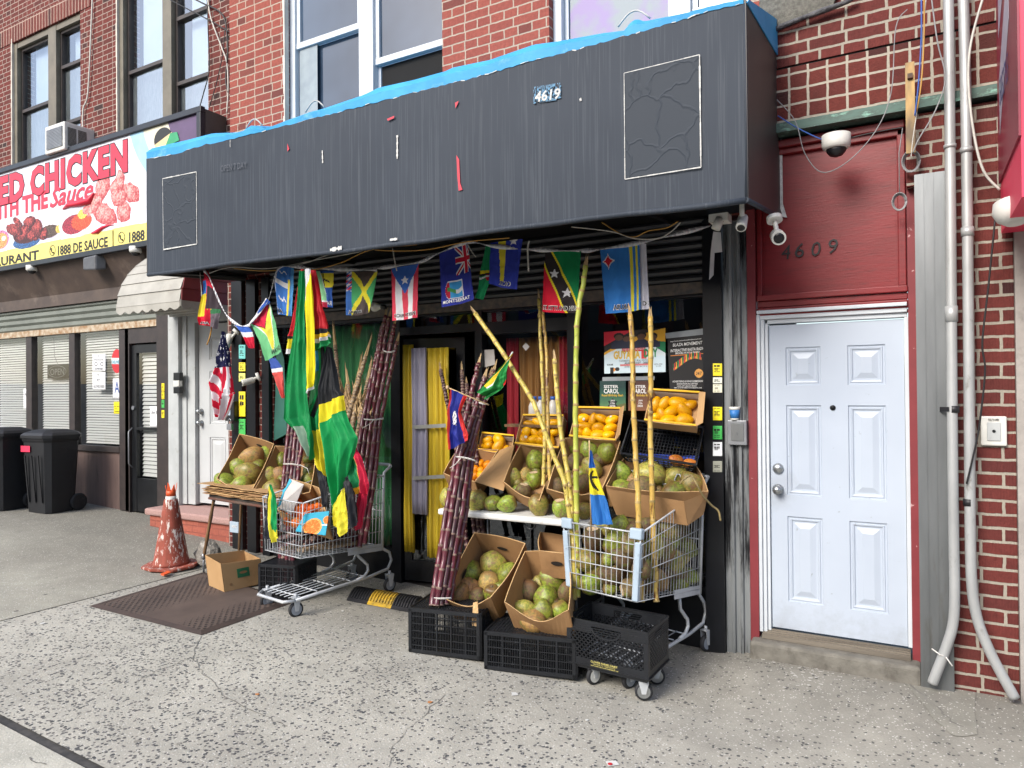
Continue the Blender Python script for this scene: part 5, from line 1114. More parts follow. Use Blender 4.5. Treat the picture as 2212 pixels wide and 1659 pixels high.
    if kid:
        for q0 in (.12, .72):
            b = MB(); b.tube([P(.8, q0, .6), P(.8, q0, 1.18), P(.8, q0+.03, 1.24), P(.8, q0+.06, 1.24), P(.8, q0+.09, 1.18), P(.8, q0+.09, .6)], .005, 6); b.build('seat_wire', 'cart_metal', ct)
        b = MB(); b.tube([P(.8, .02, 1.12), P(.8, .98, 1.12)], .008, 6)
        for i in range(9): b.tube([P(.8, .05+.9*i/8, .5), P(.8, .05+.9*i/8, 1.12)], .0024, 4)
        b.build('seat_back', 'cart_metal', ct)
    return ct, P
gR = .02; FRr = at(1386, 1304, -.92); FRr = V(FRr.x, -.92, 0)
ctR, PR = cart('shopping cart with grey corner guards full of coconuts', FRr, (-.23, -.973), .60, .62, .78, .535, .955, .45, 1.13, gR, True, True, True)
gL = .135; q_ = at(655, 1150, -1.15); FRl = V(q_.x, -1.15, 0)
ctL, PL = cart('shopping cart holding mandarins and sugar cane under the big flags', FRl, (-.16, -.987), .54, .56, .80, .45, .87, .40, 1.0, gL, False, True)
# coconuts inside the right cart, behind the front wires and behind the side wires
CO = [(540, 95, 55, 'y', 90, 'rim'), (655, 65, 92, 'g', 80, 'rim'), (920, 85, 80, 'g', 110, 'rim'), (1110, 110, 100, 'b', 30, 'rim'),
      (1010, 60, 84, 'y', 60, 'rim'), (1215, 130, 88, 'b', 100, 'rim'), (775, 110, 84, 'b', 60, 'rim'), (410, 160, 100, 'c', 95, 'upper'), (610, 205, 106, 'g', 60, 'upper'), (745, 225, 92, 'b', 120, 'upper'), (950, 255, 100, 'y', 70, 'upper'), (1085, 190, 85, 'g', 20, 'upper'), (1230, 245, 92, 'g', 330, 'upper'),
      (370, 355, 108, 'y', 200, 'middle'), (545, 350, 60, 'g', 0, 'middle'), (685, 340, 100, 'b', 150, 'middle'), (845, 440, 92, 'b', 70, 'middle'), (1040, 330, 84, 'b', 60, 'middle'), (1130, 430, 108, 'b', 330, 'middle'),
      (390, 560, 102, 'g', 20, 'bottom'), (580, 480, 112, 'b', 170, 'low middle'), (560, 615, 66, 'g', 0, 'bottom'), (740, 610, 96, 'c', 190, 'bottom'), (890, 580, 80, 'b', 0, 'bottom'), (1000, 540, 86, 't', 100, 'bottom'), (1150, 570, 88, 'g', 10, 'bottom'), (1270, 500, 76, 'g', 340, 'bottom'), (1050, 480, 70, 'b', 0, 'low middle'), (1180, 340, 70, 'y', 0, 'middle')]
fN = (PR(0, 1, .5)-PR(0, 0, .5)).cross(V(0, 0, 1)).normalized(); sN = (PR(1, 0, .5)-PR(0, 0, .5)).cross(V(0, 0, 1)).normalized()
if fN.dot(CAM-PR(0, 0, .5)) < 0: fN = -fN
if sN.dot(CAM-PR(0, 0, .5)) < 0: sN = -sN
rows = {}
for it in CO: rows.setdefault(it[5], []).append(it)
i = 0
for rn, its in rows.items():
    its.sort(key=lambda q: q[0])
    for k, (x, y, rp, kd, a, _r) in enumerate(its):
        u = 1180.9+x*.24305; v = 1123.3+y*.24305; fn_ = fN if x < 860 else sN; p0 = PR(0, 0, .5); p = hitplane(u, v, p0, fn_); r = rp*.24305/F*(p-CAM).dot(FW); extra = .10 if rn == 'rim' else .012
        if x >= 860: pass
        r *= 1.12; p = hitplane(u, v, p0-fn_*(r+extra), fn_); r = rp*.24305/F*(p-CAM).dot(FW); an = math.radians(a); i += 1
        putfruit('coconut'+kd, p, r, f'{CW[kd]} coconut, {ORD[k]} in the {rn} layer of the right shopping cart', 'coconuts in the right shopping cart', 'coconut', RT*math.cos(an)+UP*math.sin(an)-FW*.15, 400+i)
for i, (a, q, h) in enumerate(((.35, .3, .15), (.35, .7, .15), (.6, .35, .2), (.6, .7, .2), (.5, .5, .45), (.75, .3, .4), (.3, .5, .5), (.4, .75, .55), (.55, .25, .6), (.45, .5, .72), (.2, .78, .3), (.22, .5, .25), (.3, .25, .3), (.5, .15, .5), (.7, .15, .3), (.65, .5, .6), (.3, .72, .72), (.42, .3, .75), (.62, .2, .7), (.75, .5, .55), (.2, .25, .62), (.6, .8, .6))):
    putfruit('coconut'+'gbyt'[i % 4], PR(a, q, h), .088, 'coconut buried among the others inside the right shopping cart', 'coconuts hidden deep in the right shopping cart', 'coconut', None, 460+i)
# dolly with a milk crate
Fr, Fl_, Br = atz(1401, 1470, .165), atz(1224.6, 1427, .165), atz(1444.6, 1425, .165)
Bl = Fl_+(Br-Fr); H = V(0, 0, .275)
mk = thing('milk_crate', 'black milk crate with yellow dairy lettering standing on a dolly', 'crate', tuple(Fr))
c0 = (Fr+Fl_+Br+Bl)/4
def crateface(A, Bp, rimh=.07, foot=.045):
    e = (Bp-A).normalized(); n = e.cross(V(0, 0, 1)); n = n if n.dot(A-c0) > 0 else -n; t = n*-.008; L = (Bp-A).length; b = MB()
    def rect(x0, x1, z0, z1, k=1, off=0): b.obox(A+e*x0+V(0, 0, z0)+n*off, e*(x1-x0), t*k, V(0, 0, z1-z0))
    rect(0, L, 0, foot); rect(0, L, .262, .275, 1, .004)
    for z in (.205, .218, .232, .246): rect(0, L, z, z+.004, 1, .003)
    rect(0, L*.32, .2, .262); rect(L*.68, L, .2, .262); rect(L*.32, L*.68, .245, .262)
    rect(0, .03, foot, .2); rect(L-.03, L, foot, .2)
    nn = max(4, int(L/.034)); z0, z1 = foot, .2; x0, x1 = .03, L-.03; h = z1-z0; sp = (x1-x0)/nn
    for k in range(-6, nn+1):
        for sgn in (1, -1):
            xa = x0+k*sp; xb = xa+h
            ta = max(0, (x0-xa)/h); tb = min(1, (x1-xa)/h)
            if tb <= ta: continue
            pa = (xa+h*ta, z0+h*ta); pb = (xa+h*tb, z0+h*tb)
            if sgn < 0: pa = (x0+x1-pa[0], pa[1]); pb = (x0+x1-pb[0], pb[1])
            p, q = A+e*pa[0]+V(0, 0, pa[1]), A+e*pb[0]+V(0, 0, pb[1]); d = (q-p).normalized(); w_ = n.cross(d)*.0032; b.slab([p-w_, p+w_, q+w_, q-w_], t*.9)
    for k in range(14):       # handle lip
        a0, a1 = math.pi*k/14, math.pi*(k+1)/14; m_ = A+e*L/2+V(0, 0, .232)
        b.slab([m_-e*math.cos(a0)*L*.16-V(0, 0, math.sin(a0)*.045), m_-e*math.cos(a1)*L*.16-V(0, 0, math.sin(a1)*.045), m_-e*math.cos(a1)*L*.18-V(0, 0, math.sin(a1)*.055), m_-e*math.cos(a0)*L*.18-V(0, 0, math.sin(a0)*.055)], n*.004)
    return b.build('side', 'black_plastic', mk)
fs = crateface(Fl_, Fr); crateface(Fr, Br); crateface(Bl, Br); crateface(Bl, Fl_)
b = MB(); lattice(b, Fl_, Fr, Br, Bl, 10, 12, .008, .008, .006); b.build('floor', 'black_plastic', mk)
mat('yellow_ink', '#d8cc78', rough=.5, bmp=0)
e = (Fr-Fl_); nf = e.normalized().cross(V(0, 0, 1)); nf = nf if nf.dot(CAM-Fr) > 0 else -nf
cf = flat(Fl_+V(0, 0, .043), Fr+V(0, 0, .043), Fl_+V(0, 0, .002))
for tx, bx in (('CLOVER FARMS DAIRY', (.31, .10, .64, .40)), ('READING, PA  1-800-323-0123', (.34, .48, .61, .66)), ('OF BY OTHER THAN OWNER PUNISHABLE BY LAW', (.31, .74, .65, .92))): write(tx, cf, bx, 'yellow_ink', fs, bold=.01, nrm=nf, lift=.003)
dl = thing('dolly', 'black wheeled dolly carrying the milk crate', 'dolly', (Fr.x, Fr.y, .02))
b = MB(); b.slab([p+(c0-p)*.05-V(0, 0, .022) for p in (Fr, Fl_, Bl, Br)], V(0, 0, .018)); b.build('deck', 'black_plastic', dl)
lf = (Fl_-Fr).normalized(); bk = (Br-Fr).normalized()
for k, (p, rg) in enumerate(((Fr+lf*.05+bk*.05, 'steel'), (Fl_-lf*.16+bk*.06, 'white_plastic'), (Br+lf*.06-bk*.06, 'steel'), (Bl-lf*.08-bk*.06, 'steel'))): wheel(dl, V(p.x, p.y, .056+G(p.x, p.y)), (lf*.9+bk*.3) if k == 1 else (lf*.4+bk*.9), .053 if k != 1 else .056, .028, rg, True, V(p.x, p.y, .132))
# slotted black produce crates
def pcrate(label, A, Bp, dep, h, nh=6, nv=40, tilt=V(0, 0, 0)):
    e = (Bp-A).normalized(); bk = V(-e.y, e.x, 0); bk = bk if bk.y > 0 else -bk; C2 = Bp+bk*dep; D2 = A+bk*dep; up_ = V(0, 0, h)
    o = thing('plastic_crate', label, 'crate', tuple(A)); L = (Bp-A).length; 
    def face(P, Q, nm):
        b = MB(); ee = (Q-P).normalized(); n = ee.cross(V(0, 0, 1)); LL = (Q-P).length; kk = max(8, int(LL/.0115)); lattice(b, P, Q, Q+up_, P+up_, nh, kk, .006, .0035, .008); 
        for i in range(1, 5): p = P.lerp(Q, i/5); b.obox(p-ee*.005-n*.003*0, ee*.01, n*.011, up_)
        b.obox(P, ee*.02, n*.012, up_); b.obox(Q-ee*.02, ee*.02, n*.012, up_); b.obox(P+up_-V(0, 0, .018), Q-P, n*.012, V(0, 0, .02)); b.obox(P, Q-P, n*.012, V(0, 0, .022)); return b.build(nm, 'black_plastic', o)
    face(A, Bp, 'side'); face(Bp, C2, 'side'); face(D2, C2, 'side'); face(A, D2, 'side')
    b = MB(); lattice(b, A+up_*.98, Bp+up_*.98, C2+up_*.98, D2+up_*.98, 14, 26, .005, .005, .006); b.build('slatted_base', 'black_plastic', o)
    b = MB(); b.slab([A+V(0, 0, .01), Bp+V(0, 0, .01), C2+V(0, 0, .01), D2+V(0, 0, .01)], V(0, 0, .004)); b.build('inner_base', 'black_plastic', o)
    return o
def Gp(u, v): return gnd(u, v, .003)
A1, B1 = Gp(884.7, 1406.5), Gp(1037.8, 1430.8); B1.z = A1.z
pcrate('upturned black slotted crate under the maroon cane bundle, left of two', A1, B1, .38, .29)
A2, B2 = Gp(1039, 1449), Gp(1247, 1483); B2.z = A2.z
A2.y += .05; B2.y += .05; B2.x -= .03; pcrate('upturned black slotted crate, lower one beside the milk crate', A2, B2, .38, .235, 5)
A3, B3 = Gp(560, 1290), Gp(640, 1300); B3.z = A3.z
pcrate('small black slotted crate under the left shopping cart', A3, B3, .3, .27, 6)
# ================================================================ small table and cartons on the left
mat('old_wood', '#7a5c3a', '#60462c', .7, ns=9, stretch=(3, 3, .5), dirt='#3e2e20', ds=10); mat('board_dark', '#2c2a2a', '#3e342c', .7, ns=8); mat('rusty_iron', '#6a3a2c', '#54463c', .8, ns=12)
sT = thing('low_table', 'makeshift low table on bamboo legs piled with flattened cardboard', 'table', tuple(gnd(440, 1237)))
c4 = [at(452, 1066, -.80), at(604, 1098, -.86), at(640, 1062, -.30), at(520, 1040, -.25)]; zt_ = sum(p.z for p in c4[:2])/2
for i, p in enumerate(c4): p.z = zt_-(.0 if i else -.02)
b = MB(); b.slab(c4, V(0, 0, -.03)); b.build('board', 'board_dark', sT)
b = MB(); b.tube([c4[0]-V(0, 0, .035), c4[1]-V(0, 0, .035)], .014, 6); b.build('rail', 'rusty_iron', sT)
def bamboo(path, r, name='leg', par=None, mt='old_wood'):
    b = MB(); P = []; rs = []; 
    for a, c in zip(path, path[1:]):
        k = 12
        for i in range(k): P.append(a.lerp(c, i/k)); rs.append(r*(1.25 if i % 4 == 0 else 1))
    P.append(path[-1]); rs.append(r); b.tube(P, rs, 8); return b.build(name, mt, par)
g_ = gnd(440, 1236); bamboo([c4[0]+V(.03, .03, -.03), g_+V(0, 0, .13)], .014, par=sT)
b = MB(); b.tube([g_+V(0, 0, .15), g_], .009, 7); b.tube([g_+V(.0, 0, .17), g_+V(0, 0, .12)], .017, 8); b.build('leg_foot', 'grey_metal', sT)
g_ = gnd(556, 1215); bamboo([c4[1]+V(-.08, .1, -.03), V(c4[1].x-.2, c4[1].y+.2, G(c4[1].x))], .01, par=sT, mt='grey_metal')
g_ = V(c4[3].x, c4[3].y-.03, 0); bamboo([g_+V(.05, 0, zt_-.03), V(g_.x, g_.y, G(g_.x))], .012, par=sT)
rr = random.Random(4)
for i in range(6):
    e1 = (c4[1]-c4[0]).normalized(); ins = rr.uniform(-.03, .02); z = .012+i*.014; q = [c4[0]+V(-.03+ins, -.03, z), c4[1]+V(.02, -.02+ins, z), c4[2]+V(0, 0, z), c4[3]+V(-.02, 0, z)]
    if i == 5: q[0] += V(-.08, -.02, .02)
    b = MB(); N = 16; P = [q[0].lerp(q[1], t/N)+V(0, rr.uniform(-.008, .008), rr.uniform(-.004, .004)) for t in range(N+1)]+[q[2], q[3]]; b.slab(P, V(0, 0, .004))
    o_ = b.build('flattened_cardboard', ['cardboard', 'card_edge', 'cardboard_pale'][i % 3]); tag(o_, f"{['lowest', 'second lowest', 'third lowest', 'third highest', 'second highest', 'topmost'][i]} flattened cardboard sheet on the low table", 'cardboard', 'flattened cardboard on the low table')
_, pl = carton('carton of coconuts tipped forward at the left end of the low table', [z5(505, 450, -.30), z5(835, 545, -.34), z5(610, 1020, -.80), z5(285, 880, -.74)], .2, dips=(0, .0, .12, .12), seed=21, holes=(0,))
fill({'top': [(640, 675, 102, 't', 190), (755, 645, 70, 'g', 200)], 'middle': [(500, 775, 84, 'g', 0), (600, 835, 104, 'y', 160), (690, 760, 62, 'g')], 'bottom': [(375, 935, 94, 'g', 130), (530, 945, 92, 'g', 190)]}, pl, *G5, 'leftmost carton on the low table', 'coconut', 'coconuts in the leftmost carton', 'coconut', .75, 21)
_, pl = carton('second carton of coconuts on the low table, half behind the flags', [z5(845, 565, -.34), z5(1235, 600, -.40), z5(1180, 1010, -.84), z5(620, 1035, -.82)], .2, dips=(0, .0, .2, .12), seed=22, holes=(3,))
fill({'top': [(930, 700, 70, 'g'), (1180, 700, 60, 'g')], 'middle': [(800, 875, 88, 'y', 90), (895, 845, 74, 't', 20), (1185, 815, 68, 'g')], 'bottom': [(685, 1000, 76, 't', 0), (830, 990, 92, 'y', 210), (925, 900, 55, 'g'), (1165, 895, 66, 'g')]}, pl, *G5, 'second carton on the low table', 'coconut', 'coconuts in the second left carton', 'coconut', .75, 22)
# citrus carton in the left cart
cb, pl = carton('blue and white citrus carton lying open in the left shopping cart', [z5(1000, 885, -.72), z5(1265, 965, -.78), z5(1350, 1330, -1.06), z5(865, 1180, -1.06)], .16, 'cardboard_pale', dips=(0, .05, .2, 0), seed=23, holes=False)
b = MB(); b.slab([z5(985, 880, -.76), z5(1120, 935, -.78), z5(1000, 1230, -1.04), z5(870, 1150, -1.09)], V(0, .005, 0)); b.build('white_flap', 'white_print', cb)
b = MB(); P_ = [(985, 878), (1005, 905), (935, 1010), (900, 1130), (865, 1160), (920, 1010), (915, 995), (950, 960)]; b.slab([z5(x, y, -1.0-.14*(y-878)/280) for x, y in P_], V(0, .004, 0)); b.build('blue_edge', 'teal_print', cb)
fill({'top': [(1060, 1115, 48, 'bright'), (1140, 1160, 50, 'bright'), (1200, 1165, 45, 'bright')], 'middle': [(1050, 1195, 55, 'bright'), (1105, 1230, 54, 'bright'), (1160, 1235, 50, 'bright'), (1250, 1150, 40, 'bright')], 'bottom': [(985, 1245, 48, 'bright'), (965, 1290, 42, 'bright'), (1050, 1300, 52, 'bright'), (1115, 1295, 42, 'bright')]}, (pl[0]+pl[1]*.05, pl[1]), *G5, 'citrus carton in the left cart', 'mandarin', 'mandarins in the citrus carton', 'mandarin', .8, 24, 'mandarin')
def citruscol(s, t):
    x, y = s*1.25, t
    for cx, cy, r in ((.62, .68, .40), (1.2, .36, .17)):
        d = math.hypot(x-cx, y-cy); a = math.atan2(y-cy, x-cx)
        if d < r: return (245, 150, 40) if d > r*.9 else (248, 190, 110) if d > r*.84 else ((228, 112, 34) if abs(math.sin(a*4.5)) > .14 and d > r*.12 else (244, 160, 80))
    if x > .95 and .55 < y < .6: return (235, 240, 245)
    return (42, 160, 190)
cp = flat(z5(1130, 1215, -1.12), z5(1365, 1190, -1.04), z5(1040, 1385, -1.16), z5(1330, 1425, -1.08))
cm = sheet('printed_front', cp, 50, 40, citruscol, 'print', cb); cm.data.transform(Matrix.Translation(-cb.location))
sv = cm.modifiers.new('s', 'SOLIDIFY'); sv.thickness = .004
# open empty carton on the mat
c5 = [at(478, 1190, -1.0), at(590, 1180, -.8)]
eb = thing('cardboard_box', 'empty open carton with a green label standing on the dark mat', 'box', tuple(gnd(486, 1278)))
A = gnd(485, 1279, .013); Bq = gnd(560, 1262, .013); Bq = A+(Bq-A).normalized()*.36; bk_ = V(-(Bq-A).y, (Bq-A).x, 0).normalized()*.26; bk_ = bk_ if bk_.y > 0 else -bk_
C_ = Bq+bk_; D_ = A+bk_; lean = V(-.035, -.01, 0); hh = .25
b = MB(); th = .005
def wallq(P, Q, h0, h1, inn): 
    up0, up1 = V(0, 0, h0)+lean*(h0/.25), V(0, 0, h1)+lean*(h1/.25); b.slab([P, Q, Q+up1, P+up0], inn)
wallq(A, Bq, .23, .21, bk_.normalized()*th); wallq(Bq, C_, .21, .24, (A-Bq).normalized()*th); wallq(D_, C_, .27, .25, -bk_.normalized()*th); wallq(A, D_, .23, .27, (Bq-A).normalized()*th)
b.slab([A, Bq, C_, D_], V(0, 0, th)); b.build('carton_walls', 'cardboard_pale', eb)
b = MB(); e = (Bq-A).normalized(); nn_ = -bk_.normalized()*.002; o1 = A+e*.13+V(0, 0, .09)+lean*.36; b.slab([o1, o1+e*.11, o1+e*.11+V(0, 0, .075)+lean*.3, o1+V(0, 0, .075)+lean*.3], nn_); b.build('green_label', 'green_print', eb)
b = MB(); o2 = o1+e*.055+V(0, 0, .04)+lean*.15+nn_*1.4; b.slab([o2+e*.035*math.cos(a)+V(0, 0, .011*math.sin(a)) for a in [2*math.pi*i/14 for i in range(14)]], nn_*.4); b.build('hand_hole', 'cardboard', eb); b = MB(); b.slab([A+e*.06+V(-.005, 0, .05)+e*.013*math.cos(a)+V(0, 0, .013*math.sin(a))+nn_*1.2 for a in [2*math.pi*i/14 for i in range(14)]], nn_*.4); b.build('hand_hole', 'cardboard', eb)
# ================================================================ sugar cane
mat('cane_maroon', '#4c1c28', '#662632', .35, ns=7, dirt='#3a2426', ds=9, da=.55, db=.7, coat=.2, stretch=(3, 3, 1)); mat('cane_node', '#8c7468', '#54403c', .8, ns=40); mat('cane_dark', '#3a1c24', '#4a2630', .4, ns=7, dirt='#221618', ds=9, da=.5, db=.7)
mat('cane_yellow', '#c8b45c', '#b0a048', .42, ns=6, dirt='#5e4422', ds=22, da=.56, db=.62, stretch=(2, 2, 1)); mat('cane_green', '#9aa83e', '#b4b450', .42, ns=4, dirt='#5e5428', ds=22, da=.6, db=.66, stretch=(2, 2, 1)); mat('cane_amber', '#c8ac58', '#b08c40', .42, ns=5, dirt='#5e3a1c', ds=9, da=.52, db=.6, stretch=(2, 2, .7)); mat('node_yellow', '#8a7648', '#b49a62', .7, ns=40)
mat('cane_tan', '#a08868', '#86705a', .7, ns=12, dirt='#4a3a30', ds=14); mat('dry_leaf', '#c4aa80', '#a88c64', .85, ns=14, stretch=(3, 3, 1)); mat('node_dark', '#4a3a34', '#b09c84', .8, ns=30)
CK = {'m': ('cane_maroon', 'cane_node'), 'd': ('cane_dark', 'cane_node'), 'y': ('cane_yellow', 'node_yellow'), 'g': ('cane_green', 'node_yellow'), 'a': ('cane_amber', 'node_yellow'), 't': ('cane_tan', 'node_dark')}
def cane(label, pts, r, kind='m', seed=0, node=.125, taper=.82, sheath=1, group=None, tipnode=.35):
    """pts from the butt (bottom) to the tip"""
    rr = random.Random(seed); pts = [Vector(p) for p in pts]; seg = [(pts[i+1]-pts[i]).length for i in range(len(pts)-1)]; L = sum(seg)
    def pos(s):
        for i, q in enumerate(seg):
            if s <= q or i == len(seg)-1: return pts[i].lerp(pts[i+1], min(1, s/q))
            s -= q
    P = []; rs = []; mi = []; s = 0
    while s < L:
        fr = s/L; nl = node*rr.uniform(.8, 1.15)*(1 if fr < .6 else 1-(1-tipnode)*(fr-.6)/.4); rad = r*(1-(1-taper)*fr)*rr.uniform(.97, 1.03)
        nl = min(nl, L-s+.001); w_ = V(rr.uniform(-1, 1), rr.uniform(-1, 1), 0)*r*.22
        for t, k, m_ in ((0, 1.10, 1), (.004/nl if nl > .01 else .2, 1.14, 1), (.010/nl if nl > .02 else .4, .99, 0), (.5, .94, 0), (.965, 1.02, 1)):
            P.append(pos(s+nl*min(t, .95))+w_*(math.sin(math.pi*min(t, 1)))); rs.append(rad*k); mi.append(m_)
        s += nl
    b = MB(); b.tube(P, rs, 8, lambda i: mi[min(i, len(mi)-1)]); o = b.build('sugar_cane', list(CK[kind]), fix=False); tag(o, label, 'sugar cane', group)
    if sheath:
        tip = pts[-1]; d = (pts[-1]-pts[-2]).normalized(); b = MB()
        for k in range(3+sheath):
            a = 2*math.pi*k/(3+sheath)+rr.uniform(-.3, .3); e = d.orthogonal().normalized(); e = Matrix.Rotation(a, 3, d) @ e; f = d.cross(e); rt_ = r*taper
            h = rr.uniform(.03, .07)*(.8+.5*sheath); b.slab([tip+e*rt_*.8-f*rt_*.7-d*.03, tip+e*rt_*.8+f*rt_*.7-d*.03, tip+e*rt_*.5+d*h, tip+e*rt_*.35-f*rt_*.2+d*h*.8], -e*.002)
        b.build('torn_sheath', 'dry_leaf', o)
    return o
GA = 'maroon canes leaning in the left cart'
tops = [(826, 705), (833, 682), (841, 684), (852, 702), (858, 738), (846, 720)]; mids = [(785, 903), (794, 903), (803, 903), (813, 903), (822, 903), (806, 905)]; lows = [(762, 1047), (774, 1047), (786, 1047), (797, 1047), (807, 1047), (790, 1050)]; bots = [(738, 1180), (750, 1185), (763, 1185), (776, 1182), (787, 1175), (770, 1180)]
for i in range(6):
    yb = -.62+.03*(i % 3)+(.06 if i == 5 else 0); cane(f"{['first', 'second', 'third', 'fourth', 'fifth', 'rearmost'][i]} maroon cane{' from left' if i < 5 else ''} in the tall tied bundle in the left cart", [at(*bots[i], yb), at(*lows[i], yb+.06), at(*mids[i], yb+.22), at(*tops[i], -.2)], .0215 if i < 5 else .019, 'm', i, group=GA)
GB = 'dark canes behind the big flags'
for i in range(5):
    x = [0, 9, 18, 28, 35][i]; yb = -.74; cane(f"{ORD[i]} dark maroon cane in the bundle standing behind the citrus carton", [at(603+x*.8, 1262, -.82), at(612+x*.85, 1045, -.62), at(624+x*.9, 925, -.48), at(634+x, 820, -.3)], .021, 'd' if i % 2 else 'm', 20+i, group=GB)
GD = 'maroon canes leaning on the left black crate'
tp = [(1034, 785), (1048, 812), (1056, 815), (1066, 800), (1046, 835), (1059, 828)]; md = [(985, 989), (994, 989), (1003, 989), (1012, 989), (1020, 990), (1000, 992)]; lw = [(966, 1091), (977, 1091), (989, 1091), (1000, 1091), (1009, 1092), (983, 1093)]; bt_ = [(934, 1308), (943, 1310), (953, 1308), (963, 1306), (971, 1302), (955, 1300)]
zc = A1.z+.30
for i in range(6):
    p0 = atz(*bt_[i], zc); cane(f"{['first', 'second', 'third', 'fourth', 'fifth', 'rearmost'][i]} maroon cane{' from left' if i < 5 else ''} in the tied bundle on the left black crate", [p0, at(*lw[i], p0.y+.22), at(*md[i], p0.y+.32), at(*tp[i], p0.y+.55)], .0215 if i < 5 else .019, 'm' if i != 2 else 'd', 40+i, group=GD)
GE = 'dark canes behind the tied bundle'
for i, (a, c, d) in enumerate((((1010, 1190), (985, 960), (952, 800)), ((1030, 1190), (1005, 960), (998, 800)), ((1040, 1190), (1016, 960), (1008, 830)), ((1048, 1200), (1028, 960), (1022, 850)))): cane(f"{ORD[i]} dark knobbly cane in the doorway behind the tied bundle", [at(*a, -.30), at(*c, -.2), at(*d, -.12)], .02, 'd', 60+i, .05, group=GE)
GC = 'dried tan canes behind the tall bundle'
dr = [((745, 985), (724, 745)), ((790, 985), (728, 860)), ((735, 960), (790, 770)), ((755, 980), (776, 808)), ((770, 985), (752, 830)), ((780, 990), (742, 850)), ((740, 990), (765, 850)), ((760, 1000), (795, 820)), ((728, 960), (748, 905)), ((790, 980), (770, 870))]
for i, (a, c) in enumerate(dr):
    cane(f"dried tan cane with split leaf sheath, {['tallest at the left', 'leaning far left', 'tip at upper right', 'pale upright one', 'short upright one', 'leaning left', 'leaning slightly right', 'nearest the tall bundle', 'shortest at the left', 'short at the right'][i]} of its cluster", [at(*a, -.42), at((a[0]+c[0])/2, (a[1]+c[1])/2, -.36), at(*c, -.3)], .019, 't', 80+i, .035, .9, 5, GC, .6)
GY = 'yellow canes standing in the right cart'
def cn(lab, pts, r, k, s, nd_=.12): cane(lab, pts, r, k, s, nd_, .85, 1, GY, .7)
cn('long yellow cane leaning far left across the display', [at(1240, 1295, -.78), at(1240, 1181, -.76), at(1233, 1127, -.74), at(1221, 1044, -.72), at(1150, 864, -.66), at(1085, 760, -.62), at(1026, 676, -.58)], .0195, 'y', 100, .13)
cn('tall green cane reaching past the red and green flag', [at(1247, 1290, -.76), at(1246, 1127, -.74), at(1244, 981, -.72), at(1244, 835, -.70), at(1246, 700, -.66), at(1265, 573, -.60)], .021, 'g', 101, .15)
cn('yellow cane with a peeled pink tip behind the leaning one', [at(1236, 1290, -.74), at(1235, 1095, -.72), at(1229, 1033, -.70), at(1212, 940, -.66), at(1202, 835, -.60), at(1198, 775, -.58)], .020, 'y', 102, .1)
cn('thin mottled cane with a dry forked tip, left of the pair', [at(1173, 1050, -.5), at(1177, 960, -.45), at(1173, 852, -.36), at(1167, 717, -.26), at(1164, 645, -.22)], .0155, 'y', 103, .11)
cn('thin mottled cane, right of the forked pair', [at(1188, 1050, -.5), at(1184, 918, -.44), at(1183, 864, -.38), at(1181, 768, -.30), at(1173, 677, -.24)], .015, 'a', 104, .11)
cn('amber cane in front of the festival poster', [at(1386, 1300, -.84), at(1380, 1148, -.80), at(1377, 1064, -.77), at(1371, 960, -.74), at(1367, 835, -.70), at(1365, 719, -.66), at(1361, 680, -.65)], .0195, 'a', 105, .125)
cn('amber cane between the two posters, nearest the post', [at(1418, 1300, -.72), at(1411, 1148, -.70), at(1409, 1085, -.69), at(1405, 939, -.66), at(1405, 835, -.64), at(1406, 730, -.62), at(1405, 684, -.61)], .0195, 'a', 106, .125)
for i in range(9):
    b = MB(); q = at(735+i*7.5, 880+14*(i % 3), -.33)
    for k in range(9):
        d = V(rr.uniform(-.09, .09), rr.uniform(-.05, .02), rr.uniform(.08, .22)); e = V(rr.uniform(.006, .014), 0, 0); m_ = q+d*.5+V(0, -.02, 0); b.slab([q-e, q+e, m_+e*1.5, q+d, m_-e*1.5], V(0, .003, 0))
    tag(b.build('husk_tuft', 'dry_leaf'), f'{ORD[i]} tuft of dry split cane leaves beside the tall bundle', 'cane leaves', 'tufts of dry cane leaves')
# heap of cane butts in the bottom of the left cart
GH = 'cane butts lying in the left cart'; rr = random.Random(9)
for i in range(26):
    q = rr.uniform(.1, .85); a0 = rr.uniform(.0, .45); p0 = PL(a0, q, .06+.10*(i % 3)); p1 = PL(min(.98, a0+rr.uniform(.35, .5)), q+rr.uniform(-.12, .12), .08+.1*(i % 3)+rr.uniform(0, .05)); p0.z += .01
    cane('short brown cane butt in the heap at the bottom of the left cart', [p0, p1], .017, 'd' if i % 3 else 't', 120+i, .06, .9, 0, GH)
# ties
mat('string_white', '#d8d6d0', rough=.7); mat('string_red', '#b84038', rough=.7)
def tie(label, u0, v0, u1, v1, Y, sag=3, tail=None, mt='string_white'):
    b = MB(); P = [at(u0+(u1-u0)*t/10, v0+(v1-v0)*t/10+sag*math.sin(math.pi*t/10), Y-.035*math.sin(math.pi*t/10)) for t in range(11)]; b.tube(P, .0035, 5); b.tube([p+V(0, .004, -.006) for p in P], .003, 5)
    if tail: b.tube([at(*q, Y-.04) for q in tail], .003, 5)
    tag(b.build('string_tie', mt), label, 'string')
tie('white cord tied round the tall bundle near its top', 828, 757, 853, 757, -.33)
tie('white cord knotted round the tall bundle in the left cart', 786, 905, 829, 903, -.44, 2, [(809, 905), (800, 915), (783, 925)])
tie('white cord round the dark bundle behind the citrus carton', 612, 1002, 652, 1006, -.62, -2, [(648, 1004), (664, 1012), (668, 1024)])
tie('white cord round the top of the middle maroon bundle', 1020, 862, 1054, 872, -.62, 3)
tie('white cord knotted round the waist of the middle maroon bundle', 985, 986, 1028, 995, -.86, -2, [(995, 990), (985, 1002), (972, 1011)])
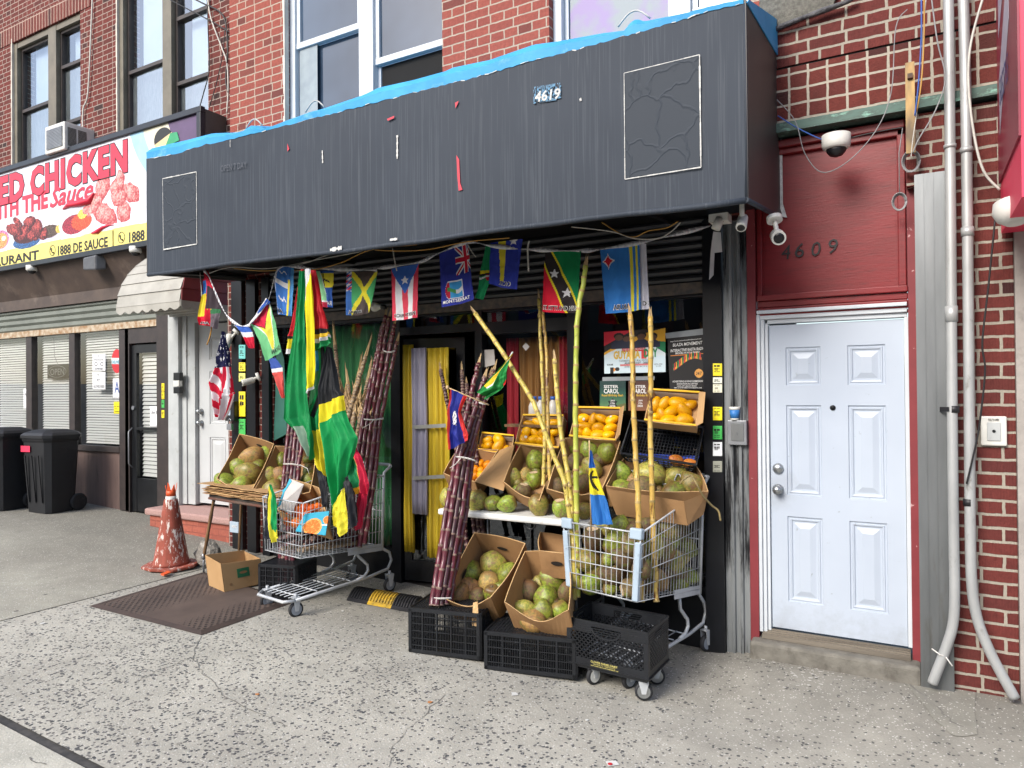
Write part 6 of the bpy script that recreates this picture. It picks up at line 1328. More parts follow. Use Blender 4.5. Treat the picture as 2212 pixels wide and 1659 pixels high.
tie('white cord round the foot of the middle maroon bundle', 930, 1291, 975, 1291, -1.10, 1)
# ================================================================ flags
def star(x, y, cx, cy, r, asp=1.0, rot=0, n=5, inner=.42):
    dx, dy = (x-cx)*asp, y-cy; d = math.hypot(dx, dy)
    if d > r: return False
    a = (math.atan2(dx, -dy)+rot) % (2*math.pi/n); a = min(a, 2*math.pi/n-a); k = math.pi/n
    x1, y1 = r, 0; x2, y2 = r*inner*math.cos(k), r*inner*math.sin(k); px, py = d*math.cos(a), d*math.sin(a)
    return (x2-x1)*(py-y1)-(y2-y1)*(px-x1) >= 0
def cr(a, b_, c, d, t): return .5*((2*b_)+(c-a)*t+(2*a-5*b_+4*c-d)*t*t+(3*b_-a-3*c+d)*t*t*t)
def net(rows, Y, fold=.012, nf=2.2, seed=0, drop=0):
    """rows of (u, v[, Y]) over the picture -> smooth hanging cloth, with folds that run down it"""
    Pn = [[at(q[0], q[1], q[2] if len(q) > 2 else Y) for q in r] for r in rows]; nr = len(Pn)
    def row(r, s):
        n = len(r); x = s*(n-1); i = min(int(x), n-2); t = x-i; g_ = lambda k: r[max(0, min(n-1, k))]; return Vector([cr(g_(i-1)[k], g_(i)[k], g_(i+1)[k], g_(i+2)[k], t) for k in range(3)])
    ph = seed*1.7
    def fn(s, t):
        x = t*(nr-1); i = min(int(x), nr-2); tt_ = x-i; R4 = [row(Pn[max(0, min(nr-1, i+k))], s) for k in (-1, 0, 1, 2)]
        p = Vector([cr(R4[0][k], R4[1][k], R4[2][k], R4[3][k], tt_) for k in range(3)]).lerp(R4[1].lerp(R4[2], tt_), .75)
        am = fold*(.35+.65*t); kx = mnoise.noise(V(s*3.1+seed*3, t*3.7, 2.2)); ky = mnoise.noise(V(s*6+seed, t*4+s*5, 5.5)); off = am*math.sin(2*math.pi*nf*s+ph+1.3*t)-fold*.9*abs(kx)**.6-fold*.6*abs(ky)**.6+am*.5*math.sin(2*math.pi*nf*2.3*s+ph*2-2.1*t)+fold*.35*mnoise.noise(V(s*5+seed, t*7, 0))
        return p+V(0, -off, 0)
    return fn
def flag(label, rows, Y, col, nx=40, ny=60, fold=.012, nf=2.2, seed=0, mt='cloth', text=None, tcol='dark_ink', mirror=False, tbox=(.1, .9, .9, .97), group='small flags on the bunting line', name='flag', outline=True):
    fn = net(rows, Y, fold, nf, seed); o = sheet(name, fn, nx, ny, col, mt); tag(o, label, 'flag', group)
    if text:
        if outline: write(text, fn, (tbox[0]-.015, tbox[1]-.008, tbox[2]+.015, tbox[3]+.008), 'white_ink' if tcol == 'dark_ink' else 'dark_ink', o, bold=.04, mirror=mirror, lift=.002)
        write(text, fn, tbox, tcol, o, bold=.015, mirror=mirror, lift=.004)
    return o
mat('white_ink', '#e8e8e6', rough=.6, bmp=0)
RED, WHT, BLU, GRN, YEL, BLK = (206, 38, 62), (232, 232, 236), (46, 92, 186), (20, 140, 84), (240, 220, 50), (44, 42, 46)
def Yf(u): return -.95+.35*sstep(420, 900, u)+.22*sstep(900, 1500, u)
def q4(z, a, b_, c, d):   # helper for crops: TL TR BL BR in crop units
    return z
def Z7(x, y): return (403.2+x*.20833, 518.4+y*.20833)
def Z14(x, y): return (806.5+x*.20833, 518.4+y*.20833)
def Z21(x, y): return (1209.7+x*.20833, 489.6+y*.20833)
def Z5(x, y): return (403.2+x*.22568, 835.3+y*.22568)
def Z13(x, y): return (748.8+x*.20833, 835.3+y*.20833)
def Z20(x, y): return (1152+x*.20833, 835.3+y*.20833)
def kitts(s, t):
    d = (t*1.6-s*1.0) # diagonal, top left to bottom right
    k = t-.02-s*1.04; k = t-(.0+s*1.0)
    e = s*1.0+.12-t if False else s-(t*.86)
    if e > .18: 
        return YEL if e < .235 else (22, 140, 84)
    if e < -.16: return YEL if e > -.215 else (216, 28, 56)
    if star(s, t, .30, .37, .085, .62) or star(s, t, .66, .67, .09, .62): return WHT
    return (50, 44, 46)
flag('red, black and green bunting flag with two white stars', [[Z14(1780, 110), Z14(1960, 113), Z14(2150, 113)], [Z14(1765, 430), Z14(1950, 435), Z14(2130, 430)], [Z14(1752, 745), Z14(1930, 755), Z14(2106, 755)]], -.50, kitts, 70, 90, .008, 1.6, 1, text='ST. KITTS AND NEVIS', tbox=(.04, .885, .97, .95))
def aruba(s, t):
    if .70 < s < .77 or .84 < s < .91: return (240, 228, 70)
    dx, dy = abs(s-.21)*1.0, abs(t-.2)*1.45
    if (dx+.0001)**.55+(dy+.0001)**.55 < .13**.55*1.15: return (222, 40, 60)
    if (dx+.0001)**.6+(dy+.0001)**.6 < .15**.6*1.2: return WHT
    return (58, 132, 214)
flag('blue bunting flag with a red star and two yellow stripes', [[Z21(415, 240), Z21(620, 210), Z21(822, 165)], [Z21(438, 570), Z21(640, 550), Z21(832, 510)], [Z21(465, 902), Z21(650, 890), Z21(838, 860)]], -.42, aruba, 70, 80, .008, 1.5, 2, text='ARUBA', mirror=True, tbox=(.28, .87, .66, .945))
flag('plain white back of a bunting flag showing beside the blue star flag', [[Z21(815, 168), Z21(890, 176)], [Z21(832, 500), Z21(905, 520)], [Z21(838, 862), Z21(925, 850)]], -.405, lambda s, t: (222, 222, 234), 12, 40, .006, 1, 3, text='DS', tbox=(.25, .87, .85, .94))
def curac(s, t):
    if .26+.12*t < s < .46+.02*t and t < .86: return (232, 216, 60)
    if star(s, t, .70, .035, .10, .75) or star(s, t, .58, -.03, .05, .75): return WHT
    return (52, 66, 172)
flag('royal blue bunting flag with a yellow stripe and white star', [[Z14(1215, 30), Z14(1380, 5), Z14(1542, -12)], [Z14(1205, 250), Z14(1370, 250), Z14(1510, 240)], [Z14(1198, 450), Z14(1340, 495), Z14(1482, 510)]], -.56, curac, 60, 70, .009, 1.5, 4, text='ACAO', tbox=(.36, .86, .74, .945))
def domin(s, t):
    if .35 < t < .42 and s < .8: return YEL
    if .42 < t < .47: return BLK
    if .47 < t < .53: return WHT
    if math.hypot((s-.85)*.6, t-.5) < .13: return (190, 30, 50)
    return (32, 146, 92)
flag('folded green bunting flag edging the royal blue one', [[Z14(1165, 55), Z14(1215, 40)], [Z14(1110, 300), Z14(1215, 300)], [Z14(1085, 500), Z14(1200, 430)], [Z14(1050, 600), Z14(1130, 620)]], -.54, domin, 24, 50, .01, 1.2, 5)
def monts(s, t):
    if s > .52 and t < .5:
        x, y = (s-.52)/.48, t/.5; dx = abs((x-.5))*1; 
        if abs(x-.62) < .11 or abs(y-.5) < .085: return (206, 30, 60)
        if abs(x-.62) < .17 or abs(y-.5) < .13: return WHT
        d1 = abs((x-.62)*1.0-(y-.5)*1.15); d2 = abs((x-.62)*1.0+(y-.5)*1.15)
        if min(d1, d2) < .05: return (206, 30, 60)
        if min(d1, d2) < .13: return WHT
        return (44, 60, 150)
    x, y = (s-.14)/.52, (t-.58)/.30
    if 0 < x < 1 and 0 < y < 1 and math.hypot(max(0, .5-x)*1.5, y-.5) < .62:
        if math.hypot(max(0, .46-x)*1.5, y-.5) > .55 or x > .95 or y < .05 or y > .95: return WHT
        if abs(y-.52+.1*math.sin(x*7)) < .11 and x > .2: return (78, 150, 84) if x < .62 else (230, 230, 230)
        return (196, 42, 66) if x < .36 else (66, 158, 220)
    return (48, 58, 156)
flag('dark blue bunting flag with a small union emblem and round shield', [[Z14(682, 125), Z14(830, 80), Z14(980, 38)], [Z14(688, 400), Z14(850, 370), Z14(1010, 320)], [Z14(698, 700), Z14(880, 665), Z14(1046, 618)]], -.60, monts, 80, 90, .008, 1.5, 6, text='MONTSERRAT', tcol='white_ink', outline=False, tbox=(.1, .89, .82, .95))
def prico(s, t):
    tri = t < .5 and abs(s-.5) < .5*(1-t/.5)*1.0
    if tri: return WHT if star(s, t, .5, .26, .085, .55) else (62, 108, 196)
    k = int(s*5); return (222, 70, 92) if k % 2 == 0 else WHT
flag('red and white striped bunting flag with a blue star triangle', [[Z14(178, 300), Z14(320, 268), Z14(468, 246)], [Z14(188, 570), Z14(320, 560), Z14(458, 530)], [Z14(197, 838), Z14(330, 822), Z14(447, 802)]], -.66, prico, 60, 80, .008, 1.5, 7, text='PUERTO RICO', mirror=True, tbox=(.14, .87, .9, .94))
def jam(s, t):
    if s < .18: return (70, 120, 200) if t > .45 or (s*6+t*9) % 1 > .55 else (222, 60, 84) if int(t*14) % 2 else WHT
    x = (s-.18)/.82
    d1 = abs((x-.5)-(t-.47)*1.1); d2 = abs((x-.5)+(t-.47)*1.1)
    if min(d1, d2) < .10: return (238, 226, 60)
    if abs(t-.47)*1.1 > abs(x-.5): return (86, 76, 74)
    return (80, 176, 112)
flag('green and dark bunting flag with a yellow diagonal cross', [[Z7(1660, 328), Z7(1820, 328), Z7(1972, 322)], [Z7(1655, 550), Z7(1810, 550), Z7(1930, 540)], [Z7(1655, 780), Z7(1790, 780), Z7(1880, 752)]], -.72, jam, 60, 70, .009, 1.5, 8, text='JAMAICA', tbox=(.12, .88, .62, .96))
def surin(s, t): return (150, 214, 160) if .3 < s-t*.1 < .9 and t < .78 else (210, 50, 80) if t > .82 else WHT
flag('pale green and red bunting flag folded over next to the trident one', [[Z7(1305, 320), Z7(1380, 322)], [Z7(1310, 480), Z7(1420, 470)], [Z7(1315, 600), Z7(1448, 590)], [Z7(1330, 680), Z7(1445, 700)]], -.78, surin, 26, 40, .01, 1, 9, text='SUR', mirror=True, tbox=(.15, .86, .7, .96))
def barb(s, t):
    y = t
    if .08 < y < .5:
        if abs(s-.35-.25*(y-.29)) < .03 or (abs(y-.24-.3*abs(s-.4)) < .025 and s < .75): return (60, 60, 60)
        return (238, 224, 64)
    return (50, 94, 176)
flag('blue and yellow trident bunting flag partly behind the pale green one', [[Z7(1370, 318), Z7(1515, 316)], [Z7(1380, 440), Z7(1508, 440)], [Z7(1420, 560), Z7(1495, 540)], [Z7(1440, 690), Z7(1508, 700)]], -.765, barb, 26, 40, .01, 1, 10, text='BAR', tcol='white_ink', tbox=(.3, .85, .75, .95), outline=False)
def marti(s, t):
    if s > .62 and s < .78 and t > .3: return (238, 220, 70)
    if s > .8: return (86, 156, 216)
    if .38 < t < .5 and s < .62 or .04 < s < .1 and t > .1: return WHT
    for cy in (.16, .72):
        if abs(t-cy-.03*math.sin(s*26)) < .018 and .2 < s < .55: return WHT
    return (62, 118, 196)
flag('sky blue bunting flag with white snakes and cross', [[Z7(940, 285), Z7(1020, 275), Z7(1105, 290)], [Z7(905, 420), Z7(1020, 500), Z7(1100, 500)], [Z7(945, 770), Z7(1010, 778), Z7(1078, 790)]], -.84, marti, 50, 60, .01, 1.5, 11, text='MA', tbox=(.05, .9, .3, .97))
def guy(s, t):
    x = s; y = t
    # apex at the bottom, hoist on top
    h = max(0, .5-abs(x-.5)); 
    if y < .42 and abs(x-.52) < .46*(1-y/.42): return (214, 40, 74) if abs(x-.52) < .42*(1-y/.40) else BLK
    if abs(x-.56-.1*y) < .40*(1-y/.92): return (238, 226, 84)
    if abs(x-.56-.1*y) < .46*(1-y/.94): return WHT
    return (120, 200, 140)
flag('pale green bunting flag with yellow and red arrowhead, hanging askew', [[Z7(668, 880), Z7(740, 780), Z7(850, 655)], [Z7(760, 1060), Z7(830, 960), Z7(905, 860)], [Z7(818, 1252), Z7(890, 1215), Z7(966, 1160)]], -.90, guy, 60, 70, .01, 1.5, 12, text='GUYANA', mirror=True, tbox=(.5, .87, .98, .95), outline=False)
flag('twisted blue and white bunting flag stretched along the string', [[Z7(650, 855), Z7(820, 600)], [Z7(670, 862), Z7(850, 640)]], -.92, lambda s, t: (56, 96, 186) if t > .3 else WHT, 20, 8, .01, 1, 13)
def hait(s, t): return (58, 100, 190) if t < .45 and s > .1 else WHT if t < .62 else (216, 36, 66)
flag('crumpled blue, white and red bunting flag below the string', [[Z7(480, 880), Z7(560, 890), Z7(640, 905)], [Z7(560, 960), Z7(600, 970), Z7(672, 960)], [Z7(640, 1115), Z7(665, 1125), Z7(692, 1118)]], -.94, hait, 30, 30, .012, 2, 14)
flag('narrow blue, white and coral bunting flag left of the big green flag', [[Z7(848, 1240), Z7(905, 1210)], [Z7(878, 1350), Z7(1000, 1330)], [Z7(905, 1425), Z7(1000, 1410)], [Z7(985, 1640), Z7(1010, 1640)]], -.90, lambda s, t: (64, 92, 170) if t < .30 else WHT if t < .46 else (226, 98, 92), 20, 50, .012, 1, 15)
def anti(s, t):
    y = t*1.0
    if s < .35-.1*t and t > .2 and t < .75: return (232, 216, 60) if t > .42 else (60, 120, 190)
    if t < .34: return (220, 40, 70)
    if .34 < t < .62 and s > .4: return (66, 56, 62)
    if star(s, t, .52, .50, .14, .8, 0, 9, .6): return (226, 190, 60)
    if t > .62 and s > .55: return (110, 100, 108) if t > .7 else (60, 120, 80)
    return (214, 30, 56)
flag('red and black bunting flag with a yellow sun, bunched at the left end', [[Z7(170, 320), Z7(190, 315), Z7(215, 330)], [Z7(170, 500), Z7(230, 480), Z7(320, 590)], [Z7(110, 760), Z7(220, 750), Z7(345, 740)], [Z7(120, 880), Z7(210, 890), Z7(300, 925)]], -.97, anti, 46, 60, .016, 2, 16, text='ANTIGUA', tcol='dark_ink', tbox=(.05, .90, .5, .96))
def us(s, t):
    if t < .42:
        for j in range(6):
            for i in range(4):
                if star(s, t, .14+.25*i+(.12 if j % 2 else 0), .06+.066*j, .032, .55): return WHT
        return (38, 40, 80)
    q = t*11-s*5 if s < .52 else s*7+t*1.5
    return (208, 30, 62) if int(q) % 2 else WHT
flag('stars and stripes flag hanging at the left end in front of the pale door', [[Z7(350, 950), Z7(362, 945), Z7(372, 955)], [Z7(310, 1130), Z7(360, 1130), Z7(400, 1110)], [Z7(275, 1320), Z7(350, 1300), Z7(415, 1290)], [Z7(195, 1480), Z7(330, 1500), Z7(450, 1560)], [Z7(265, 1660), Z7(330, 1700), Z7(455, 1600)], [Z5(265, 265), Z5(300, 310), Z5(330, 322)]], -.98, us, 60, 110, .03, 2.2, 17, group=None)
# big cloth flags on poles between the carts
def stripes(cs):
    def f(s, t):
        x = s
        for lim, c in cs:
            if x < lim: return c
        return cs[-1][1]
    return f
GRS = (12, 150, 78)
flag('large green flag hanging in heavy folds between the carts', [[(645, 585), (650, 585), (656, 585)], [Z7(1110, 800), Z7(1150, 800), Z7(1210, 800)], [Z7(1060, 1100), Z7(1130, 1100), Z7(1225, 1100)], [Z7(990, 1500), Z7(1110, 1500), Z7(1240, 1500)], [Z5(905, 310), Z5(1030, 300), Z5(1160, 240)], [Z5(1010, 415), Z5(1100, 470), Z5(1200, 450)], [Z5(1140, 640), Z5(1170, 670), Z5(1200, 700)]], -1.13, lambda s, t: (12, 140, 76) if not (t > .74 and .35 < s < .55+.3*(t-.74)) else (150, 176, 156), 50, 120, .03, 1.8, 20, 'satin', group='big flags between the carts')
flag('long yellow and white fold of a big flag beside the green one', [[Z7(1215, 300), Z7(1245, 295), Z7(1270, 300)], [Z7(1215, 640), Z7(1250, 600), Z7(1295, 640)], [Z7(1225, 1100), Z7(1265, 1100), Z7(1312, 1100)], [Z7(1232, 1500), Z7(1270, 1480), Z7(1312, 1440)], [Z7(1238, 1590), Z7(1260, 1570), Z7(1300, 1530)]], -1.15, lambda s, t: (224, 226, 230) if t < .26-s*.25 or t > .90 else (238, 222, 24), 24, 110, .016, 1, 21, 'satin', group='big flags between the carts')
flag('red fold with black and yellow edge hanging behind the green flag', [[Z7(1180, 300), Z7(1200, 300)], [Z7(1080, 880), Z7(1130, 880)], [Z7(1045, 1000), Z7(1120, 1000)], [Z7(1025, 1180), Z7(1110, 1180)]], -1.08, lambda s, t: (196, 30, 44) if t < .66 else (36, 40, 40) if t < .72 else (238, 220, 40) if t < .9 else WHT, 16, 70, .014, 1, 22, 'satin', group='big flags between the carts')
flag('flag end striped red, black, yellow, white and green beside the yellow fold', [[Z7(1278, 310), Z7(1300, 310), Z7(1320, 310)], [Z7(1308, 700), Z7(1360, 705), Z7(1400, 700)], [Z7(1310, 900), Z7(1390, 890), Z7(1455, 905)], [Z7(1312, 1010), Z7(1400, 1000), Z7(1475, 965)], [Z7(1316, 1150), Z7(1400, 1110), Z7(1490, 1050)]], -1.10, lambda s, t: (186, 24, 36) if t < .56 else (36, 36, 40) if t < .68 else (222, 184, 40) if t < .78 else WHT if t < .86 else (20, 132, 72), 30, 90, .02, 1.8, 23, 'satin', group='big flags between the carts')
flag('light blue flag corner showing below the striped one', [[Z7(1315, 1150), Z7(1355, 1140)], [Z7(1318, 1270), Z7(1365, 1250)], [Z7(1316, 1385), Z7(1366, 1350)]], -1.07, lambda s, t: (40, 150, 210), 12, 24, .01, 1, 24, 'satin', group='big flags between the carts')
flag('green and yellow edged cloth hanging behind the large black and green flag', [[Z7(1365, 1130), Z7(1400, 1110), Z7(1440, 1090)], [Z7(1345, 1500), Z7(1420, 1500), Z7(1530, 1480)], [Z5(1150, 240), Z5(1200, 300), Z5(1260, 260)], [Z5(1190, 560), Z5(1230, 560), Z5(1290, 560)], [Z5(1215, 740), Z5(1290, 840), Z5(1330, 860)]], -1.07, lambda s, t: ((36, 38, 42) if .3 < s < .55 and t < .5 else (14, 140, 76) if t < .62 else (238, 224, 50)), 40, 100, .02, 1.6, 25, 'satin', group='big flags between the carts')
flag('large black, yellow and green flag draped over the side of the left cart', [[Z7(1440, 1110), Z7(1465, 1105), Z7(1480, 1120)], [Z7(1370, 1480), Z7(1460, 1480), Z7(1560, 1560)], [Z5(1262, 165), Z5(1370, 120), Z5(1475, 75)], [Z5(1275, 375), Z5(1380, 300), Z5(1482, 240)], [Z5(1300, 600), Z5(1450, 520), Z5(1592, 490)], [Z5(1350, 850), Z5(1440, 800), Z5(1560, 640)], [Z5(1395, 1240), Z5(1450, 1100), Z5(1515, 830)]], -1.17, lambda s, t: (34, 36, 40) if t < .34 else (238, 222, 40) if t < .48 else (238, 222, 40) if s < .07 else (14, 152, 80), 60, 120, .03, 1.7, 26, 'satin', group='big flags between the carts')
flag('yellow tail of the black, yellow and green flag in front of the cart', [[Z5(1393, 1140), Z5(1440, 1060), Z5(1492, 970)], [Z5(1397, 1240), Z5(1450, 1240), Z5(1512, 1170)], [Z5(1402, 1330), Z5(1464, 1436), Z5(1532, 1368)]], -1.20, lambda s, t: (236, 224, 60), 24, 40, .014, 1.4, 27, 'satin', group='big flags between the carts')
flag('black tail of a big flag between the yellow tail and the crimson cloth', [[Z5(1480, 980), Z5(1505, 890), Z5(1530, 850)], [Z5(1520, 1150), Z5(1560, 1060), Z5(1600, 1020)], [Z5(1532, 1368), Z5(1590, 1345), Z5(1634, 1285)]], -1.185, lambda s, t: (34, 36, 42), 24, 50, .016, 1.4, 28, 'satin', group='big flags between the carts')
flag('dark hanging cloth left of the big green tail', [[Z5(1225, 760), Z5(1260, 800), Z5(1320, 860)], [Z5(1260, 930), Z5(1300, 950), Z5(1345, 960)], [Z5(1285, 1110), Z5(1320, 1120), Z5(1360, 1100)], [Z5(1300, 1150), Z5(1325, 1155), Z5(1355, 1160)]], -1.165, lambda s, t: (36, 38, 44), 24, 50, .014, 1.4, 29, 'satin', group='big flags between the carts')
def eth(s, t):
    if s < .42: return (20, 128, 76) if t < .86 else (236, 176, 40)
    if s < .60: 
        if t < .5 and (abs(math.sin(s*60+t*14)) < .25): return (60, 50, 40)
        return (236, 208, 110) if t < .55 else (236, 190, 50)
    return (206, 32, 66)
flag('green, yellow and crimson flag with an inked emblem, over the cart rail', [[Z5(1550, 570), Z5(1565, 560), Z5(1585, 555)], [Z5(1520, 720), Z5(1600, 700), Z5(1650, 690)], [Z5(1560, 880), Z5(1640, 860), Z5(1715, 930)], [Z5(1600, 1040), Z5(1665, 1010), Z5(1712, 1050)]], -1.12, eth, 50, 60, .02, 1.6, 30, 'satin', group='big flags between the carts')
flag('crimson cloth tail hanging at the right of the big flags', [[Z5(1660, 900), Z5(1690, 870), Z5(1715, 920)], [Z5(1620, 1100), Z5(1670, 1060), Z5(1708, 1060)], [Z5(1590, 1290), Z5(1635, 1290), Z5(1680, 1220)], [Z5(1590, 1360), Z5(1625, 1378), Z5(1665, 1340)]], -1.10, lambda s, t: (204, 30, 68), 24, 50, .016, 1.4, 31, 'satin', group='big flags between the carts')
def sjam(s, t): return (18, 156, 86) if s > .45 and t < .75-.3*abs(s-.75) else (236, 226, 60) if (s-.1*t) > .2 else (50, 52, 60)
flag('small green, yellow and black flag on a stick at the cart front', [[Z5(778, 940), Z5(790, 935), Z5(800, 945)], [Z5(765, 1060), Z5(810, 1060), Z5(855, 1090)], [Z5(745, 1260), Z5(800, 1270), Z5(860, 1270)], [Z5(785, 1420), Z5(820, 1420), Z5(866, 1400)], [Z5(800, 1480), Z5(830, 1490), Z5(872, 1420)]], -1.20, sjam, 34, 60, .016, 1.5, 32, 'satin', group=None)
flag('dark end of the small flag trailing behind it', [[Z5(752, 1180), Z5(790, 1180)], [Z5(738, 1320), Z5(800, 1340)], [Z5(735, 1450), Z5(800, 1480)]], -1.17, lambda s, t: (46, 50, 60), 12, 24, .01, 1, 33, 'satin', group=None)
def beliz(s, t):
    if s < .11 or s > .80-.1*math.sin(t*3): return (226, 62, 58)
    if math.hypot((s-.40)*.62, (t-.45)*1.0*.9) < .13: return (60, 70, 70) if int(s*40+t*30) % 4 == 0 else WHT
    return (32, 44, 138)
flag('dark blue hand flag with red edges and a white emblem, beside the canes', [[Z13(1070, 25), Z13(1150, 60), Z13(1236, 102)], [Z13(1050, 250), Z13(1130, 270), Z13(1160, 270)], [Z13(1048, 450), Z13(1140, 440), Z13(1240, 500)], [Z13(1055, 655), Z13(1150, 610), Z13(1235, 560)]], -.90, beliz, 50, 60, .018, 1.6, 34, 'satin', group=None)
b = MB(); b.tube([z13(1038, 5, -.88), z13(1475, 190, -.78)], .005, 6, 0); b.ell(z13(1045, 8, -.88), V(.014, 0, 0), V(0, .014, 0), V(0, 0, .016), 8, 6); b.build('stick', 'dry_leaf', D.objects['flag.0'] if 'flag.0' in D.objects else None) if False else tag(b.build('flag_stick', 'dry_leaf'), 'thin wooden stick holding the dark blue hand flag', 'flag stick')
def guy2(s, t):
    d = t-s*.2
    if t < .22: return (214, 40, 44)
    if t < .30: return (30, 30, 34)
    if t < .52-.2*abs(s-.5): return (238, 196, 40)
    if t < .58-.2*abs(s-.5): return WHT
    return (52, 150, 62)
flag('green hand flag with yellow and red stripes flying from the cane bundle', [[Z14(1440, 1165), Z14(1400, 1260), Z14(1360, 1480)], [Z14(1330, 1290), Z14(1300, 1400), Z14(1330, 1530)], [Z14(1170, 1450), Z14(1250, 1530), Z14(1290, 1570)], [Z14(1050, 1575), Z14(1110, 1600), Z14(1150, 1659)]], -.72, lambda s, t: (238, 196, 40) if s < .30 and t < .8 and s > .08 else (214, 40, 44) if s > .86 and t < .3 else WHT if s < .36 and t < .8 and s > .08 else (36, 140, 66), 44, 44, .02, 1.4, 35, 'satin', group=None)
b = MB(); b.tube([z14(1445, 1160, -.70), z14(1180, 1659, -.66)], .006, 6); tag(b.build('flag_stick', 'white_plastic'), 'white stick of the green hand flag in the cane bundle', 'flag stick')
def barb2(s, t):
    if .34 < t < .69:
        x, y = s, (t-.34)/.35
        if .2 < s < .8 and abs(y-.5-.0) < .045: return (40, 40, 44)
        if abs(x-.3-1.6*(y-.5)**2) < .07 and abs(y-.5) < .38: return (40, 40, 44)
        return (236, 222, 50)
    return (48, 118, 196) if t > .69 else (38, 100, 184)
flag('blue and yellow trident flag hanging over the front of the right cart', [[Z20(578, 665), Z20(588, 660), Z20(600, 668)], [Z20(568, 800), Z20(600, 800), Z20(632, 800)], [Z20(565, 930), Z20(620, 930), Z20(672, 930)], [Z20(590, 1180), Z20(680, 1190), Z20(768, 1195)], [Z20(608, 1425), Z20(720, 1435), Z20(832, 1425)]], -.90, barb2, 44, 80, .014, 1.4, 36, 'satin', group=None)
b = MB(); b.tube([z20(580, 555, -.89), z20(600, 1500, -.86)], .005, 6); tag(b.build('flag_stick', 'dry_leaf'), 'thin stick carrying the trident flag in the right cart', 'flag stick')
# bunting tape, cables
mat('tape_white', '#d8d8da', '#c4c4c8', .6); mat('cable_white', '#c4c2ba', rough=.5, bmp=0); mat('cable_yellow', '#c09040', rough=.5, bmp=0); mat('cable_black', '#17171a', rough=.5, bmp=0); mat('cable_grey', '#8c8e90', rough=.5, bmp=0); mat('cable_blue', '#2c5cb0', rough=.5, bmp=0)
def curve3(P, k=6):
    out = []
    for i in range(len(P)-1):
        g_ = lambda j: P[max(0, min(len(P)-1, j))]
        for t in range(k): out.append(Vector([cr(g_(i-1)[q], g_(i)[q], g_(i+1)[q], g_(i+2)[q], t/k) for q in range(3)]))
    out.append(P[-1]); return out
def cable(label, pts, Y, r=.004, mt='cable_white', cat='cable', name='cable', group=None):
    P = [at(p[0], p[1], p[2] if len(p) > 2 else Y) for p in pts]; b = MB(); b.tube(curve3(P), r, 6); return tag(b.build(name, mt), label, cat, group)
def tape(label, pts, wd=.03):
    P = curve3([at(u, v, y) for u, v, y in pts]); b = MB()
    for i in range(len(P)-1):
        w0 = V(0, .003, wd*.5*(.6+.4*math.sin(i*.7))); w1 = V(0, .003, wd*.5*(.6+.4*math.sin((i+1)*.7))); b.add([P[i]-w0, P[i+1]-w1, P[i+1]+w1, P[i]+w0], [(0, 1, 2, 3)], 0, True)
    return tag(b.build('bunting_tape', 'tape_white', solid=.002), label, 'tape')
tape('white bunting tape running along the row of small flags', [(*Z7(650, 870), -.92), (*Z7(840, 640), -.91), (*Z7(940, 310), -.86), (*Z7(1110, 275), -.84), (*Z7(1300, 292), -.79), (*Z7(1660, 305), -.73), (*Z7(1960, 312), -.72), (*Z14(0, 300), -.70), (*Z14(180, 275), -.665), (*Z14(470, 230), -.65), (*Z14(680, 135), -.61), (*Z14(980, 22), -.59), (*Z14(1220, 60), -.57), (*Z14(1540, 90), -.55), (*Z14(1790, 105), -.51), (*Z14(2150, 110), -.49), (*Z21(415, 235), -.43), (*Z21(820, 165), -.42), (*Z21(1200, 80), -.34), (*Z21(1560, -10), -.22)], .035)
tape('white bunting tape drooping between the left end flags', [(*Z7(175, 315), -.97), (*Z7(230, 380), -.98), (*Z7(330, 620), -.97), (*Z7(430, 800), -.95), (*Z7(560, 890), -.93), (*Z7(660, 880), -.92)], .03)
GCb = 'thin cables under the awning'
for i, (lab, pts, mt) in enumerate((('white cable under the awning starting at the left end', [(452, 590), (500, 577), (580, 580), (680, 562), (770, 545), (880, 520)], 'cable_white'), ('yellow cable looping under the left half of the awning', [(505, 580), (560, 585), (600, 584), (680, 582), (740, 566), (800, 540), (900, 528)], 'cable_yellow'), ('white cable running up to the right from the flag knot', [(610, 576), (660, 568), (720, 548), (830, 532)], 'cable_white'), ('yellow cable along the middle of the awning edge', [(810, 540), (870, 542), (930, 538), (1010, 522), (1100, 514)], 'cable_yellow'), ('yellow cable sagging near the right end of the awning', [(1300, 480), (1340, 505), (1370, 512), (1400, 499), (1440, 492), (1465, 478)], 'cable_yellow'), ('pale cable sagging near the right end of the awning', [(1235, 490), (1320, 500), (1370, 515), (1420, 515), (1450, 500), (1470, 480)], 'cable_white'))):
    cable(lab, pts, -.80 if i != 4 and i != 5 else -.5, .004, mt, group=GCb)
cable('yellow cord hanging down over the pale door', [(443, 585), (458, 620), (459, 680), (455, 720), (447, 745)], -.90, .006, 'cable_yellow'); cable('white cord hanging straight beside the yellow one', [(432, 588), (436, 640), (437, 705)], -.92, .004)
cable('short loose white tape end below the awning', [(848, 536), (852, 560), (857, 585)], -.75, .004); cable('frayed white tape end right of the middle flags', [(1143, 520), (1140, 540), (1142, 586)], -.6, .006); cable('small curled cable end beside it', [(1010, 528), (1020, 545), (1028, 555)], -.6, .004)
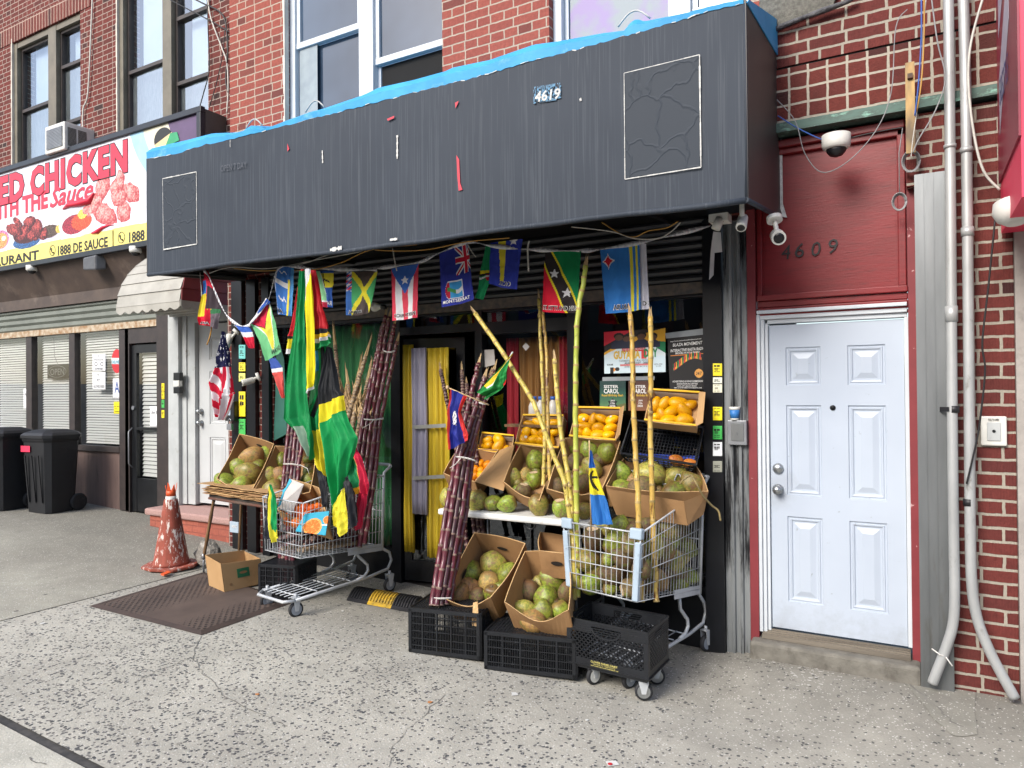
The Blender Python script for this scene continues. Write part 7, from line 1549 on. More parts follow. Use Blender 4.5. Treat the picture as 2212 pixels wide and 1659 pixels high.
# ================================================================ shop window contents
mat('curtain_green', '#3c8a54', '#2c6e44', .7, ns=2, stretch=(9, 9, .3), bmp=.5, bd=.03, fine=3); mat('curtain_yellow', '#d8bc30', '#b89c24', .5, ns=3, stretch=(9, 9, .4), bmp=.6, bd=.03, fine=4); mat('curtain_grey', '#a6a2b4', '#8e8a9c', .5, ns=3, stretch=(9, 9, .4), bmp=.6, bd=.03, fine=4); mat('curtain_amber', '#a8783a', '#8c6230', .6, ns=3, stretch=(9, 9, .3), bmp=.5, bd=.03, fine=4); mat('curtain_red', '#b42434', '#941c2c', .6, ns=3, stretch=(9, 9, .3), bmp=.5, bd=.03, fine=4); mat('sheer_teal', '#2c6a5c', '#1e5048', .6, ns=2)
def curtain(label, x0, x1, z0, z1, y, mt, folds=8, amp=.02, name='curtain'):
    b = MB(); n = folds*8; rr = random.Random(int(x0*99))
    P = [(x0+(x1-x0)*i/n, y+amp*math.sin(2*math.pi*folds*i/n)*(.7+.3*math.sin(i*.37))) for i in range(n+1)]
    K = 10; seed = x0*7
    def q(i, k): a, ya = P[i]; z = z0+(z1-z0)*k/K; w_ = (1-k/K); return V(a+.008*mnoise.noise(V(a*3, z*1.7, seed))*min(1, 4*w_), ya+.012*mnoise.noise(V(a*7, z*1.5, seed+4))-.0*w_, z)
    b.add([q(i, k) for k in range(K+1) for i in range(n+1)], [(k*(n+1)+i, k*(n+1)+i+1, (k+1)*(n+1)+i+1, (k+1)*(n+1)+i) for k in range(K) for i in range(n)], 0, True)
    return tag(b.build(name, mt, fix=False, solid=.004), label, 'curtain')
curtain('green curtain hanging behind the left display window', xx(610), xD0-.02, .43, 2.48, .07, 'curtain_green', 14, .02)
b = MB(); b.slab([z7(920, 1240, -.02), z7(960, 1050, -.02), z7(1010, 1240, -.02), z5(960, 450, -.02), z5(830, 520, -.02), z5(850, 60, -.02)], V(0, .004, 0)); tag(b.build('teal_sheet', 'sheer_teal'), 'teal plastic sheet hanging in front of the left display window', 'plastic sheet')
curtain('narrow yellow curtain at the left of the open doorway', at(871, 800, -.01).x, at(893, 800, -.01).x, .42, zz(880, 745, -.01), -.01, 'curtain_yellow', 3, .02)
curtain('lilac grey curtain hanging in the open doorway', at(889, 800, -.05).x, at(922, 800, -.05).x, zz(900, 1110, -.05), zz(900, 752, -.05), -.05, 'curtain_grey', 3, .016)
curtain('wide yellow curtain hanging in the open doorway', at(920, 800, -.03).x, at(970, 800, -.03).x, zz(940, 1205, -.03), zz(930, 752, -.03), -.03, 'curtain_yellow', 4, .02)
mat('cloth_tape', '#9a9a94', rough=.5)
for v, lab in ((915, 'upper grey tape across the doorway curtains'), (1025, 'lower grey tape across the doorway curtains')): b = MB(); b.slab([at(892, v+4, -.085), at(963, v, -.085), at(963, v+8, -.085), at(892, v+12, -.085)], V(0, .003, 0)); tag(b.build('tape_strip', 'cloth_tape'), lab, 'tape')
curtain('amber curtain behind the middle shop window', xx(1105), xx(1210), .8, zA-.06, .14, 'curtain_amber', 7, .02)
curtain('red curtain strip at the left of the middle window', xx(1078), xx(1104), .8, zA-.06, .13, 'curtain_red', 2, .02); curtain('red curtain strip at the right of the middle window', xx(1196), xx(1222), .8, zA-.07, .11, 'curtain_red', 2, .02)
b = MB(); b.slab([z14(1148, 1140, .008), z14(1250, 1135, .008), z14(1262, 1290, .008), z14(1155, 1320, .008)], V(0, .003, 0)); tag(b.build('paper_notice', 'white_print'), 'blank pale paper taped inside the middle window', 'paper')
b = MB(); b.slab([z14(1545, 1105, .008), z14(1580, 1066, .008), z14(1618, 1105, .008), z14(1582, 1150, .008)], V(0, .003, 0)); tag(b.build('paper_notice', 'white_print'), 'small pale diamond shaped paper on the middle window', 'paper')
# bottles behind the mango carton
mat('bottle_plastic', '#c0bcb4', '#b0aca4', .3); mat('bottle_cap', '#3a64b4', rough=.4)
for i, (x, lab) in enumerate(((1665, 'leftmost of three clear bottles with blue caps behind the mangoes'), (1740, 'middle one of three clear bottles with blue caps behind the mangoes'), (1865, 'rightmost of three clear bottles with blue caps behind the mangoes'))):
    p = z14(x, 1700, -.03); t_ = thing('bottle', lab, 'bottle', (p.x, p.y, p.z-.16), 'bottles with blue caps'); b = MB(); b.lathe(V(p.x, p.y, p.z-.16), V(0, 0, 1), [(0, .04), (.02, .044), (.14, .044), (.175, .03), (.185, .02), (.2, .02)], 16); b.build('flask', 'bottle_plastic', t_); b = MB(); b.cyl(V(p.x, p.y, p.z+.035), V(p.x, p.y, p.z+.06), .024, .023, 14); b.build('cap', 'bottle_cap', t_)
    b = None
b = MB(); b.box(xx(1110), xx(1222), -.16, -.028, z14(1740, 1700, -.03).z-.18, z14(1740, 1700, -.03).z-.16); tag(b.build('shelf_board', 'old_wood'), 'narrow wooden board behind the cartons carrying the bottles', 'shelf')
# posters
def person_blob(x, y, cx, cy, sc_): 
    if math.hypot(x-cx, (y-cy)) < .055*sc_: return (96, 66, 50)
    if y > cy+.04*sc_ and y < .42 and abs(x-cx) < .1*sc_*min(1, (y-cy)/(.1*sc_)): return (40, 44, 66)
    if math.hypot(x-cx, y-cy+.03*sc_) < .065*sc_: return (26, 22, 22)
    return None
def festival(s, t):
    for cx, cy, k in ((.25, .16, 1), (.38, .2, .9), (.62, .17, 1), (.80, .2, .95)):
        c = person_blob(s, t, cx, cy, 1.25*k)
        if c: return c
    a = t+.9*s*0; q = t-.42+.55*s-.25*s*s*0
    if t < .34-.7*s: return (204, 36, 56)
    if t < .50-.8*s+.3*s*s: return (40, 36, 38)
    if t < .56-.75*s+.5*s*s or (s > .35 and t < .12+.1*s): return (232, 172, 48)
    if s > .66 and t < .16+.5*(s-.66)*1.8+.1: return (20, 120, 74) if s > .7 else WHT
    if .40 < t < .50 and .3 < s < .68: return (206, 40, 52)
    if .62 < s < .70 and .5 < t < .68: return (216, 60, 60)
    if t > .79 and .27 < s < .73 and t < .83: return (206, 120, 120)
    if t > .86 and .10 < s < .16 or math.hypot((s-.22)*1.4, t-.90) < .05: return (40, 40, 40)
    if math.hypot((s-.16)*1.4, t-.91) < .045: return (220, 140, 50)
    return (206, 224, 232) if t > .62 else (214, 226, 230)
pfn = flat(z21(455, 1092, -.004), z21(1092, 1050, -.004), z21(460, 1525, -.004), z21(1096, 1508, -.004))
def poster(label, fn, col, nx=80, ny=70, name='poster'):
    o = sheet(name, fn, nx, ny, col, 'print', solid=.002); return tag(o, label, 'poster')
po = poster('white festival poster with green and red corners and gold heading', pfn, festival, 120, 90)
mat('gold_ink', '#d8b43c', '#c8a030', .5, bmp=0); mat('green_ink', '#1e8a50', rough=.5, bmp=0)
N_ = V(0, -1, 0)
write('GUYANA', pfn, (.16, .47, .60, .67), 'gold_ink', po, bold=.05, nrm=N_); write('DAY', pfn, (.66, .45, .88, .65), 'green_ink', po, bold=.05, nrm=N_); write('CARIBBEAN CULTURAL FESTIVAL', pfn, (.25, .69, .76, .735), 'dark_ink', po, nrm=N_)
write('AUGUST 31ST - 2025', pfn, (.34, .745, .73, .79), 'dark_ink', po, bold=.03, nrm=N_); write('GENERAL ADMISSION: $80 | VIP: $120', pfn, (.34, .84, .74, .875), 'dark_ink', po, nrm=N_); write('SCAN ME', pfn, (.05, .77, .15, .81), 'dark_ink', po, bold=.03, nrm=N_); write('GATES OPEN', pfn, (.82, .80, .95, .83), 'dark_ink', po, nrm=N_); write('3-11PM', pfn, (.85, .845, .93, .875), 'dark_ink', po, nrm=N_); write('AT BROOKLYN FAIRGROUNDS ON', pfn, (.31, .425, .67, .47), 'white_ink', po, nrm=N_)
def radio(s, t):
    w_ = .50-.13*math.sin((s-.1)*5.2)*.9; y = t-(.47-.12*math.sin((s-.32)*4.2))
    if .12 < s < .88 and -.055 < y < .075:
        k = int(s*22); 
        if y < .03 and (s*22) % 1 < .35: return (24, 22, 22)
        return [(200, 60, 60), (232, 160, 60), (40, 130, 80)][k % 3]
    if math.hypot((s-.80)*1.0, (t-.70)*1.35) < .11: return (226, 164, 84)
    if .07 < s < .93 and .335 < t < .35: return (200, 120, 50)
    return (26, 25, 27)
bfn = flat(z21(1112, 1160, -.004), z21(1507, 1118, -.004), z21(1140, 1690, -.004), z21(1525, 1690, -.004))
po = poster('black radio poster with a striped keyboard wave', bfn, radio, 90, 120)
for tx, bx in (('https://www.mixcloud.com/live/blazamusicone/', (.08, .055, .90, .085)), ('BLAZA MOVEMENT', (.14, .11, .92, .17)), ('INTERACTIVE RASTA RADIO', (.07, .22, .98, .275)), ('BROOKLYN NY #1 RADIO', (.2, .285, .84, .325)), ('24/7', (.72, .67, .88, .73)), ('ADVERTISING & SONG SUBMISSION', (.08, .825, .90, .86)), ('DONATION ACCEPTED', (.2, .875, .76, .905)), ('CASH APP: $BLAZA MUSIC', (.2, .92, .74, .945)), ('EMAIL: BLAZAMOVEMENTSOUND@GMAIL.COM', (.12, .955, .86, .98))): write(tx, bfn, bx, 'white_ink' if tx != '24/7' else 'dark_ink', po, bold=.015, shear=.2, nrm=N_)
def bash(s, t):
    if star(s, t, .5, .76, .2, .9, 0, 6, .58): return (24, 34, 34)
    if t > .74 and abs(s-.85) < .16 and t > .8-.2*(s-.7): return (96, 100, 60)
    k = t; return (int(24+130*max(0, t-.35)), int(56+110*max(0, t-.2)), int(54+50*max(0, t-.2)))
for i, (x0, x1, cc, lab) in enumerate(((690, 960, 0, 'green birthday poster above the middle mango carton'), (985, 1240, 1, 'brown birthday poster beside the green one, half hidden by canes'))):
    fn_ = flat(z20(x0, -60, -.004), z20(x1, -60, -.004), z20(x0, 250, -.004), z20(x1, 250, -.004))
    po = poster(lab, fn_, bash if not cc else (lambda s, t: tuple(int(q) for q in (70+60*t, 46+40*t, 40+20*t))), 50, 60)
    for tx, bx, mk_ in (('SISTER', (.16, .14, .72, .24), 'white_ink'), ('CAROL', (.16, .26, .74, .42), 'white_ink'), ('Royal Birthday Bash', (.08, .44, .90, .54), 'gold_ink'), ('JAN', (.42, .63, .58, .70), 'white_ink'), ('17th', (.42, .72, .58, .78), 'white_ink'), ('2026', (.38, .80, .60, .87), 'white_ink')): write(tx, fn_, bx, mk_, po, bold=.02, nrm=N_)
mat('clear_tape', '#9aa0a4', '#84898e', .3); b = MB(); b.slab([z21(1090, 1105, -.006), z21(1530, 1050, -.006), z21(1535, 1105, -.006), z21(1480, 1120, -.006), z21(1100, 1160, -.006)], V(0, .001, 0)); tag(b.build('tape_strip', 'clear_tape'), 'crinkled silver tape along the top of the radio poster', 'tape')
b = MB(); b.slab([z21(440, 1560, -.006), z21(980, 1550, -.006), z21(980, 1590, -.006), z21(440, 1600, -.006)], V(0, .001, 0)); tag(b.build('tape_strip', 'clear_tape'), 'long silver tape strip below the festival poster', 'tape')
# reflections' worth of paper on the door glass is left to the light
# stickers on the posts
def sticker(label, u0, v0, u1, v1, Y, base, lines=4, ink=(30, 30, 30), shape=None, text=None):
    fn_ = flat(at(u0, v0, Y), at(u1, v0, Y), at(u0, v1, Y)); rr = random.Random(int(u0*7+v0)); rows_ = [(rr.uniform(.06, .9), rr.uniform(.03, .07)) for _ in range(lines)]
    def col(s, t):
        if shape == 'round' and math.hypot(s-.5, t-.5) > .5: return base
        for a, h in rows_:
            if a < t < a+h and .1 < s < .9 and (int(s*13)*7) % 5: return ink
        if .35 < t < .6 and .2 < s < .55: return tuple(int(x*.7) for x in base)
        return base
    o = sheet('sticker', fn_, 16, 22, col, 'print', solid=.001); return tag(o, label, 'sticker')
PY = -.083
for v0, v1, c, lab in ((785, 812, (232, 214, 40), 'yellow service sticker, topmost on the right black post'), (815, 828, (224, 226, 210), 'pale sticker under the topmost yellow one on the right post'), (830, 848, (222, 220, 196), 'cream sticker third from top on the right black post'), (879, 908, (236, 216, 30), 'yellow sticker level with the black tray on the right post'), (920, 949, (66, 178, 84), 'green sticker on the right black post'), (955, 985, (222, 226, 228), 'white sticker below the green one on the right post'), (996, 1020, (140, 142, 130), 'faded grey sticker, lowest on the right black post')):
    sticker(lab, 1540, v0, 1560, v1, PY, c)
for v0, v1, c, lab in ((745, 775, (110, 190, 186), 'teal round sticker on the left black post'), (783, 802, (226, 210, 60), 'yellow sticker under the teal one on the left post'), (806, 824, (220, 220, 120), 'pale yellow sticker third down on the left post'), (846, 900, (228, 206, 40), 'tall yellow sticker on the left black post by the camera'), (905, 940, (70, 176, 84), 'green sticker low on the left black post')):
    sticker(lab, 516, v0, 530, v1, -.073, c)
for v0, v1, c, lab in ((828, 845, (228, 206, 30), 'upper yellow sticker on the brown post by the glass door'), (846, 862, (228, 206, 30), 'lower yellow sticker on the brown post by the glass door'), (864, 881, (70, 176, 84), 'green sticker on the brown post by the glass door'), (886, 903, (228, 206, 30), 'yellow sticker below the green one on the brown post')):
    sticker(lab, 349, v0, 355, v1, LY-.063, c)
def notice(label, u0, v0, u1, v1, words, base=(226, 228, 230), Y=LY-.002, ink='dark_ink', cat='notice'):
    fn_ = flat(at(u0, v0, Y), at(u1, v0, Y), at(u0, v1, Y)); o = sheet('notice', fn_, 6, 8, lambda s, t: base, 'print', solid=.002); tag(o, label, cat)
    for w_, bx in words: write(w_, fn_, bx, ink, o, bold=.015, nrm=V(0, -1, 0))
    return o
notice('white notice about bicycles and scooters, upper one on the window', 200, 765, 228, 802, [('NO', (.4, .05, .55, .15)), ('BICYCLE OR SCOOTER', (.1, .28, .86, .38)), ('O  O', (.15, .45, .85, .7)), ('ALLOWED INSIDE', (.18, .78, .8, .9))])
notice('white notice about pets, lower one on the window', 200, 804, 228, 842, [('NO', (.38, .08, .56, .2)), ('PETS', (.34, .38, .62, .55)), ('ALLOWED INSIDE', (.08, .72, .92, .88))])
mat('blue_ink', '#22468c', rough=.5, bmp=0)
notice('restaurant grade card with a blue letter A', 244, 818, 262, 861, [('A', (.2, .14, .8, .72))], ink='blue_ink'); notice('torn yellow notice under the grade card', 246, 868, 260, 894, [('No cash', (.1, .3, .8, .45)), ('with', (.1, .5, .5, .6)), ('Postmates.', (.1, .7, .9, .85))], (240, 222, 30))
fn_ = flat(at(241, 754, LY-.002), at(264, 754, LY-.002), at(241, 806, LY-.002))
def deliv(s, t):
    if math.hypot((s-.5)/.5, (t-.5)/.5) > 1: return (200, 204, 206)
    return (236, 240, 242) if .36 < t < .62 else (196, 44, 52) if not (.74 < t < .88 and .25 < s < .8) else (236, 220, 224)
b = MB(); P = [fn_(.5+.5*math.cos(a), .5+.5*math.sin(a)) for a in [2*math.pi*i/28 for i in range(28)]]; b.slab(P, V(0, .002, 0)); mat('deliv_red', '#c42c34', rough=.5, bmp=0); o_ = b.build('delivery_sticker', 'deliv_red'); tag(o_, 'oval red delivery sticker on the restaurant window', 'sticker')
b = MB(); b.slab([fn_(.02, .37)+V(0, -.002, 0), fn_(.98, .37)+V(0, -.002, 0), fn_(.98, .62)+V(0, -.002, 0), fn_(.02, .62)+V(0, -.002, 0)], V(0, .001, 0)); b.build('white_band', 'white_ink', o_); mat('cyan_ink', '#2a9ab4', rough=.5, bmp=0); write('DELIVERS', fn_, (.06, .47, .96, .6), 'cyan_ink', o_, bold=.03, nrm=V(0, -1, 0), lift=.004)
notice('white delivery app notice on the glass door', 324, 878, 346, 923, [('Uber Eats', (.12, .22, .9, .36))], Y=LY-.004)
notice('small card on the first restaurant window', 51, 840, 61, 884, [('Uber', (.15, .2, .9, .32))])
os_ = thing('open_sign', 'unlit dark open sign hanging in the restaurant window', 'sign', tuple(at(126, 815, LY+.05)))
b = MB(); p = at(104, 789, LY+.05); q = at(148, 817, LY+.05); b.box(p.x, q.x, LY+.04, LY+.06, q.z, p.z); b.build('board', 'black_metal', os_)
fo = flat(V(p.x, LY+.038, p.z), V(q.x, LY+.038, p.z), V(p.x, LY+.038, q.z)); write('OPEN', fo, (.16, .28, .84, .75), 'cable_grey', os_, nrm=V(0, -1, 0))
b = MB(); b.tube([fo(.5+.44*math.cos(a), .5+.42*math.sin(a))+V(0, -.004, 0) for a in [2*math.pi*i/24 for i in range(25)]], .004, 5); b.tube([fo(.5, 0)+V(0, .01, 0), at(118, 770, LY+.05), at(116, 730, LY+.05)], .003, 4); b.build('tube_and_cord', 'cable_grey', os_)
# ================================================================ cameras, lamps, boxes
def domecam(label, u, v, Y, r, down=V(0, 0, -1), top=None):
    p = at(u, v, Y); o = thing('security_camera', label, 'security camera', tuple(p)); b = MB(); b.lathe(p, down, [(0, r), (r*.75, r), (r*.95, r*.93), (r*1.05, r*.8)], 24); b.build('housing', 'white_plastic', o)
    b = MB(); b.lathe(p+down*r*1.0, down, [(0, r*.72), (r*.25, r*.66), (r*.5, r*.45), (r*.62, r*.12)], 20); b.build('dome', 'black_metal', o)
    return o
domecam('white dome camera with a dark bubble on the red panel ceiling', 1806, 292, -.32, .082); domecam('white dome camera under the chicken sign, left one', 69, 574, .1, .07); domecam('white dome camera under the chicken sign, right one', 293, 533, .1, .07)
def bulletcam(label, u, v, Y, d, L=.12, r=.035, mount=V(0, 0, .07)):
    p = at(u, v, Y); d = Vector(d).normalized(); o = thing('security_camera', label, 'security camera', tuple(p)); b = MB(); b.lathe(p-d*L/2, d, [(0, r*.6), (L*.1, r*.95), (L*.9, r), (L, r*.97)], 20); b.build('housing', 'white_plastic', o)
    b = MB(); b.lathe(p+d*(L/2-.004), d, [(0, r*.75), (.006, r*.72), (.0065, r*.3)], 18); b.build('lens', 'black_metal', o)
    b = MB(); b.tube([p, p+mount*.6, p+mount], .014, 8); b.lathe(p+mount-mount.normalized()*.0, mount, [(0, .045), (.03, .045)], 18); b.build('mount', 'white_plastic', o)
bulletcam('white turret camera below the right end of the awning', 1680, 511, -.62, (.25, -.9, -.35), .12, .042, V(-.02, .03, .10))
bulletcam('white camera hanging at the awning corner', 1603, 480, -.9, (.0, -.5, -.6), .1, .03, V(0, .0, .12))
bulletcam('white bullet camera on the left black post pointing at the street', 536, 824, -.14, (-.45, -.8, -.25), .13, .033, V(.06, .06, .04))
bulletcam('white camera beside the stars and stripes flag', 492, 738, -.12, (.0, -.4, -.9), .17, .04, V(.06, .05, .09))
b = MB(); p = at(1560, 475, -.35); b.box(p.x-.07, p.x+.05, -.42, -.3, p.z-.02, p.z+.03); b.tube([p+V(.0, -.05, .0), p+V(-.03, -.06, -.07)], .03, 10); tag(b.build('floodlight', 'white_plastic'), 'small white floodlight fitting at the top of the right post', 'light fitting')
b = MB(); P = [at(*Z21(x, y), -.14) for x, y in ((1590, 50), (1665, 60), (1680, 260), (1600, 270), (1590, 500), (1545, 550), (1560, 280), (1575, 150))]; b.slab(P, V(0, .008, 0)); tag(b.build('cloth_wrap', 'tape_white'), 'ragged white cloth strip hanging from the top of the right post', 'cloth')
b = MB(); P = [at(x, y, -.02) for x, y in ((1676, 275), (1689, 277), (1691, 440), (1700, 470), (1690, 468), (1678, 420))]; b.slab(P, V(0, .01, 0)); tag(b.build('peeled_strip', 'edge_white'), 'peeling white strip beside the awning end and the red panel', 'strip')
bl = thing('light_bulb', 'unlit white bulb in a black socket above the tall cane bundle', 'light bulb', tuple(z14(20, 690, -.25))); p = at(810, 662, -.25); b = MB(); b.lathe(p+V(-.045, 0, 0), V(1, 0, -.08), [(0, .004), (.006, .022), (.02, .038), (.045, .046), (.07, .038), (.1, .022), (.12, .018)], 20); b.build('glass_bulb', 'bulb_white', bl) if 'bulb_white' in M else None
mat('bulb_white', '#dcdcd8', rough=.15, bmp=0, coat=.5); b.build('glass_bulb', 'bulb_white', bl); b = MB(); b.lathe(p+V(.075, 0, -.01), V(1, 0, -.08), [(0, .02), (.03, .022), (.05, .014)], 12); b.tube([p+V(.12, 0, -.01), p+V(.16, .1, .0), p+V(.17, .24, .0)], .008, 6); b.build('socket', 'black_metal', bl)
sp_ = thing('loudspeaker', 'grey outdoor speaker under the chicken sign', 'speaker', tuple(at(195, 568, .1))); p = at(192, 568, .05); b = MB(); b.slab([p+V(-.14, 0, -.08), p+V(.13, 0, -.1), p+V(.13, 0, .09), p+V(-.14, 0, .08)], V(.05, .12, .02)); b.build('cabinet', 'grey_dark', sp_) if 'grey_dark' in M else None
mat('grey_dark', '#5a5c60', '#4e5054', .5); b.build('cabinet', 'grey_dark', sp_, bevel=.02)
# wall devices
kx_ = thing('key_box', 'black key lockbox with a grey padlock on the post by the pale door', 'lock box', tuple(at(497, 885, -.1))); p0, p1 = at(485, 866, -.13), at(505, 910, -.13); b = MB(); b.box(p0.x, p1.x, -.13, -.05, p1.z, p0.z); b.build('case', 'black_plastic', kx_, bevel=.01); b = MB(); p = at(496, 918, -.14); b.box(p.x-.035, p.x+.035, -.15, -.12, p.z-.05, p.z+.01); b.tube([p+V(-.02, 0, .01), p+V(-.02, 0, .05), p+V(0, 0, .065), p+V(.02, 0, .05), p+V(.02, 0, .01)], .006, 6); b.build('padlock', 'grey_metal', kx_, bevel=.005); b = MB(); b.box(p0.x+.05, p0.x+.09, -.132, -.1305, p1.z+.06, p0.z-.02); b.build('label_card', 'guard', kx_)
ux = thing('utility_box', 'small grey box marked NYC on the post by the step', 'utility box', tuple(at(505, 1150, -.08))); p0, p1 = at(496, 1126, -.08), at(515, 1152, -.08); b = MB(); b.box(p0.x, p1.x, -.08, -.021, p1.z, p0.z); b.build('case', 'guard', ux, bevel=.004); write('NYC', flat(V(p0.x, -.082, p0.z), V(p1.x, -.082, p0.z), V(p0.x, -.082, p1.z)), (.3, .3, .85, .55), 'white_ink', ux, bold=.03, nrm=V(0, -1, 0)); b = MB(); b.tube([V(p0.x+.03, -.05, p0.z), V(p0.x+.03, -.05, p0.z+.9), V(p0.x+.03, -.05, 2.4)], .012, 8); b.build('conduit', 'grey_metal', ux)
bz = thing('doorbell_box', 'black and white doorbell boxes on the white pillar', 'doorbell', tuple(at(385, 830, LY-.1)));
for a, c, v0, v1, mt in ((379, 393, 805, 822, 'black_metal'), (379, 391, 822, 835, 'white_plastic'), (379, 393, 836, 850, 'black_metal')): p0, p1 = at(a, v0, LY-.1), at(c, v1, LY-.1); b = MB(); b.box(p0.x, p1.x, LY-.13, LY-.081, p1.z, p0.z); b.build('unit', mt, bz, bevel=.006)
mx = thing('metal_box', 'grey steel lock plate on the corrugated post with a paper cup on top', 'lock plate', tuple(at(1590, 960, -.1))); p0, p1 = at(1571, 908, -.10), at(1613, 962, -.10); b = MB(); b.box(p0.x, p1.x, -.10, -.051, p1.z, p0.z); b.build('plate', 'grey_metal', mx, bevel=.004); b = MB(); b.box(p0.x+.025, p1.x-.02, -.106, -.101, p1.z+.03, p0.z-.02); b.lathe(V((p0.x+p1.x)/2, -.107, (p0.z+p1.z)/2), V(0, -1, 0), [(0, .008), (.006, .008)], 12); b.build('cover', 'steel', mx)
cp_ = thing('paper_cup', 'blue and white paper cup standing on the grey steel box', 'cup', tuple(at(1586, 907, -.085))); p = at(1587, 906, -.085); b = MB(); b.lathe(V(p.x, p.y, p0.z+.002), V(0, 0, 1), [(0, .026), (.012, .028)], 18); b.lathe(V(p.x, p.y, p0.z+.072), V(0, 0, 1), [(0, .035), (.02, .037)], 18); b.build('rim', 'white_plastic', cp_); mat('cup_blue', '#2c6cb0', '#3678b8', .5); b = MB(); b.lathe(V(p.x, p.y, p0.z+.0145), V(0, 0, 1), [(0, .028), (.057, .035)], 18); b.build('cup_body', 'cup_blue', cp_)
kb = thing('keypad_box', 'white key switch box on the brick pier between pipes and grey wall', 'key switch', tuple(at(2147, 930, -.13))); p0, p1 = at(2118, 899, -.13), at(2176, 964, -.13); b = MB(); b.box(p0.x, p1.x, -.13, -.101, p1.z, p0.z); b.build('frame', 'white_plastic', kb, bevel=.008); b = MB(); b.box(p0.x+.03, p1.x-.03, -.136, -.131, p1.z+.03, p0.z-.035); b.build('plate', 'white_paint', kb, bevel=.003); b = MB(); b.lathe(V((p0.x+p1.x)/2, -.137, (p0.z+p1.z)/2), V(0, -1, 0), [(0, .009), (.004, .008)], 14); b.build('keyhole', 'black_metal', kb)
fn_ = flat(V(p0.x, -.132, p0.z), V(p1.x, -.132, p0.z), V(p0.x, -.132, p1.z)); write('PULL TO OPEN', fn_, (.3, .08, .7, .16), 'dark_ink', kb, nrm=V(0, -1, 0), bold=.03, lift=.001)
# pipes
mat('pipe_grey', '#b4b6b6', '#a0a2a2', .45, .3, ns=5, stretch=(1, 1, .5), dirt='#7a7872', ds=7, da=.6, db=.72)
def pipe(label, pts, Y, r, joints):
    P = [at(u, v, Y) for u, v in pts]; g_ = P[-1]; o = thing('pipe', label, 'pipe', tuple(g_)); b = MB(); b.tube(curve3(P, 6), r, 14); b.build('tube', 'pipe_grey', o)
    for v, dv in joints:
        b = MB(); q = [t_ for t_ in (at(interp([(p[1], p[0]) for p in pts], v), v, Y),)][0]; b.cyl(q, q+V(0, 0, dv), r*1.18, n=14); b.build('coupling', 'pipe_grey', o)
    return o
pipe('grey conduit pipe nearer the steel trim, bending left at the foot', [(2048, -40), (2051, 200), (2054, 500), (2057, 900), (2060, 1150), (2062, 1290), (2058, 1350), (2045, 1395), (2028, 1440), (2014, 1476)], -.22, .0275, ((695, .09), (320, .02)))
pipe('grey conduit pipe further right, curving right at the foot', [(2080, -40), (2086, 200), (2090, 500), (2094, 900), (2096, 1150), (2100, 1270), (2112, 1340), (2135, 1400), (2160, 1450), (2192, 1508)], -.20, .028, ((510, .05), (330, .03)))
mat('black_tape', '#1e1e22', rough=.5); b = MB(); p = at(2060, 884, -.22); b.cyl(p-V(0, 0, .02), p+V(0, 0, .02), .0292, n=14); b.slab([at(2030, 879, -.17), at(2050, 879, -.25), at(2050, 889, -.25), at(2030, 889, -.17)], V(0, .003, 0)); tag(b.build('black_tape', 'black_tape'), 'black tape holding the nearer pipe to the steel trim', 'tape')
b = MB(); p = at(2093, 1085, -.20); b.cyl(p-V(0, 0, .02), p+V(0, 0, .02), .0295, n=14); tag(b.build('pipe_label', 'black_tape'), 'black label band wrapped round the right pipe', 'label')
b = MB(); p = at(2030, 1410, -.22); b.tube([p+V(-.04, -.01, .02), p+V(0, -.035, .0), p+V(.04, -.01, -.015)], .004, 5); b.tube([p+V(.03, -.03, -.01), p+V(.06, -.05, -.05)], .004, 5); tag(b.build('string_tie', 'string_white'), 'white string tied round the foot of the nearer pipe', 'string')
GW = 'loose wires by the red entrance'
cable('black cable hanging over the right pipe and down the brick', [(2150, 470), (2135, 620), (2122, 740), (2128, 800), (2118, 900), (2110, 950), (2088, 1045)], -.24, .005, 'cable_black', group=GW); cable('thick white cable arching over the brick at the upper right', [(2128, -20), (2098, 90), (2092, 180), (2104, 290), (2125, 370), (2160, 410)], -.26, .007, 'cable_white', group=GW)
cable('thin grey wire looping across the top of the red panel', [(1678, 215), (1718, 262), (1738, 330), (1775, 372), (1830, 350), (1890, 285), (1925, 200), (1935, 60), (1960, 20)], -.3, .003, 'cable_grey', group=GW); cable('blue wire running to the dome camera', [(1680, 250), (1720, 275), (1760, 295), (1790, 306)], -.25, .004, 'cable_blue', group=GW)
cable('dark wire from the dome camera to the brass bracket', [(1828, 300), (1870, 290), (1920, 280), (1952, 275)], -.28, .004, 'cable_black', group=GW); cable('yellow wire dropping beside the brass bracket', [(1996, -20), (1996, 80), (1990, 180), (1980, 240)], -.3, .004, 'cable_yellow', group=GW); cable('blue wire dropping beside the yellow one', [(1990, -20), (1990, 80), (1984, 180), (1976, 250)], -.31, .004, 'cable_blue', group=GW); cable('grey wire bowing right of the brass bracket', [(2010, -20), (2025, 90), (2042, 170), (2020, 240), (1985, 300), (1972, 330)], -.3, .004, 'cable_grey', group=GW); cable('pale wire between the blue wire and the bracket', [(2002, -20), (1994, 70), (1990, 170), (1972, 300), (1968, 340)], -.29, .003, 'cable_white', group=GW)
GX = 'wires at the corner of the two brick buildings'
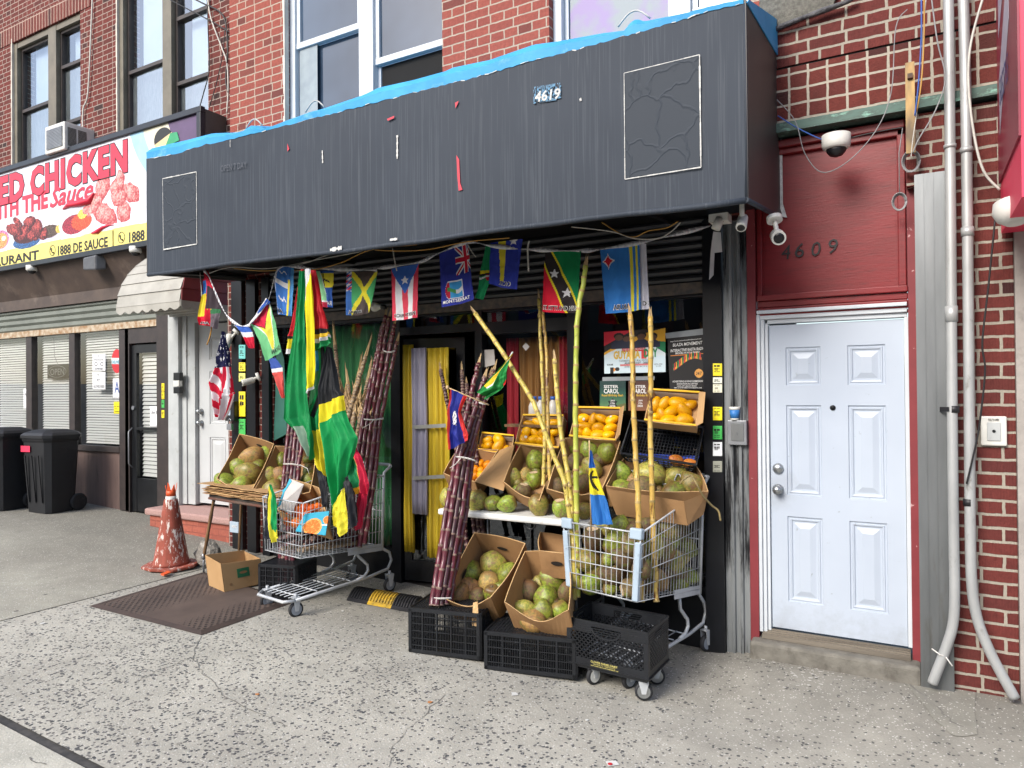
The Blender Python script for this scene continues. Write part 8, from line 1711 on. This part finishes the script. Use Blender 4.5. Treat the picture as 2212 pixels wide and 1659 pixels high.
for lab, pts, mt, r_ in (('black wire crossing the right sash of the brown window', [(368, 0), (410, 22), (455, 45), (490, 66), (497, 70)], 'cable_black', .007), ('second black wire meeting it at the building corner', [(405, -10), (440, 8), (470, 22), (485, 40), (490, 70), (492, 110), (488, 170), (493, 200)], 'cable_black', .009), ('black wire hanging beside the brown window into the sign', [(447, -10), (450, 80), (452, 150), (440, 200), (430, 236)], 'cable_black', .006), ('thin black wire down the dark brick corner', [(486, 60), (482, 110), (470, 170), (452, 232)], 'cable_black', .005), ('white wire slanting down the dark brick corner', [(448, -10), (456, 40), (478, 100), (490, 135), (493, 190), (490, 245)], 'cable_white', .008), ('thick white wire down the brick between the brown windows', [(200, -10), (197, 60), (190, 200), (180, 235), (179, 280), (186, 302)], 'cable_white', .01)): cable(lab, pts, LY-.03, r_, mt, group=GX)
b = MB(); rr = random.Random(5)
for cu_, cv, R_ in ((1968, 350, .055), (1943, 437, .045)):
    p = at(cu_, cv, -.14)
    for k in range(5): b.tube([p+V(R_*(.8+.06*k)*math.cos(a)*.85, -.01*k*.5, R_*(.85+.05*k)*math.sin(a)*1.15) for a in [2*math.pi*i/20 for i in range(21)]], .003, 5)
b.tube([at(1950, 275, -.14), at(1942, 330, -.14), at(1943, 420, -.14)], .003, 5); tag(b.build('wire_coil', 'cable_grey'), 'coiled grey wire hanging on the right edge of the red panel', 'wire coil')
mat('brass', '#9c8050', '#5c4e3c', .5, .4, ns=6, stretch=(2, 2, .6)); bb = thing('brass_bracket', 'long tarnished brass strap bolted over the red panel', 'bracket', tuple(at(1968, 330, -.3))); b = MB(); p0, p1 = at(1955, 138, -.22), at(1978, 330, -.22); b.box(p0.x, p1.x, -.232, -.22, p1.z, p0.z); b.box(p0.x, p1.x, -.219, -.16, p0.z-.16, p0.z-.13); b.build('strap', 'brass', bb); b = MB(); p = at(1966, 165, -.235); b.box(p.x-.014, p.x+.014, -.25, -.233, p.z-.014, p.z+.014); b.build('bolt', 'rusty_iron', bb)
lf_ = thing('wall_lamp', 'white round floodlight under the red sign at the far right', 'lamp', tuple(at(2185, 445, -.4))); p = at(2188, 436, -.5); b = MB(); b.lathe(p, V(.1, -.2, -1), [(0, .03), (.0, .09), (.05, .1), (.09, .085), (.12, .05)], 20); b.build('shade', 'white_plastic', lf_)
# ================================================================ bins, cone, rock, mat, ramp
mat('bin_black', '#1c1e22', '#16171b', .55, ns=3, bmp=.3, bd=.01, fine=8, dirt='#4a4c50', ds=6, da=.6, db=.85)
def bin_(label, base, w_, d_, h, yaw, sticker_=True):
    o = thing('wheelie_bin', label, 'trash bin', tuple(base)); e = V(math.cos(yaw), math.sin(yaw), 0); f_ = V(-math.sin(yaw), math.cos(yaw), 0); b = MB(); secs = [(0, .80, 0), (.06, .82, 0), (.9, .98, 0), (.93, 1.04, 0), (.985, 1.04, 0)]; rings = []
    for hz, k, _ in secs:
        hw, hd = w_/2*k, d_/2*k; c_ = base+V(0, 0, h*hz)+f_*(d_/2); ch = .06*k; rings.append([c_+e*x+f_*y for x, y in ((-hw+ch, -hd), (hw-ch, -hd), (hw, -hd+ch), (hw, hd-ch), (hw-ch, hd), (-hw+ch, hd), (-hw, hd-ch), (-hw, -hd+ch))])
    for A_, B_ in zip(rings, rings[1:]):
        for i in range(8): b.quad(A_[i], A_[(i+1) % 8], B_[(i+1) % 8], B_[i])
    b.add(rings[0], [tuple(range(8))]); b.build('body', 'bin_black', o, bevel=.008)
    b = MB(); c_ = base+V(0, 0, h*.985)+f_*(d_/2)
    def lr(k, dz): hw, hd = w_/2*k, d_/2*k; ch = .07*k; return [c_+e*x+f_*y+V(0, 0, dz) for x, y in ((-hw+ch, -hd), (hw-ch, -hd), (hw, -hd+ch), (hw, hd-ch), (hw-ch, hd), (-hw+ch, hd), (-hw, hd-ch), (-hw, -hd+ch))]
    L_ = [lr(1.12, -.03), lr(1.12, .005), lr(1.0, .035), lr(.6, .07)]
    for A_, B_ in zip(L_, L_[1:]):
        for i in range(8): b.quad(A_[i], A_[(i+1) % 8], B_[(i+1) % 8], B_[i])
    b.add(L_[-1], [tuple(range(8))]); b.add(L_[0], [tuple(range(7, -1, -1))]); b.build('lid', 'bin_black', o, bevel=.006)
    for s_ in (1, -1): wheel(o, base+e*(w_/2*.86*s_)+f_*(d_*.93)+V(0, 0, .10), e, .11, .05, 'bin_black', False)
    b = MB()
    for x in (-.3, 0, .3): b.obox(base+e*(w_*x*.8-.01)+f_*(d_/2-d_/2*.86-.012)+V(0, 0, h*.14), e*.02, f_*.012, V(0, 0, h*.6)+f_*(-.05))
    b.build('ribs', 'bin_black', o)
    if sticker_: b = MB(); b.obox(base+e*(-w_*.44)+f_*(d_/2-d_/2*.965-.016)+V(0, 0, h*.78), e*.17, f_*.003, V(0, 0, .075)); b.build('red_label', 'sign_red', o)
    return o
g1 = gnd(72, 1110); bin_('black wheeled bin with a red label in front of the brown panel', g1, .50, .46, .97, .12)
g2 = gnd(-32, 1104); bin_('black wheeled bin cut off by the left edge of the view', g2, .50, .46, .97, .1, False)
mat('cone_old', '#9a4a3a', '#83402f', .75, ns=9, dirt='#d8cdc4', ds=11, da=.54, db=.60, stretch=(3, 3, 1)); mat('cone_orange', '#e05a28', rough=.5)
g_ = gnd(370, 1224); cn_ = thing('traffic_cone', 'battered old traffic cone splashed with white paint and taped at the top', 'traffic cone', tuple(g_))
b = MB(); b.lathe(g_+V(0, 0, .03), V(0, 0, 1), [(0, .17), (.02, .155), (.1, .14), (.58, .062), (.6, .058)], 28, 0, True); b.build('cone_body', 'cone_old', cn_); b = MB(); b.slab([g_+V(.25*math.cos(a)*1.05, .25*math.sin(a), .004+.008*math.sin(3*a)) for a in [2*math.pi*i/8+.2 for i in range(8)]], V(0, 0, .028)); b.build('base', 'cone_old', cn_, bevel=.008)
b = MB(); b.lathe(g_+V(0, 0, .60), V(0, 0, 1), [(0, .048), (.06, .046)], 20); b.build('white_tape', 'white_plastic', cn_); b = MB(); b.lathe(g_+V(0, 0, .661), V(0, 0, 1), [(0, .043), (.05, .042)], 20)
for k in range(6): a = k*1.05; b.slab([g_+V(.04*math.cos(a-.3), .04*math.sin(a-.3), .70), g_+V(.04*math.cos(a+.4), .04*math.sin(a+.4), .70), g_+V(.05*math.cos(a), .05*math.sin(a), .75+.03*(k % 2)), g_+V(.047*math.cos(a-.2), .047*math.sin(a-.2), .76)], V(.003, .003, 0))
b.build('torn_top', 'cone_orange', cn_)
b = MB(); q = gnd(362, 1236, .02); b.obox(q, V(.06, -.01, 0), V(.02, -.08, -.004), V(0, 0, .012)); b.build('orange_tag', 'cone_orange', cn_)
mat('rock', '#8e8a82', '#6e6a64', .95, ns=9, bmp=1, bd=.02, dirt='#c0bcb4', ds=12); g_ = gnd(446, 1224); b = MB(); b.ell(g_+V(0, .02, .11), V(.14, 0, 0), V(0, .1, 0), V(0, 0, .13), 9, 6, 0, lambda p: p+(p-g_-V(0, 0, .1))*.5*mnoise.noise(p*9)); o_ = b.build('rock', 'rock', fix=False); o_.data.polygons.foreach_set('use_smooth', [False]*len(o_.data.polygons)); tag(o_, 'broken grey chunk of concrete beside the bamboo table leg', 'rock')
# door mat of perforated rubber
mt_, n, l, b_ = nt('rubber_mat'); b_.inputs['Roughness'].default_value = .75; co_ = coords(n, l); mp_ = nd(n, 'Mapping'); mp_.inputs['Rotation'].default_value = (0, 0, .78); l.new(co_, mp_.inputs[0]); vo_ = nd(n, 'TexVoronoi', i_Scale=26, i_Randomness=0.0); l.new(mp_.outputs[0], vo_.inputs['Vector']); hl_ = ramp(n, l, vo_.outputs['Distance'], .25, .33)
c_ = mixc(n, l, ramp(n, l, noise(n, l, co_, 4, 5), .3, .7), lin('#4c403a'), lin('#5e5048')); l.new(mixc(n, l, hl_, lin('#241e1c'), c_), b_.inputs['Base Color']); bump(n, l, hl_, b_, .9, .01)
mat('mat_border', '#4a3c36', '#3e342f', .7, ns=6)
mc_ = [gnd(192, 1310), gnd(435, 1373), gnd(640, 1300), gnd(440, 1236)]; dm_ = thing('rubber_mat', 'large dark brown perforated rubber mat on the pavement', 'mat', tuple(mc_[0])); cc = sum(mc_, V(0, 0, 0))/4; inn = [p+(cc-p)*.09 for p in mc_]
b = MB(); b.slab([p+V(0, 0, .004) for p in inn], V(0, 0, .009)); b.build('perforated_field', 'rubber_mat', dm_); b = MB()
for i in range(4): j = (i+1) % 4; b.add([mc_[i]+V(0, 0, .003), mc_[j]+V(0, 0, .003), inn[j]+V(0, 0, .015), inn[i]+V(0, 0, .015)], [(0, 1, 2, 3)])
b.build('bevelled_border', 'mat_border', dm_)
mat('hump_black', '#26262a', '#1c1c20', .75, ns=9); mat('hump_yellow', '#d0a92e', '#a88a34', .7, ns=9, dirt='#5e5434', ds=20, da=.56, db=.66); rp = thing('cable_ramp', 'black and yellow rubber ramp lying before the doorway', 'ramp', tuple(gnd(820, 1300)))
r0, r1 = gnd(748, 1298), gnd(890, 1325); rb0, rb1 = gnd(778, 1270), gnd(915, 1292); 
for k, (t0, t1, mm) in enumerate(((0, .32, 'hump_black'), (.32, .68, 'hump_yellow'), (.68, 1, 'hump_black'))):
    b = MB(); a, c = r0.lerp(r1, t0), r0.lerp(r1, t1); e, f_ = rb0.lerp(rb1, t0), rb0.lerp(rb1, t1); N = 8; 
    for i in range(N):
        x0, x1 = i/N, (i+1)/N; h0_, h1_ = .004+.045*math.sin(math.pi*x0), .004+.045*math.sin(math.pi*x1); b.quad(a.lerp(e, x0)+V(0, 0, h0_), c.lerp(f_, x0)+V(0, 0, h0_), c.lerp(f_, x1)+V(0, 0, h1_), a.lerp(e, x1)+V(0, 0, h1_))
    for i in range(8):
        for s_ in (0,): t_ = (i+.5)/8; p, q = a.lerp(c, t_), e.lerp(f_, t_); b.tube([p.lerp(q, x)+V(0, 0, .008+.045*math.sin(math.pi*x)) for x in (.1, .3, .5, .7, .9)], .006, 4)
    if k in (0, 2): 
        s0, s1 = (a, e) if k == 0 else (c, f_); b.add([s0.lerp(s1, i/8)+V(0, 0, .004+.045*math.sin(math.pi*i/8)) for i in range(9)], [tuple(range(9))])
    b.build('segment', mm, rp, fix=False)
# litter
mat('litter_white', '#d8d8d4', rough=.7, bmp=0); mat('leaf_tan', '#b87a48', rough=.8, bmp=0); mat('spot_red', '#cc2a36', rough=.6, bmp=0)
lt = thing('paper_scrap', 'white paper scrap with a red dot in the foreground', 'litter', tuple(gnd(1322, 1649))); lt['kind'] = 'thing'; b = MB(); P = [gnd(u, v, .004) for u, v in ((1308, 1645), (1330, 1643), (1338, 1652), (1314, 1656))]; b.slab(P, V(0, 0, .001)); b.build('paper', 'litter_white', lt); b = MB(); p = gnd(1318, 1650, .007); b.slab([p+V(.012*math.cos(a), .012*math.sin(a), 0) for a in [2*math.pi*i/12 for i in range(12)]], V(0, 0, .0005)); b.build('red_dot', 'spot_red', lt)
for lab, u, v, s_, mt in (('orange scrap in front of the left black crate', 928, 1517, .02, 'leaf_tan'), ('small tan leaf in the middle of the pavement', 556, 1500, .014, 'leaf_tan'), ('white scrap in front of the lower black crate', 1112, 1500, .03, 'litter_white'), ('white scrap near the right foreground', 1268, 1556, .012, 'litter_white'), ('tan scrap by the brick panel at the far left', 92, 1347, .02, 'litter_white'), ('white scrap on the pavement in front of the doorway', 740, 1320, .012, 'litter_white')):
    p = gnd(u, v, .003); rr = random.Random(int(u)); b = MB(); b.slab([p+V(s_*math.cos(a)*rr.uniform(.5, 1.2), s_*math.sin(a)*rr.uniform(.4, .9), 0) for a in [2*math.pi*i/7 for i in range(7)]], V(0, 0, .003)); tag(b.build('litter', mt), lab, 'litter', kind='thing')
mat('splash_white', '#c8c6c0', rough=.9, bmp=0); rr = random.Random(77); b = MB()
for k in range(80):
    u = 1730+rr.gauss(0, 60); v = 1418+abs(rr.gauss(0, 34)); 
    if u < 1630 or v > 1530: continue
    p = gnd(u, v, .0025+.00002*k); s_ = rr.uniform(.003, .013); b.add([p+V(s_*math.cos(a)*rr.uniform(.5, 1.8), s_*math.sin(a)*rr.uniform(.4, 1.0), 0) for a in [2*math.pi*i/8 for i in range(8)]], [tuple(range(8))])
o_ = b.build('paint_splashes', 'splash_white', fix=False); struct(o_)
mat('stalk', '#8c7c50', '#6e6244', .8, ns=30)
b = MB(); b.tube(curve3([z20(1640, 915, -.50), z20(1700, 1020, -.52), z20(1760, 1130, -.48), z20(1850, 1230, -.42), z20(1920, 1290, -.40), z20(1942, 1390, -.40)]), .007, 6); b.tube(curve3([z20(1640, 915, -.50), z20(1560, 960, -.54), z20(1520, 1010, -.54)]), .006, 6); tag(b.build('coconut_stalk', 'stalk'), 'long dry coconut stalk dangling off the right cart carton', 'stalk')
# building row added unseen behind the camera, so the shop glass reflects something dim
mat('far_brick', '#5a4038', '#4a352f', .9, ns=2, bmp=0); mat('far_dark', '#15181c', rough=.3, bmp=0)
b = MB(); rr = random.Random(3); x = -34
while x < 16:
    w_ = rr.uniform(5, 7); h = rr.uniform(7.6, 9.2); b.box(x, x+w_-.05, -24, -20, 0, h)
    for fl_ in range(2):
        for k in range(3): b.box(x+.7+k*w_*.3, x+1.7+k*w_*.3, -19.99, -19.9, 3.7+fl_*2.6, 5.2+fl_*2.6, 1)
    b.box(x+.4, x+w_-.5, -19.99, -19.9, .3, 2.6, 1); x += w_
struct(b.build('added_far_buildings', ['far_brick', 'far_dark']))
